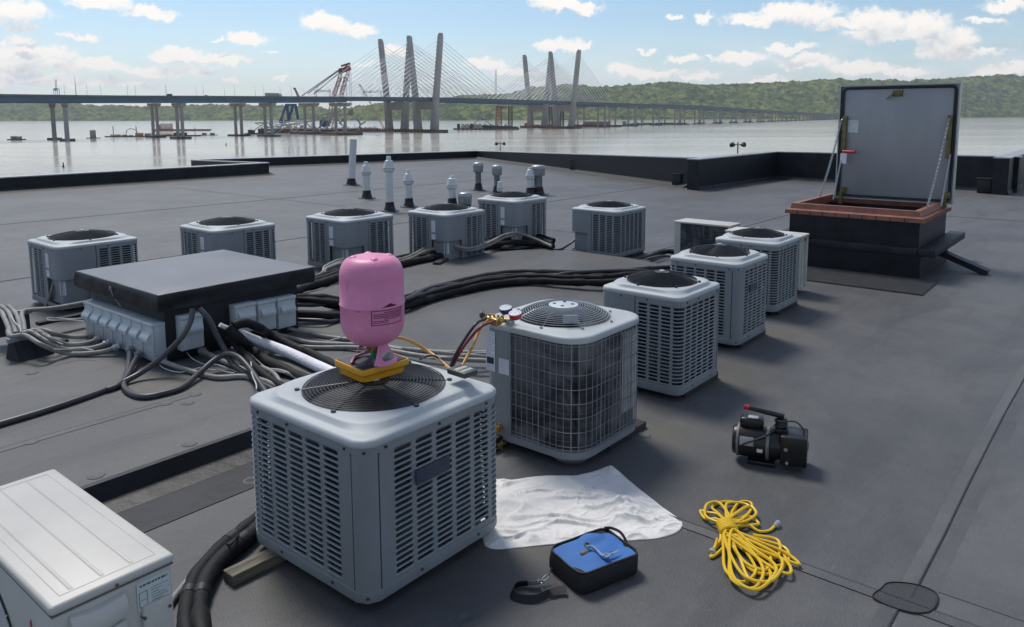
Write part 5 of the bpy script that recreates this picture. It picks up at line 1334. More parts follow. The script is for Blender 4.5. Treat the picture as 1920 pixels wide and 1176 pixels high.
# scale platform under the tank
def scale():
    z0, z1 = .995, 1.076
    P = [G(621, 677, z1), G(687, 694, z1), G(772, 671, z1), G(706, 654, z1)]
    c = sum(P, Vector((0, 0, 0)))/4; u = (P[2]-P[1]); v = (P[0]-P[1]); W_, D_ = u.length*1.05, v.length*1.05; u.normalize(); v = Vector((-u.y, u.x, 0))
    root = empty('weighing_scale', (c.x, c.y, z0), 'yellow scale with a black platform lying on the fan grille under the tank', 'scale')
    R = Matrix((u, v, Vector((0, 0, 1)))).transposed()
    def shell(b):
        h = .035; n = 8
        def loop(w_, d_, r, z):
            pts = []
            for (sx, sy, a0) in ((1, 1, 0), (-1, 1, pi/2), (-1, -1, pi), (1, -1, 3*pi/2)):
                for k in range(n): a = a0+pi/2*k/(n-1); pts.append(tuple(R@Vector((sx*(w_/2-r)+r*cos(a), sy*(d_/2-r)+r*sin(a), 0))+Vector((c.x, c.y, z))))
            return pts
        L = [loop(W_*.82, D_*.82, .03, z0), loop(W_*.88, D_*.88, .035, z0+.003), loop(W_*.90, D_*.90, .035, z0+.034), loop(W_*.965, D_*.965, .04, z0+.042), loop(W_*.975, D_*.975, .04, z0+.046), loop(W_, D_, .022, z0+.050), loop(W_, D_, .022, z1-.006), loop(W_*.985, D_*.985, .02, z1), loop(W_*.94, D_*.94, .016, z1)]
        vs = [p for l in L for p in l]; N_ = 4*n
        b.add(vs, [(k*N_+i, k*N_+(i+1) % N_, (k+1)*N_+(i+1) % N_, (k+1)*N_+i) for k in range(len(L)-1) for i in range(N_)]+[tuple(range(N_-1, -1, -1)), tuple((len(L)-1)*N_+i for i in range(N_))])
    one('scale_body', M_yellow, root, shell, ang=35)
    one('scale_platform', M_plate, root, lambda b: b.rbox((-W_*.46, -D_*.46, 0), (W_*.46, D_*.46, .006), .004, R, (c.x, c.y, z1-.002)))
    q = Vector((c.x, c.y, z1+.0045)); k = MB()
    textlines(k, q-u*W_*.40-v*D_*.30, v*-1 if False else u, v, W_*.26, .05, 3, 77, 1, .12); k.build('platform_print', mat('print_grey', (.35, .35, .37), .5), root, smoothit=False)
scale()
# scale read-out
def readout():
    z0 = 1.0; p = G(866, 712, z0); root = empty('scale_readout', (p.x, p.y, z0), 'small dark hand-held readout with a pale display on the corner of the near condenser', 'display unit')
    a = math.atan2(*(lambda d: (d.y, d.x))(G(889, 700, z0)-G(843, 712, z0))); R = Matrix.Rotation(a+.15, 3, 'Z')
    c = G(867, 702, z0+.01)
    one('readout_case', M_gadget, root, lambda b: b.rbox((-.055, -.075, 0), (.055, .075, .034), .008, R, c))
    for (y0, y1) in ((-.005, .03), (-.05, -.022)):
        one('display', M_lcd, root, lambda b: b.rbox((-.044, y0, .033), (.044, y1, .036), .002, R, c))
    one('key_panel', M_plate, root, lambda b: b.rbox((-.046, .036, .033), (.046, .06, .0355), .002, R, c))
readout()
def hose(pts, r, m_, label, cat='hose', group='manifold hoses', k=8):
    P = pxpath(pts, k); b = MB(); b.tube(P, r, 10); o = b.build('refrigerant_hose', m_, ang=75); tag(o, label, cat, group); return o
zg = 1.045
hose([(910, 598, zg+.0), (893, 607, zg), (873, 634, .96), (857, 660, .88), (846, 684, .80), (838, 705, .74)], .0105, M_hblack, 'black hose hanging from the brass gauge manifold')
hose([(926, 603, zg), (903, 612, zg), (880, 636, .96), (863, 660, .88), (851, 682, .80), (842, 704, .74)], .0105, M_hred, 'dark red hose hanging from the brass gauge manifold')
hose([(917, 600, zg+.01), (900, 616, 1.0), (888, 645, .92), (876, 668, .86), (864, 692, .80), (856, 710, .74)], .0105, M_hyel, 'mustard hose hanging from the brass gauge manifold')
hose([(706, 652, 1.16), (722, 640, 1.15), (740, 633, 1.12), (765, 638, 1.07), (800, 657, 1.0), (833, 683, .96), (850, 698, .95)], .0115, M_hyel, 'mustard hose arching from the pink tank to the rim of the near condenser')
hose([(788, 674, 1.03), (800, 668, 1.02), (812, 667, 1.02), (822, 672, 1.0), (832, 684, .98)], .006, M_hblack, 'coiled black lead beside the scale on the near condenser', 'cable', None)
def manifold():
    z = .985; p = G(930, 600, z+.05); root = empty('gauge_manifold', (p.x, p.y, z), 'brass gauge manifold with blue and red gauges on the wire-caged condenser corner', 'gauge')
    u = (G(962, 600, z+.04)-G(908, 596, z+.04)).normalized(); a, c = G(908, 596, z+.05), G(948, 601, z+.045)
    one('manifold_block', M_brass, root, lambda b: (b.cyl(a, c, .018, n=10), b.rbox((p.x-.03, p.y-.03, z+.01), (p.x+.035, p.y+.03, z+.065), .008)))
    v = Vector((-u.y, u.x, 0))
    for k in range(5):
        q = a+(c-a)*(k+.3)/5; s_ = -v if True else v
        one('flare_fitting', M_brass, root, lambda b: (b.cyl(q, q+s_*.05+Vector((0, 0, -.005)), .012, n=6), b.cyl(q+s_*.018, q+s_*.034, .017, n=6), b.cyl(q+Vector((0, 0, .0)), q+Vector((0, 0, .035)), .009, n=8)))
    hub = lambda q, m_: one('valve_knob', m_, root, lambda b: (b.cyl(q, q+(-u)*.03, .023, n=8), b.cyl(q+(-u)*.01, q+(-u)*.02, .03, n=12)))
    hub(a+Vector((0, 0, .022)), M_gadget); 
    k2 = G(955, 603, z+.03); one('valve_knob', M_galv, root, lambda b: (b.cyl(k2, k2+u*.02-v*.03, .03, n=10), b.cyl(k2+u*.01-v*.02, k2+u*.035-v*.05, .014, n=8)))
    for (px, py, m_, lab) in ((948, 577, M_gblue, 'blue rimmed gauge'), (966, 587, M_gred, 'red rimmed gauge')):
        q = G(px, py, z+.10); tilt = Matrix.Rotation(.22, 3, Vector((u.x, u.y, 0)))
        g_ = one('gauge', m_, root, lambda b: b.lathe([(.0, -.04), (.038, -.04), (.044, -.034), (.050, -.004), (.050, 0), (.046, .002)], q, 24, tilt), label=lab)
        f = one('gauge_face', M_gface, g_, lambda b: b.lathe([(.046, .0028), (0, .0034)], q, 24, tilt))
        one('needle', M_ink, g_, lambda b: b.add([tuple(tilt@Vector(w_)+q) for w_ in ((-.008, -.0012, .0045), (.036, -.0006, .0045), (.036, .0006, .0045), (-.008, .0012, .0045))], [(0, 1, 2, 3)]), smoothit=False)
        def ticks(b):
            for i in range(22):
                t = -2.3+4.6*i/21; b.add([tuple(tilt@Vector((r*cos(t+w_), r*sin(t+w_), .0038))+q) for r, w_ in ((.030, -.025), (.037, -.025), (.037, .025), (.030, .025))], [(0, 1, 2, 3)])
        one('dial_marks', M_inkred if m_ is M_gred else M_ink, g_, ticks, smoothit=False)
        one('gauge_stem', M_brass, g_, lambda b: b.cyl(q+Vector((0, 0, -.038)), (q+p)/2+Vector((0, 0, -.03)), .009, n=8))
manifold()

# drop cloth
def cloth():
    out = [(910, 903), (960, 900), (1010, 893), (1055, 892), (1085, 891), (1120, 882), (1143, 874), (1156, 880), (1180, 902), (1215, 930), (1250, 957), (1277, 976), (1279, 987), (1268, 999), (1235, 1009), (1190, 1013), (1130, 1016), (1075, 1018), (1020, 1022), (960, 1028), (920, 1028), (905, 1012), (900, 960)]
    P = cr([G(a, b_, .004) for a, b_ in out], 14, True); c = sum(P, Vector((0, 0, 0)))/len(P); n = len(P); m = 70; vs = []
    hump = [(G(1165, 945, .03), .18, .055), (G(1130, 925, .02), .10, .028), (G(1190, 965, .02), .12, .03), (G(1000, 1005, .02), .10, .022), (G(1080, 1003, .02), .12, .022), (G(1150, 884, .02), .07, .018)]
    for j in range(m+1):
        t = (j/m)
        for p in P:
            q = c+(p-c)*t
            e_ = min(1, (1-t)*9)
            s_ = q*3.2
            w1 = noise.noise(Vector((s_.x*.8+s_.y*.8, s_.y*.8-s_.x*.8, 1))*1.5)
            a_, b2 = q.x*.7-q.y*.7, q.x*.7+q.y*.7
            wp = noise.noise(q*4)*.35
            fold = 1-abs(noise.noise(Vector((a_*2.2+wp, b2*7.5+wp*2, 3))))*7
            fold2 = 1-abs(noise.noise(Vector((a_*5+b2*3+wp, b2*9-a_*3, 8))))*8
            fold3 = 1-abs(noise.noise(Vector((a_*17, b2*15+wp*3, 18))))*6
            z = .005+.010*max(0, w1)+.022*max(0, fold)**1.6+.008*max(0, fold2)**1.5+.0022*max(0, fold3)**1.5+.0012*noise.noise(q*60)
            for (hc, hr, hh) in hump:
                d = (Vector((q.x, q.y))-Vector((hc.x, hc.y))).length/hr
                if d < 1: z += hh*(1-d*d)**2*(.7+.9*abs(noise.noise(q*16)))
            edge = .003+.008*max(0, noise.noise(q*9)+.1)
            vs.append((q.x, q.y, .003+edge*(1-e_)*.6+z*e_))
    f = [(j*n+i, j*n+(i+1) % n, (j+1)*n+(i+1) % n, (j+1)*n+i) for j in range(m) for i in range(n)]
    base = m*n; vs += [(p.x, p.y, .001) for p in P]; f += [(base+i, base+(i+1) % n, base+n+(i+1) % n, base+n+i) for i in range(n)]
    b = MB(); b.add(vs, f); o = b.build('drop_cloth', M_cloth, ang=180); tag(o, 'crumpled off-white canvas cloth spread on the roof by the nearest condenser', 'cloth')
cloth()

# blue and black tool bag
def bag():
    A, B, C_ = G(1097, 1120, .0), G(1197, 1078, .0), G(1036, 1072, .0)
    A = G(1090, 1122, 0); u = (B-A).normalized(); v = Vector((-u.y, u.x, 0)); W_ = .42; D_ = .33; H_ = .105
    c = A+u*W_/2+v*D_/2+Vector((0, 0, 0)); R = Matrix((u, v, Vector((0, 0, 1)))).transposed(); c.z = .004
    root = empty('tool_bag', c, 'small black zip bag with a bright blue top lying by the white cloth', 'bag')
    def loop(w_, d_, r, z, n=7, sag=0):
        pts = []
        for (sx, sy, a0) in ((1, 1, 0), (-1, 1, pi/2), (-1, -1, pi), (1, -1, 3*pi/2)):
            for k in range(n):
                a = a0+pi/2*k/(n-1); p = Vector((sx*(w_/2-r)+r*cos(a), sy*(d_/2-r)+r*sin(a), 0)); p.z = z+.006*noise.noise(p*9+Vector((0, 0, z*5))); pts.append(p)
        out = []
        for i, p in enumerate(pts):
            q = pts[(i+1) % len(pts)]; s_ = 5 if (i % n) == n-1 else 1
            for k in range(s_): out.append(p.lerp(q, k/s_))
        for p in out: p += Vector((noise.noise(p*11)*.006, noise.noise(p*11+Vector((5, 5, 5)))*.006, 0))
        return [tuple(R@p+c) for p in out]
    def stack(b, L, top=True):
        n = len(L[0]); vs = [p for l in L for p in l]
        b.add(vs, [(k*n+i, k*n+(i+1) % n, (k+1)*n+(i+1) % n, (k+1)*n+i) for k in range(len(L)-1) for i in range(n)]+([tuple((len(L)-1)*n+i for i in range(n))] if top else [])+[tuple(range(n-1, -1, -1))])
    one('bag_body', M_nylon, root, lambda b: stack(b, [loop(W_*.96, D_*.94, .05, 0), loop(W_, D_, .055, .015), loop(W_*1.01, D_*1.01, .06, .06), loop(W_*1.0, D_*.99, .06, H_*.9), loop(W_*.985, D_*.975, .058, H_), loop(W_*.97, D_*.96, .055, H_+.003)]), ang=60)
    def top(b):
        n = 18; vs = []
        for j in range(n+1):
            for i in range(n+1):
                x, y = -1+2*i/n, -1+2*j/n
                k = .14; X_ = x*(1-k*max(0, abs(y)-.6)**1.5*1.5); Y_ = y*(1-k*max(0, abs(x)-.6)**1.5*1.5)
                z = H_+.006+.012*(1-x*x)*(1-y*y)+.028*max(0, 1-((x-.35)**2+(y-.75)**2)*5)+.010*noise.noise(Vector((x*1.5, y*1.5, 2)))-.020*max(0, -x-.2)*max(0, -y)*0.6
                vs.append(tuple(R@Vector((X_*W_*.455-.004, Y_*D_*.44-.008, z))+c))
        b.add(vs, [(j*(n+1)+i, j*(n+1)+i+1, (j+1)*(n+1)+i+1, (j+1)*(n+1)+i) for j in range(n) for i in range(n)])
        rim = [j for j in range(n+1)]+[(j+1)*(n+1)+n for j in range(n)]+[n*(n+1)+n-1-j for j in range(n)]+[(n-1-j)*(n+1) for j in range(n-1)]
        k0 = len(vs); lo = [tuple(Vector(vs[r])-Vector((0, 0, .03))) for r in rim]
        m = len(rim); b.add([vs[r] for r in rim]+lo, [(i, (i+1) % m, m+(i+1) % m, m+i) for i in range(m)])
    one('bag_top', M_blue, root, top, ang=70)
    pp_ = [tuple(Vector(p)+Vector((0, 0, .004))) for p in loop(W_*.955, D_*.945, .055, H_+.004)]
    one('zip_piping', M_nylon, root, lambda b: b.tube(pp_, .0065, 6, closed=True))
    one('side_handle', M_nylon, root, lambda b: b.tube(cr([R@Vector((W_*.50, -.02, .05))+c, R@Vector((W_*.55, .0, .09))+c, R@Vector((W_*.55, .05, .125))+c, R@Vector((W_*.50, .11, .13))+c, R@Vector((W_*.42, .13, .13))+c], 5), .008, 6))
    # strap: flat webbing loop on the roof, with its hook
    def ribbon(b, P, w_, th=.003):
        P = cr(P, 8); vs = []
        for i, p in enumerate(P):
            d = (P[min(i+1, len(P)-1)]-P[max(i-1, 0)]).normalized(); up = Vector((0, 0, 1)); s_ = d.cross(up).normalized()
            ax = (up*.93+s_*.37).normalized() if 0.15 < i/len(P) < .8 else (up*.25+s_*.95).normalized()
            nn = d.cross(ax).normalized()
            vs += [p+ax*w_/2+nn*th/2, p+ax*w_/2-nn*th/2, p-ax*w_/2-nn*th/2, p-ax*w_/2+nn*th/2]
        m = len(P); b.add(vs, [(4*i+j, 4*i+4+j, 4*i+4+(j+1) % 4, 4*i+(j+1) % 4) for i in range(m-1) for j in range(4)]+[(0, 1, 2, 3), (4*m-1, 4*m-2, 4*m-3, 4*m-4)])
    one('shoulder_strap', M_nylon, root, lambda b: ribbon(b, [G(1062, 1104, .03), G(1040, 1108, .026), G(1010, 1122, .022), G(985, 1124, .021), G(963, 1118, .021), G(960, 1108, .021), G(968, 1097, .022), G(985, 1094, .025), G(1000, 1094, .03), G(1013, 1092, .035)], .044))
    h0 = G(1014, 1090, .03); h1 = G(1030, 1078, .045)
    one('swivel_hook', M_chrome, root, lambda b: (b.tube([h0+Vector((.016*cos(t), .016*sin(t), .002*sin(t))) for t in (2*pi*k/14 for k in range(14))], .003, 6, closed=True), b.tube([(h0+h1)/2+(h1-h0)*.42*cos(t)+Vector((0, 0, .012*sin(t))) for t in (2*pi*k/14 for k in range(14))], .0035, 6, closed=True), b.tube([h1, G(1034, 1064, .07)], .003, 6)))
    p = G(1097, 1043, H_+.02); q = G(1083, 1037, H_+.02)
    one('fabric_tag', M_ink, root, lambda b: b.rbox((-.035, -.011, 0), (.03, .011, .003), .001, R, G(1092, 1041, H_+.014)), smoothit=False)
    return R, c, H_
BR, BC, BH = bag()
def wrench():
    a, c = G(1101, 1023, BH+.045), G(1137, 1043, BH+.034); root = empty('wrench', (a+c)/2, 'chrome service wrench lying across the blue bag top', 'wrench')
    d = (c-a).normalized(); s_ = Vector((-d.y, d.x, 0)).normalized()
    def body(b):
        L = (c-a).length; pts = [a+d*L*t+Vector((0, 0, .006*sin(pi*t))) for t in (0, .12, .25, .5, .75, .88, 1)]
        P = cr([a-s_*.006, a+d*L*.18+s_*.012, a+d*L*.5+s_*.004, a+d*L*.82-s_*.010, c], 8)
        vs = []
        for i, p in enumerate(P):
            w_ = .007+.004*abs(2*i/len(P)-1)**3; vs += [p+s_*w_+Vector((0, 0, .004)), p-s_*w_+Vector((0, 0, .004)), p-s_*w_-Vector((0, 0, .004)), p+s_*w_-Vector((0, 0, .004))]
        m = len(P); b.add(vs, [(4*i+j, 4*i+4+j, 4*i+4+(j+1) % 4, 4*i+(j+1) % 4) for i in range(m-1) for j in range(4)]+[(0, 1, 2, 3), (4*m-1, 4*m-2, 4*m-3, 4*m-4)])
        for e_, k in ((a, -1), (c, 1)):
            b.lathe([(.009, -.008), (.017, -.008), (.019, -.004), (.019, .006), (.017, .010), (.009, .010), (.009, -.008)], e_, 16)
    one('wrench_body', M_chrome, root, body)
wrench()
a, c = G(1141, 1040, BH+.036), G(1157, 1033, BH+.036); b = MB(); b.cyl(a, c, .007, .005, n=8); b.cyl(c, c+(c-a).normalized()*.02, .003, n=6); b.cyl(a+(c-a)*.3, a+(c-a)*.5, .009, n=6)
tag(b.build('hex_adapter', M_chrome), 'small steel adapter bit beside the wrench on the blue bag', 'tool bit')
a, c = G(1089, 1039, BH+.026), G(1100, 1034, BH+.028); b = MB(); b.cyl(a, c, .008, n=10); b.cyl(a+(c-a)*.6, a+(c-a)*.8, .0095, n=6); b.cyl(c, c+(c-a)*.3, .005, n=8)
tag(b.build('brass_fitting', M_brass), 'small brass fitting lying on the dark tag of the blue bag', 'pipe fitting')

# vacuum pump
def pump():
    L0, L1 = G(1372, 862, 0), G(1512, 884, 0)
    ax = (L1-L0).normalized(); sd_ = Vector((-ax.y, ax.x, 0)); up = Vector((0, 0, 1)); LN = (L1-L0).length
    zc = (ZA(L0+ax*LN*.5+sd_*.06, 785)+.04)/2; r = min(.115, zc-.035)
    o0 = L0+sd_*r*.45; root = empty('vacuum_pump', o0+ax*LN/2, 'black vacuum pump with a cord-wrapped red-tipped handle standing alone on the roof', 'vacuum pump')
    R = Matrix((ax, sd_, up)).transposed()
    P = lambda x, y, z: R@Vector((x, y, z))+o0
    Z0 = .03
    def lat(b, prof, x0, n=28):
        vs = []; 
        for (x, rr) in prof:
            for k in range(n): t = 2*pi*k/n; vs.append(P(x0+x, rr*cos(t), Z0+r+rr*sin(t)))
        m = len(prof); b.add(vs, [(i*n+k, i*n+(k+1) % n, (i+1)*n+(k+1) % n, (i+1)*n+k) for i in range(m-1) for k in range(n)]+[tuple(range(n-1, -1, -1)), tuple((m-1)*n+k for k in range(n))])
    one('motor', M_pump, root, lambda b: lat(b, [(0, r*.8), (.01, r*.9), (.03, r*.93), (.031, r*.98), (.24, r*.98), (.241, r*.9)], 0))
    one('end_bell', M_pumpg, root, lambda b: lat(b, [(.028, r*.95), (.03, r*1.02), (.045, r*1.02), (.047, r*.97)], 0))
    one('motor_flange', M_pumpg, root, lambda b: lat(b, [(.232, r*.97), (.235, r*1.06), (.255, r*1.06), (.258, r*.95)], 0))
    one('coupling_housing', M_pump, root, lambda b: lat(b, [(.255, r*1.0), (.30, r*.98), (.33, r*.9), (.345, r*.85)], 0))
    one('oil_reservoir', M_pump, root, lambda b: b.rbox((.33, -r*.95, Z0+.01), (LN, r*.98, Z0+2*r*.98), .014, R, o0))
    one('reservoir_plate', mat('pump_sticker', (.40, .43, .47), .4), root, lambda b: b.rbox((LN-.001, -r*.75, Z0+.05), (LN+.002, r*.55, Z0+r*1.75), .001, R, o0))
    def glyph(b):
        x = LN+.003
        b.tube([P(x, -.02+.028*cos(t), Z0+r*1.25+.028*sin(t)) for t in (2*pi*k/14 for k in range(14))], .004, 4, closed=True)
        b.add([P(x, -.05, Z0+r*.62), P(x, .02, Z0+r*.62), P(x, .02, Z0+r*.78), P(x, -.05, Z0+r*.78)], [(0, 1, 2, 3)])
    one('plate_print', M_ink, root, glyph, smoothit=False)
    one('capacitor_cover', M_pump, root, lambda b: b.rbox((.045, -.035, Z0+2*r*.93), (.21, .07, Z0+2*r+.062), .024, R, o0, 3))
    one('capacitor_label', mat('pump_label', (.4, .38, .38), .5), root, lambda b: b.rbox((.10, -.02, Z0+2*r+.061), (.17, .04, Z0+2*r+.0635), .001, R, o0))
    def lab(b, x0, x1, t0, t1):
        n = 6; vs = []
        for i in range(n+1):
            t = t0+(t1-t0)*i/n
            for x in (x0, x1): vs.append(P(x, r*.995*cos(t), Z0+r+r*.995*sin(t)))
        b.add(vs, [(2*i, 2*i+1, 2*i+3, 2*i+2) for i in range(n)])
    one('rating_label', MATS['pump_label'], root, lambda b: lab(b, .055, .15, 2.55, 3.1)); one('small_label', M_label, root, lambda b: lab(b, .175, .215, 3.2, 3.45))
    one('mounting_foot', M_pump, root, lambda b: b.rbox((.11, -.085, 0), (.30, .085, .03), .006, R, o0)); one('mounting_foot', M_pump, root, lambda b: b.rbox((.12, -.03, .025), (.29, .03, Z0+.05), .004, R, o0))
    # handle post wrapped in its cord, grip pointing away to the left with a red cap
    hx = LN*.64; top = 2*r+Z0
    hz = ZA(P(hx, 0, 0), 778)
    one('handle_post', M_pump, root, lambda b: (b.rbox((hx-.06, -.03, top-.02), (hx+.05, .04, top+.012), .006, R, o0), b.beam(P(hx, 0, top), P(hx+.0, 0, hz-.01), .035, .02)))
    one('coiled_cord', M_hblack, root, lambda b: b.tube([P(hx+.036*cos(t)*(1+.15*sin(t*.7)), .036*sin(t), top+.02+(hz-top-.05)*k/70) for k, t in ((k, 2*pi*k/13) for k in range(71))], .0075, 6))
    q = G(1397, 763, hz+.03); g0 = P(hx+.02, 0, hz-.01); tip = Vector((q.x, q.y, q.z)); d = tip-g0
    gp = CP+ray(1397, 763)*(( (g0-CP).dot(sd_))/ray(1397, 763).dot(sd_)); 
    one('handle_grip', M_pump, root, lambda b: b.tube([g0, g0.lerp(gp, .25), g0.lerp(gp, .8), gp], [.017, .019, .017, .014], 12))
    dd = (gp-g0).normalized(); one('handle_cap', mat('cap_red', (.45, .02, .02), .35), root, lambda b: b.cyl(gp-dd*.028, gp+dd*.006, .0185, n=12))
    one('loose_cord', M_hblack, root, lambda b: b.tube(cr([P(.02, -r*.7, Z0+r*.7), P(.10, -r*1.02, Z0+r*1.2), P(.22, -r*.85, Z0+r*1.75), P(hx-.03, -.03, top+.01), P(hx+.03, .03, top+.05), P(hx+.10, .03, top+.06), P(hx+.15, -.01, top+.03), P(hx+.155, -.03, top+.0)], 6), .0065, 6))
    one('oil_sight_glass', M_chrome, root, lambda b: (b.cyl(P(.37, -r*.9, Z0+r*1.2), P(.37, -r*1.12, Z0+r*1.2), .014, n=10), b.cyl(P(.38, -r*.9, Z0+r*.35), P(.38, -r*1.12, Z0+r*.35), .012, n=10)))
pump()

# yellow extension cord, tied in the middle
def cord():
    K = (1362, 992); root = empty('extension_cord', G(1400, 1010, 0), 'coiled yellow extension cord tied in the middle, lying on the roof', 'extension cord')
    rr = .0090; rnd = random.Random(4)
    def loops(cx, cy, spec, z0, sw=0):
        """spec: list of far points in pixels with a width: each makes a lobe out of the knot and back"""
        P = []
        for i, (fx_, fy_, wd) in enumerate(spec):
            dx, dy = fx_-cx, fy_-cy; L = math.hypot(dx, dy); nx, ny = -dy/L, dx/L; z = z0+.007*(i % 5)
            j = lambda k: rnd.uniform(-k, k)*2.1
            P += [G(cx+j(4), cy+j(4), z+.03), G(cx+dx*.35+nx*wd*.7+j(3), cy+dy*.35+ny*wd*.45+j(2), z+.012), G(cx+dx*.78+nx*wd+j(3), cy+dy*.78+ny*wd*.6+j(2), z), G(fx_+nx*wd*.25, fy_+ny*wd*.2, z),
                  G(cx+dx*.82-nx*wd*.8+j(3), cy+dy*.82-ny*wd*.5+j(2), z+.003), G(cx+dx*.40-nx*wd*.5+j(3), cy+dy*.40-ny*wd*.35+j(2), z+.014)]
        return P
    up = loops(1364, 980, [(1404, 940, 24), (1312, 960, 13), (1385, 941, 26), (1322, 950, 26), (1416, 958, 20), (1350, 943, 22), (1422, 978, 15)], .012)
    dn = loops(1366, 1000, [(1466, 1066, 40), (1440, 1092, 24), (1500, 1056, 13), (1420, 1100, 38), (1455, 1082, 44), (1478, 1050, 30), (1398, 1090, 26), (1444, 1062, 34), (1484, 1072, 20), (1432, 1100, 46), (1336, 1046, 12), (1462, 1036, 30)], .012)
    one('cord_upper_loops', M_cordy, root, lambda b: b.tube(cr(up, 7), rr, 7)); one('cord_lower_loops', M_cordy, root, lambda b: b.tube(cr(dn, 7), rr, 7))
    kc = G(1364, 990, .045); ax = (G(1385, 1030, .045)-G(1350, 960, .045)).normalized(); s_ = Vector((-ax.y, ax.x, 0))
    one('cord_wrap', M_cordy, root, lambda b: b.tube([kc+ax*(-.05+.10*k/72)+s_*.052*cos(t)+Vector((0, 0, .036*sin(t))) for k, t in ((k, 2*pi*k/11) for k in range(73))], rr, 7))
    e1 = cr([G(1372, 975, .05), G(1395, 978, .03), G(1420, 995, .012), G(1432, 997, .01), G(1444, 994, .012), G(1452, 987, .016)], 6)
    one('cord_free_end', M_cordy, root, lambda b: b.tube(e1, rr, 7))
    e2 = cr([G(1345, 1010, .05), G(1342, 1022, .03), G(1338, 1030, .02)], 6); one('cord_short_end', M_cordy, root, lambda b: b.tube(e2, rr, 7))
    def plug(a, c, lab):
        a, c = Vector(a), Vector(c); d = (c-a).normalized(); s2 = Vector((-d.y, d.x, 0))
        o = one('clear_plug', M_clear, root, lambda b: (b.cyl(a, a+d*.02, .011, .017, n=10), b.cyl(a+d*.02, a+d*.05, .019, n=12)), label=lab)
        for k in (-1, 1): one('prong', M_chrome, o, lambda b: b.beam(a+d*.05+s2*k*.006, a+d*.068+s2*k*.006, .002, .006), smoothit=False)
    plug(G(1453, 987, .018), G(1468, 972, .018), 'clear plug with its prongs up'); plug(G(1338, 1029, .02), G(1331, 1046, .018), 'clear socket end lying under the coil')
cord()
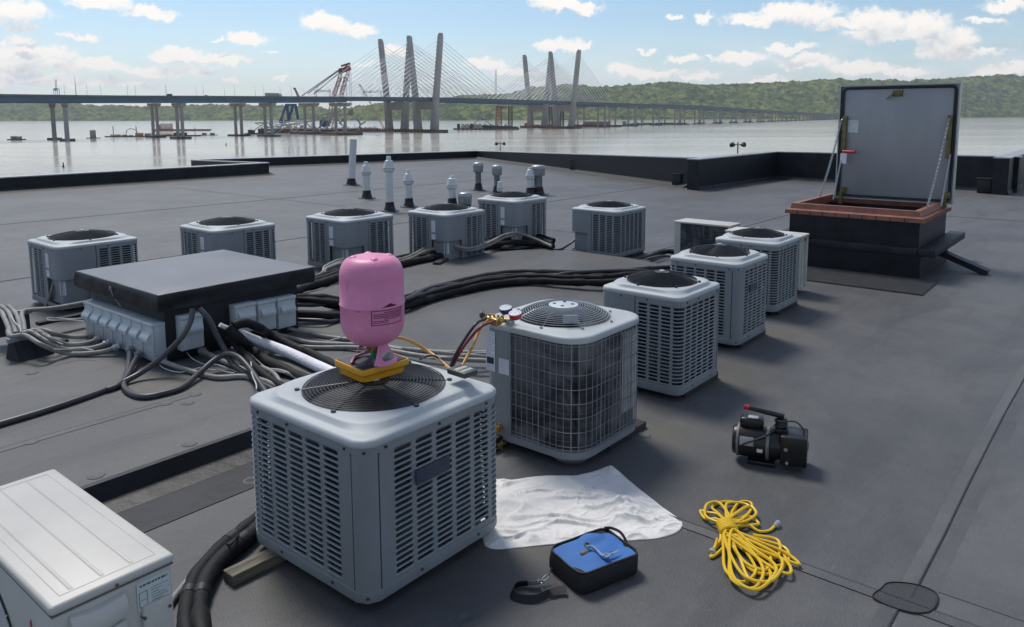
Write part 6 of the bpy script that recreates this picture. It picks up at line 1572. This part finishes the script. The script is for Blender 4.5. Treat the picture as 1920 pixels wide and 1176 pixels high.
# ------------------------------------------------------------------ the river crossing
NPTS = [(-640, 520), (-417, 709), (-353, 771), (-289, 824), (-235, 905), (-151, 1024), (43, 1298), (126, 1420), (197, 1525), (266, 1628), (334, 1730), (400, 1832)]
SPTS = [(-600, 480), (-386, 675), (-311, 730), (-249, 797), (-190, 865), (-108, 983), (83, 1233), (155, 1345), (223, 1450), (288, 1552), (352, 1652), (418, 1752)]
def extend(P, end, n=15):
    a = P[-1]; return P+[(a[0]+(end[0]-a[0])*i/n, a[1]+(end[1]-a[1])*i/n) for i in range(1, n+1)]
NPTS = extend(NPTS, (1560, 3760)); SPTS = extend(SPTS, (1590, 3720))
ELEV = [(0, 37), (700, 38), (1000, 42.5), (1270, 41), (1730, 40), (2343, 32), (3000, 25.5), (3760, 19)]
def deckz(p): return interp(ELEV, p[1])
def bridge(P, label, which):
    root = empty('cable_stayed_bridge', FW(P[5][0], P[5][1], 0), label, 'bridge', 'twin river bridges')
    n = len(P); V = [Vector((p[0], p[1], 0)) for p in P]
    def nrm(i):
        d = (V[min(i+1, n-1)]-V[max(i-1, 0)]).normalized(); return d, Vector((d.y, -d.x, 0))
    def W3(v, z): return FW(v.x, v.y, z)
    def sweep(name, m_, prof, i0=0, i1=n-1, sub=4):
        vs = []; rows = 0
        pts = []
        for i in range(i0, i1):
            for k in range(sub): t = k/sub; pts.append((V[i].lerp(V[i+1], t), nrm(i)[1].lerp(nrm(i+1)[1], t)))
        pts.append((V[i1], nrm(i1)[1]))
        for (v, e_) in pts:
            z = deckz(v)
            for (o_, dz_) in prof: vs.append(W3(v+e_*o_, z+dz_))
        m = len(prof); b = MB(); b.add(vs, [(r*m+j, r*m+(j+1) % m, (r+1)*m+(j+1) % m, (r+1)*m+j) for r in range(len(pts)-1) for j in range(m)]+[tuple(range(m)), tuple((len(pts)-1)*m+j for j in range(m-1, -1, -1))])
        return b.build(name, m_, root, ang=30)
    sweep('road_deck', M_road, [(-14, -.5), (14, -.5), (14.2, 0), (14.2, 1.1), (13.8, 1.1), (13.8, .1), (-13.8, .1), (-13.8, 1.1), (-14.2, 1.1), (-14.2, 0)])
    for (o_, hh, i0, i1) in ((-10, 5.2, 0, 4), (10, 5.2, 0, 4), (-12.5, 3.0, 4, 7), (12.5, 3.0, 4, 7), (-10, 4.2, 7, n-1), (10, 4.2, 7, n-1)):
        sweep('girder', M_steelb, [(o_-.5, -.55), (o_+.5, -.55), (o_+.5, -hh), (o_-.5, -hh)], i0, i1)
    sweep('girder', M_steelb, [(-.5, -.55), (.5, -.55), (.5, -4.8), (-.5, -4.8)], 0, 4)
    # piers
    for i in range(1, n):
        if i in (5, 6): continue
        d, e_ = nrm(i); z = deckz(V[i])-(5.3 if i < 5 else 4.3); v = V[i]
        if i <= 4: d, e_ = Vector((.577, .816, 0)), Vector((.816, -.577, 0))
        if i == 1: e_ = v.normalized(); d = Vector((-e_.y, e_.x, 0))
        wide = (0, 5, 4.0, 5.0, 7.4)[i] if i < 5 else 6.5; b = MB(); cw = 1.35 if i > 1 else 2.4; cpw = (0, 6, 7.5, 10.5, 15)[i] if i < 5 else 10
        for s in (-1, 1):
            def ring(o_, zz, a, c): 
                q = v+e_*o_; return [W3(q+e_*x+d*y, zz) for x, y in ((-a, -c), (a, -c), (a, c), (-a, c))]
            r0_, r1_ = ring(s*wide, 0, cw, cw*.8), ring(s*wide, z-3.5, cw*.9, cw*.7)
            b.add(r0_+r1_, [(0, 1, 5, 4), (1, 2, 6, 5), (2, 3, 7, 6), (3, 0, 4, 7), (4, 5, 6, 7)])
        cap0 = [W3(v+e_*x+d*y, z-4.2) for x, y in ((-cpw+2, -2), (cpw-2, -2), (cpw-2, 2), (-cpw+2, 2))]; cap1 = [W3(v+e_*x+d*y, z-2.2) for x, y in ((-cpw, -2.8), (cpw, -2.8), (cpw, 2.8), (-cpw, 2.8))]; cap2 = [W3(v+e_*x+d*y, z-.3) for x, y in ((-cpw-.3, -2.8), (cpw+.3, -2.8), (cpw+.3, 2.8), (-cpw-.3, 2.8))]
        b.add(cap0+cap1+cap2, [(3, 2, 1, 0)]+[(4*k+j, 4*k+(j+1) % 4, 4*k+4+(j+1) % 4, 4*k+4+j) for k in (0, 1) for j in range(4)]+[(8, 9, 10, 11)])
        pr_ = b.build('pier', M_conc, root, ang=20)
        b = MB()
        if i == 4: b.add([W3(v+e_*x+d*y, zz) for zz in (-.5, 2.6) for x, y in ((-24, -10), (24, -10), (24, 10), (-24, 10))], [(0, 1, 5, 4), (1, 2, 6, 5), (2, 3, 7, 6), (3, 0, 4, 7), (4, 5, 6, 7)]); b.build('pile_cap', M_rust, pr_, smoothit=False)
        else: b.add([W3(v+e_*x+d*y, zz) for zz in (-.5, 1.6) for x, y in ((-cpw-1, -6), (cpw+1, -6), (cpw+1, 6), (-cpw-1, 6))], [(0, 1, 5, 4), (1, 2, 6, 5), (2, 3, 7, 6), (3, 0, 4, 7), (4, 5, 6, 7)]); b.build('pile_cap', M_concd, pr_, smoothit=False)
    # towers: a pair of outward leaning legs, cross beam under the deck
    ax = Vector((.577, .816, 0)); ex = Vector((.816, -.577, 0))
    for ti in (5, 6):
        v = V[ti]; zd = deckz(v); b = MB()
        tw = []
        for s in (-1, 1):
            rows = []
            for (zz, o_, a, c) in ((0, 13.5, 5.6, 4.6), (zd-6, 16.2, 4.3, 4.0), (zd+8, 18.0, 3.9, 3.8), (112, 25.2, 3.5, 3.3), (118, 25.8, 3.2, 3.0), (121 if True else 0, 26.4, 1.6, 2.6)):
                q = v+ex*o_*s
                cc = [(-a, -c*.55), (-a*.6, -c), (a*.6, -c), (a, -c*.55), (a, c*.55), (a*.6, c), (-a*.6, c), (-a, c*.55)]
                rows.append([W3(q+ex*x+ax*y, zz) for x, y in cc])
            vs = [p for r_ in rows for p in r_]
            b = MB(); b.add(vs, [(k*8+j, k*8+(j+1) % 8, (k+1)*8+(j+1) % 8, (k+1)*8+j) for k in range(5) for j in range(8)]+[tuple(40+j for j in range(8))])
            tw.append(b.build('tower_leg', M_conc, root, ang=20))
        b = MB(); b.add([W3(v+ex*x+ax*y, zz) for zz in (zd-14, zd-4) for x, y in ((-16, -2.6), (16, -2.6), (16, 2.6), (-16, 2.6))], [(0, 1, 5, 4), (1, 2, 6, 5), (2, 3, 7, 6), (3, 0, 4, 7), (4, 5, 6, 7), (3, 2, 1, 0)]); b.build('cross_beam', M_conc, root, ang=20)
        b = MB(); b.add([W3(v+ex*x+ax*y, zz) for zz in (-.5, 3) for x, y in ((-26, -12), (26, -12), (26, 12), (-26, 12))], [(0, 1, 5, 4), (1, 2, 6, 5), (2, 3, 7, 6), (3, 0, 4, 7), (4, 5, 6, 7)])
        b.build('fender', M_rust, root, smoothit=False)
        for k in range(14):
            b = MB(); q = v+ex*(-26+4*k)-ax*12.6; b.cyl(W3(q, -.5), W3(q, 4.4), .9, n=6); b.build('fender_pile', M_rust, root)
        # stays
        for s in (-1, 1):
            for sd2 in (-1, 1):
                nst = 12
                for k in range(nst):
                    t = (k+1)/nst
                    if (ti == 5 and sd2 > 0) or (ti == 6 and sd2 < 0):
                        L_ = 12+153*t; o_ = V[6]-V[5] if ti == 5 else V[5]-V[6]; fp = v+o_.normalized()*L_
                    else:
                        L_ = 12+(125 if ti == 5 else 140)*t; o_ = (V[4]-V[5]) if ti == 5 else (V[7]-V[6]); fp = v+o_.normalized()*L_
                    zt_ = 58+56*t; ot = 18.6+(25.6-18.6)*(zt_-50)/66
                    a_ = W3(v+ex*ot*s, zt_); c_ = W3(fp+ex*13.6*s, deckz(fp)+.8)
                    b = MB(); b.tube([a_, c_], .26, 4, cap=False); b.build('stay_cable', M_cable, root)
    return root
bridge(NPTS, 'farther of the two parallel cable-stayed bridges, its towers seen left of the nearer pair', 'N')
bridge(SPTS, 'nearer of the two parallel cable-stayed bridges, carrying the truck, its towers farther right', 'S')

# street lamps, trucks and gantries on the deck
def along(P, s_):
    i = int(s_); t = s_-i; a, c = P[i], P[min(i+1, len(P)-1)]; v = Vector((a[0]+(c[0]-a[0])*t, a[1]+(c[1]-a[1])*t, 0)); d = Vector((c[0]-a[0], c[1]-a[1], 0)).normalized(); return v, d, Vector((d.y, -d.x, 0))
def lampmesh():
    b = MB(); b.cyl((0, 0, 0), (0, 0, 10), .16, .10, 6); b.tube([(0, 0, 9.8), (.6, 0, 10.4), (2.2, 0, 10.6)], .09, 5); b.box((1.8, -.25, 10.45), (2.9, .25, 10.65)); return b
lp = None; cnt = 0
for (P, o_, ph, word) in ((SPTS, 13.4, .1, 'nearer'), (NPTS, 13.4, .35, 'farther')):
    s_ = .05+ph
    while s_ < 18:
        v, d, e_ = along(P, s_); q = FW((v+e_*o_).x, (v+e_*o_).y, deckz(v)+.6)
        if lp is None:
            lp = lampmesh().build('street_lamp', M_galv); lm = lp; lm.location = (0, 0, 0); off0 = None
            o = lm
        else: o = lm.copy(); COL.objects.link(o)
        o.location = q; o.rotation_euler = (0, 0, -YA+math.atan2(-e_.y, -e_.x))
        tag(o, 'slim grey street lamp on the %s bridge deck' % word, 'street lamp', 'street lamps on the %s bridge' % word)
        s_ += .34; cnt += 1
def vehicle(P, s_, o_, L, W_, H_, m_, label, cab=M_cream, cat='truck', name='truck'):
    v, d, e_ = along(P, s_); q = v+e_*o_; root = empty(name, FW(q.x, q.y, deckz(v)+.1), label, cat)
    R = Matrix((tuple(bw(d.x, d.y)), tuple(bw(-d.y, d.x)), (0, 0, 1))).transposed(); c = FW(q.x, q.y, deckz(v)+.1)
    if cat == 'truck':
        one('trailer', m_, root, lambda b: b.rbox((-L/2, -W_/2, 1.1), (L/2-3.2, W_/2, H_), .08, R, c))
        one('cab', cab, root, lambda b: b.rbox((L/2-2.8, -W_/2, .6), (L/2, W_/2, H_*.82), .3, R, c))
    else:
        one('car_body', m_, root, lambda b: b.rbox((-L/2, -W_/2, .3), (L/2, W_/2, .9), .2, R, c)); one('car_cabin', M_dark, root, lambda b: b.rbox((-L*.3, -W_*.42, .85), (L*.22, W_*.42, H_), .25, R, c))
    for x in (-L*.38, -L*.28, L*.36) if cat == 'truck' else (-L*.3, L*.3):
        one('wheel', M_rubber, root, lambda b: b.cyl(R@Vector((x, -W_/2-.02, .5))+c, R@Vector((x, W_/2+.02, .5))+c, .5, n=12))
vehicle(SPTS, 3.02, 9, 18, 2.6, 4.3, mat('truck_trailer', (.42, .38, .33), .5), 'long truck with a pale box trailer on the nearer bridge')
vehicle(SPTS, 2.25, 9, 5, 2, 1.7, M_dark, 'dark car on the nearer bridge deck left of the truck', cat='car', name='car')
vehicle(SPTS, 1.9, 9, 9, 2.3, 2.6, M_dark, 'dark van on the nearer bridge deck between two lamp posts', cat='van', name='van')
def gantry(P, s_, label, masts, wide=11):
    v, d, e_ = along(P, s_); root = empty('sign_gantry', FW(v.x, v.y, deckz(v)), label, 'gantry')
    def g_(b):
        for k in (-1, 1):
            for w_ in (-1, 1): q = v+e_*wide*k+d*w_*.8; b.cyl(FW(q.x, q.y, deckz(v)+.5), FW(q.x, q.y, deckz(v)+8), .2, n=5)
        for zz in (6.3, 8):
            for w_ in (-1, 1): a = v-e_*wide+d*w_*.8; c = v+e_*wide+d*w_*.8; b.beam(FW(a.x, a.y, deckz(v)+zz), FW(c.x, c.y, deckz(v)+zz), .3)
        for i in range(10):
            a = v-e_*wide+e_*2*wide*i/10-d*.8; c = v-e_*wide+e_*2*wide*(i+1)/10-d*.8; b.beam(FW(a.x, a.y, deckz(v)+(6.3 if i % 2 else 8)), FW(c.x, c.y, deckz(v)+(8 if i % 2 else 6.3)), .2)
    one('gantry_frame', M_dark, root, g_)
    for k in masts: a = v+e_*k; one('mast', M_dark, root, lambda b: b.cyl(FW(a.x, a.y, deckz(v)+7.9), FW(a.x, a.y, deckz(v)+16), .2, n=5))
gantry(NPTS, 1.05, 'small dark gantry with two masts on the bridge above the leftmost pier', (-2, 2), 6)
gantry(SPTS, 3.75, 'dark latticed sign gantry on the bridge left of the crane boom', (-8,), 13)
gantry(SPTS, 4.35, 'dark latticed sign gantry on the bridge at the foot of the crane boom', (), 14)
v, d, e_ = along(SPTS, 1.08); b = MB(); q = v+e_*14; b.cyl(FW(q.x, q.y, deckz(v)), FW(q.x, q.y, deckz(v)+17), .3, .12, 6); tag(b.build('mast', M_dark), 'tall thin dark mast on the bridge deck above the second pier from the left', 'mast')

# ------------------------------------------------------------------ floating plant
def lattice(b, a, c, w0, w1, n, t=.22):
    a, c = Vector(a), Vector(c); d = (c-a).normalized(); u = d.orthogonal().normalized(); u = bw(1, 0)-d*bw(1, 0).dot(d); u.normalize(); v = d.cross(u)
    P = []
    for i in range(n+1):
        k = i/n; w_ = w0+(w1-w0)*k; q = a+(c-a)*k; P.append([q+u*w_*x+v*w_*y for x, y in ((-.5, -.5), (.5, -.5), (.5, .5), (-.5, .5))])
    for i in range(n):
        for j in range(4):
            b.beam(P[i][j], P[i+1][j], t*1.3); b.beam(P[i][j], P[i][(j+1) % 4], t); b.beam(P[i][j], P[i+1][(j+1) % 4], t)
def hull(b, px, py, L, B_, H_, ang=0):
    """barge hull with raked ends, centre at the water point under the pixel"""
    c = wpt(px, py); u = bw(cos(ang), sin(ang)); v = Vector((-u.y, u.x, 0))
    P = []
    for (zz, k) in ((-.6, .93), (H_*.55, 1), (H_, 1)):
        for x, y in ((-1, -1), (1, -1), (1, 1), (-1, 1)): P.append(c+u*x*L/2*k+v*y*B_/2+Vector((0, 0, zz)))
    b.add(P, [(k*4+j, k*4+(j+1) % 4, k*4+4+(j+1) % 4, k*4+4+j) for k in (0, 1) for j in range(4)]+[(8, 9, 10, 11)]); return c, u, v
def barge(px, py, L, B_, H_, label, m_=M_rust, ang=0, cargo=(), cat='barge', name='barge', seed=0):
    c0 = wpt(px, py); root = empty(name, c0, label, cat)
    b = MB(); c, u, v = hull(b, px, py, L, B_, H_, ang); b.build('hull', m_, root, smoothit=False)
    R = Matrix((u, v, Vector((0, 0, 1)))).transposed(); rnd = random.Random(seed)
    for (nm, mm, x0, x1, h, w_) in cargo:
        x0 *= L/2; x1 *= L/2; q = MB(); 
        if nm == 'scrap_pile':
            for i in range(int(abs(x1-x0)*.9)):
                x = rnd.uniform(x0, x1); y = rnd.uniform(-w_, w_)*B_/2; z = H_+rnd.uniform(0, h*.5); aa = rnd.uniform(0, pi); ll = rnd.uniform(1.5, 5)
                q.beam(R@Vector((x, y, z))+c, R@Vector((x+ll*cos(aa), y+ll*sin(aa)*.4, z+rnd.uniform(-.3, 1)*h*.5))+c, rnd.uniform(.3, .9))
            q.rbox((x0, -w_*B_/2, H_), (x1, w_*B_/2, H_+h*.35), .3, R, c)
            q.build(nm, mm, root)
        elif nm == 'crane_boom':
            lattice(q, R@Vector((x0, 0, H_))+c, R@Vector((x1, 0, H_+h))+c, w_, w_*.5, 9, .2); q.build(nm, mm, root)
        elif nm in ('mast', 'spud'):
            q.cyl(R@Vector((x0, 0, 0))+c, R@Vector((x1, 0, H_+h))+c, w_, n=6); q.build(nm, mm, root)
        else:
            q.rbox((x0, -w_*B_/2, H_), (x1, w_*B_/2, H_+h), .2, R, c); q.build(nm, mm, root)
    return root
barge(31, 262.5, 13, 7, .8, 'small dark raft with two grey boxes at the far left', M_concd, cargo=(('box', M_conc, -.62, -.1, 2.6, .6), ('box', M_conc, .08, .6, 2.4, .6)))
barge(175, 259.5, 11, 6, .6, 'little raft carrying a tall grey tower box right of the left piers', M_concd, cargo=(('tower_box', M_conc, -.4, .35, 7.2, .6),))
barge(242, 257, 44, 12, 1.1, 'low barge with an arched excavator and two spuds between the left piers', M_rust, cargo=(('spud', M_dark, -.72, -.72, 10, .35), ('spud', M_dark, .37, .35, 10, .35), ('deck_house', M_cream, -.8, -.45, 1.6, .5), ('scrap_pile', M_dark, -.3, .1, 1.2, .5), ('excavator_cab', M_tan, .35, .62, 3, .5), ('box', M_conc, .8, .98, 2.6, .6)))
c_ = wpt(247, 256); b = MB(); b.tube([c_+bw(-6, 0, .0)+Vector((0, 0, 1.5)), c_+bw(-5, 0)+Vector((0, 0, 6)), c_+bw(-1, 0)+Vector((0, 0, 8.4)), c_+bw(4, 0)+Vector((0, 0, 7)), c_+bw(7, 0)+Vector((0, 0, 3))], .4, 6)
tag(b.build('excavator_arm', M_tan), 'arched tan excavator arm on the low barge at the left', 'excavator')
barge(343, 245.5, 78, 16, 2.4, 'rust red barge with a cream silo behind the second pier group', mat('barge_red', (.26, .06, .05), .6), cargo=(('silo', M_cream, -.78, -.42, 8.5, .6), ('tank', mat('silo_orange', (.5, .2, .12), .6), -.92, -.8, 7, .5), ('mast', M_dark, -.2, -.2, 7, .2)))
barge(332, 255.5, 48, 12, 1.2, 'work barge with yellow gear hidden behind the second pier group', M_dark, cargo=(('scrap_pile', M_tan, -.9, -.3, 2.6, .6), ('deck_house', M_dark, -.1, .4, 2.6, .5), ('spud', M_dark, .8, .8, 8, .3)))
barge(391, 253.8, 18, 6, .5, 'flat raft with two small boxes between the second and third pier groups', M_concd, cargo=(('box', M_conc, -.75, -.3, 2.2, .6), ('box', M_conc, .25, .7, 2.2, .6)))
barge(472, 252, 15, 7, 1.4, 'dark tugboat just right of the third pier group', M_dark, cargo=(('wheelhouse', M_dark, -.5, .2, 3.8, .6), ('stack', M_dark, .3, .5, 3, .3), ('mast', M_dark, -.1, -.1, 6, .2)), cat='tugboat', name='tugboat')
barge(496, 252, 22, 9, 1.6, 'dark tugboat behind the fourth pier group beside the scrap', M_dark, cargo=(('wheelhouse', M_dark, -.6, -.1, 5, .6), ('scrap_pile', M_cream, .2, .9, 3, .5)), cat='tugboat', name='tugboat', seed=3)
barge(560, 249.5, 92, 20, 1.8, 'long rusty barge heaped with steel scrap between the fourth and fifth pier groups', M_rust, cargo=(('scrap_pile', M_rust, -.95, .2, 10, .8), ('scrap_pile', M_rail, -.7, .5, 12, .7), ('scrap_pile', M_dark, .2, .95, 7, .8)), seed=5)
barge(628, 247, 120, 26, 2.2, 'wide barge of reddish scrap under the great crane', mat('barge_red2', (.2, .07, .05), .7), cargo=(('scrap_pile', mat('olive_scrap', (.16, .16, .09), .8), -.6, .1, 4.5, .8), ('scrap_pile', M_rust, .1, .95, 6, .8), ('scrap_pile', M_dark, -.95, -.5, 9, .7)), seed=6)
barge(706, 247.3, 80, 14, 1.6, 'low rusty work barge just left of the first bridge tower', M_rust, cargo=(('scrap_pile', M_dark, -.95, .9, 2.4, .7), ('spud', M_dark, -.72, -.72, 9, .3)), seed=7)
# fallen truss of the old bridge lying over the scrap
root = empty('salvaged_truss', wpt(560, 248), 'pale steel truss of the old bridge tilted over the scrap barges', 'steel truss')
def P3(px, py, Yd):
    d = ray(px, py); k = Yd/(d.x*sin(YA)+d.y*cos(YA)); return CP+d*k
def truss(b):
    T_ = [(478, 231), (540, 228), (580, 221), (612, 214), (640, 209)]; B_ = [(500, 240), (545, 234), (584, 228), (616, 221), (642, 215)]
    for off_ in (0, 8):
        A = [P3(x, y, 940+off_) for x, y in T_]; B2 = [P3(x, y, 940+off_) for x, y in B_]
        for i in range(4):
            b.beam(A[i], A[i+1], 1.2); b.beam(B2[i], B2[i+1], 1.2); b.beam(A[i], B2[i+1], .7); b.beam(B2[i], A[i+1], .7); b.beam(A[i], B2[i], .7)
one('top_truss', M_rail, root, truss)
for (x0, y0, x1, y1) in ((505, 251, 540, 228), (516, 251, 548, 232), (540, 251, 562, 230), (556, 249, 530, 231), (583, 232, 604, 249), (590, 245, 572, 229), (476, 245, 500, 228), (548, 250, 572, 234)):
    one('brace', M_rail, root, lambda b: b.beam(P3(x0, y0, 938), P3(x1, y1, 944), 1.1))
# the great crane barge
root = empty('floating_crane', wpt(620, 247), 'giant floating crane, red and white lattice boom and blue legs, looming over the bridge', 'crane')
YC = 1010
one('crane_boom', M_cranew, root, lambda b: [lattice(b, P3(x0, 246, YC+o_), P3(x1, 130, YC+o_), 4.2, 3.0, 16, .4) for x0, x1, o_ in ((608, 641, 0), (623, 654, 10))])
one('boom_red_section', M_craner, root, lambda b: [lattice(b, P3(x0, 178, YC-1+o_), P3(x1, 145, YC-1+o_), 4.4, 4.0, 6, .34) for x0, x1, o_ in ((626, 638, 0), (640, 649, 10))])
one('boom_cross_ties', M_craner, root, lambda b: [b.beam(P3(x0, y, YC), P3(x1, y-3, YC+10), .7) for x0, x1, y in ((612, 627, 232), (615, 631, 218), (621, 634, 200), (626, 640, 180), (631, 645, 163), (636, 649, 147))])
one('boom_head', M_craner, root, lambda b: (b.beam(P3(640, 133, YC), P3(656, 127, YC+8), 4.5, 6), b.beam(P3(640, 124, YC), P3(656, 119, YC+8), 2, 2.5), b.beam(P3(637, 131, YC-2), P3(641, 137, YC-2), 5, 6)))
one('head_frame', M_dark, root, lambda b: (b.beam(P3(638, 128, YC-4), P3(640, 138, YC-4), 2.5, 3), b.beam(P3(645, 128, YC-3), P3(655, 118.5, YC-3), 1.2), b.beam(P3(652, 119, YC), P3(657, 121, YC), 1.6)))
for (x0, y0) in ((577, 170), (588, 171), (572, 174)): one('backstay', M_galv, root, lambda b: b.beam(P3(x0-(6 if x0 == 572 else 0), y0+6, YC+12), P3(638, 131+(x0-577)*.4, YC+4), 1.1))
for x0 in (650, 656, 659): one('hoist_cable', M_cable, root, lambda b: b.cyl(P3(x0-1, 135, YC-2), P3(x0+.5, 212, YC-2), .35, n=5))
one('hook_block', M_tan, root, lambda b: b.beam(P3(657, 205, YC-2), P3(658, 217, YC-2), 5, 5))
for (x0, y0, x1, y1) in ((537, 196, 526, 227), (538, 196, 541, 226), (554, 197, 559, 225), (549, 199, 542, 224)):
    one('blue_leg', M_craneb, root, lambda b: b.beam(P3(x0, y0, YC), P3(x1, y1, YC), 2.4))
one('blue_head', M_craneb, root, lambda b: (b.beam(P3(535, 197, YC), P3(556, 197, YC), 3, 3), b.beam(P3(533, 226, YC), P3(544, 226, YC), 1.5), b.beam(P3(524, 228, YC), P3(530, 228, YC), 4)))
for (x0, y0, x1, y1) in ((608, 219, 600, 240), (612, 220, 596, 243), (620, 222, 617, 238), (633, 223, 642, 236), (640, 221, 648, 233), (668, 217, 676, 234), (676, 231, 662, 219), (672, 245, 676, 232), (643, 244, 646, 232), (676, 234, 686, 228), (636, 233, 656, 210)):
    one('steel_leg', M_galv, root, lambda b: b.beam(P3(x0, y0, YC-6), P3(x1, y1, YC-6), 1.6))
one('blue_deckhouse', M_craneb, root, lambda b: (b.beam(P3(600, 232, YC), P3(612, 232, YC), 5, 8), b.beam(P3(613, 236, YC), P3(618, 226, YC), 3, 5)))
# smaller cranes
def crane(pts, m_, Yd, label, w_=2.2):
    root = empty('lattice_crane', P3(pts[0][0], pts[0][1], Yd), label, 'crane')
    for (a, c) in zip(pts, pts[1:]): one('crane_boom', m_, root, lambda b: lattice(b, P3(*a, Yd), P3(*c, Yd), w_, w_*.7, 8, .28))
    return root
crane([(560, 182), (553, 167), (551, 165.5)], M_dark, 960, 'small dark crane tip above the bridge left of the great boom')
crane([(722, 245), (688, 181), (676, 161), (673, 158)], M_tan, 1120, 'pale tan lattice crane leaning left beside the first tower')
crane([(930, 245), (929.5, 131)], M_cream, 1330, 'tall white vertical lattice crane between the two tower groups', 3.2)
# steel trestle towers
for (x0, x1, yb, Yd, m_, lab) in ((929, 941, 243, 1290, mat('rust_orange', (.28, .12, .06), .7), 'rust brown trestle tower at the foot of the white vertical crane'), (953, 961, 243, 1310, M_dark, 'dark steel trestle tower right of the brown one'), (1029, 1036, 240, 1360, M_dark, 'dark lattice tower between the legs of the farther towers, left one'), (1050, 1057, 240, 1365, M_dark, 'dark lattice tower between the legs of the farther towers, right one')):
    root = empty('trestle_tower', P3((x0+x1)/2, yb, Yd), lab, 'steel tower')
    one('lattice_frame', m_, root, lambda b: lattice(b, P3((x0+x1)/2, yb, Yd), P3((x0+x1)/2, 199, Yd), (x1-x0)*Yd/FPX*.9, (x1-x0)*Yd/FPX*.8, 7, .9))
    if x0 == 929: one('trestle_beam', m_, root, lambda b: b.beam(P3(931, 201, Yd), P3(950, 202, Yd), 3, 3))
barge(912, 243.2, 98, 16, 2.2, 'long dark barge with a row of pale containers between the tower groups', mat('barge_brown', (.14, .08, .06), .7), cargo=tuple(('container', M_cream if k % 3 else M_dark, -.88+.13*k, -.80+.13*k, 6.5, .5) for k in range(6))+(('scrap_pile', M_dark, -.1, .75, 9, .7), ('scrap_pile', M_rust, .7, .97, 5, .6)), seed=9)
barge(900, 239, 70, 12, 1.6, 'far dark barge with a fine lattice boom laid along it', M_dark, cargo=(('scrap_pile', M_dark, -.9, .9, 5, .5), ('crane_boom', M_craneb, -.5, .1, 16, 2), ('crane_boom', M_craneb, .6, .1, 16, 2)), seed=10)
barge(820, 249.5, 24, 8, 1.0, 'dark raft end by the last leg of the first towers', M_dark)
barge(1010, 237.5, 62, 14, 1.8, 'reddish barge behind the farther towers', M_rust, cargo=(('deck_house', M_craner, -.85, -.5, 5, .5), ('scrap_pile', M_rust, -.3, .9, 3, .6)), seed=11)
barge(1118, 238.4, 90, 18, 2.0, 'long rusty barge right of the farther towers', M_rust, cargo=(('scrap_pile', M_rust, -.9, .3, 6, .7), ('deck_house', mat('deck_beige', (.3, .22, .18), .7), -.45, .55, 8, .5)), seed=12)
barge(1170, 236.3, 55, 12, 2.0, 'grey workboat among the right hand piers', M_dark, cargo=(('wheelhouse', M_conc, -.1, .15, 7, .5), ('scrap_pile', M_dark, .2, .9, 4, .6)), seed=13)
barge(1235, 234, 130, 16, 2.2, 'low dark barge string beyond the right hand piers', M_dark, cargo=(('scrap_pile', M_dark, -.9, .9, 3, .6), ('mast', M_dark, -.5, -.5, 14, .4), ('mast', M_dark, .1, .1, 16, .4)), seed=14)
barge(708, 255, 3.2, 1.4, .5, 'tiny motorboat left of the first bridge towers', M_cream, cat='boat', name='boat')
for (x, y, lab) in ((119, 314, 'black channel marker close in front of the left parapet'), (424, 273, 'black channel marker below the third pier group')):
    p = wpt(x, y); b = MB(); b.lathe([(.35, -.3), (.5, .4), (.25, .7), (.18, 1.7), (.3, 1.9), (0, 2.1)], p, 10); tag(b.build('channel_marker', M_dark), lab, 'buoy')

# distant air: one even volume over the river, the sky outside it
mh = bpy.data.materials.new('river_haze'); mh.use_nodes = True; t = NT(mh.node_tree)
for n_ in list(t.n):
    if n_.type == 'BSDF_PRINCIPLED': t.n.remove(n_)
pv = t.node('ShaderNodeVolumePrincipled'); pv.inputs['Color'].default_value = (.86, .92, 1, 1); pv.inputs['Density'].default_value = .00006; pv.inputs['Anisotropy'].default_value = .2
t.l.new(pv.outputs[0], t.n['Material Output'].inputs['Volume'])
b = MB(); b.box((-9000, -9000, WZ-1.5), (9000, 9000, 420)); hzb = b.build('haze', mh, smoothit=False); tag(hzb, kind='stuff')

rnd = random.Random(12); hp = None
for (px, yy, Yd) in ((1062, 177, 4150), (1078, 178, 4120), (1092, 179, 4100), (1120, 177, 4200), (1132, 178, 4180), (1158, 178, 4200), (1180, 177, 4250), (1330, 178, 4150), (1450, 176, 4300), (880, 221, 3560), (905, 222, 3560), (660, 222, 3850), (1010, 220, 3640), (1320, 219, 3800), (1370, 218, 3850), (1480, 217, 3950), (1850, 216.5, 4850), (1885, 216.5, 4900), (450, 224, 4330)):
    p = P3(px, yy, Yd)
    if hp is None:
        hp = empty('house', p, 'x', 'house', 'houses among the trees on the far shore')
        one('wall', M_cream, hp, lambda b: b.box((p.x-8, p.y-7, p.z-8), (p.x+8, p.y+7, p.z+5)), smoothit=False)
        one('roof', M_road, hp, lambda b: b.add([(p.x-9, p.y-8, p.z+5), (p.x+9, p.y-8, p.z+5), (p.x+9, p.y+8, p.z+5), (p.x-9, p.y+8, p.z+5), (p.x-9, p.y, p.z+10), (p.x+9, p.y, p.z+10)], [(0, 1, 5, 4), (2, 3, 4, 5), (1, 2, 5), (3, 0, 4), (3, 2, 1, 0)]), smoothit=False)
        o = hp
    else: o = copytree(hp)
    o.location = p; s_ = rnd.uniform(.6, 1.1); o.scale = (s_, s_, s_); o['label'] = 'small pale house among the trees of the far shore'
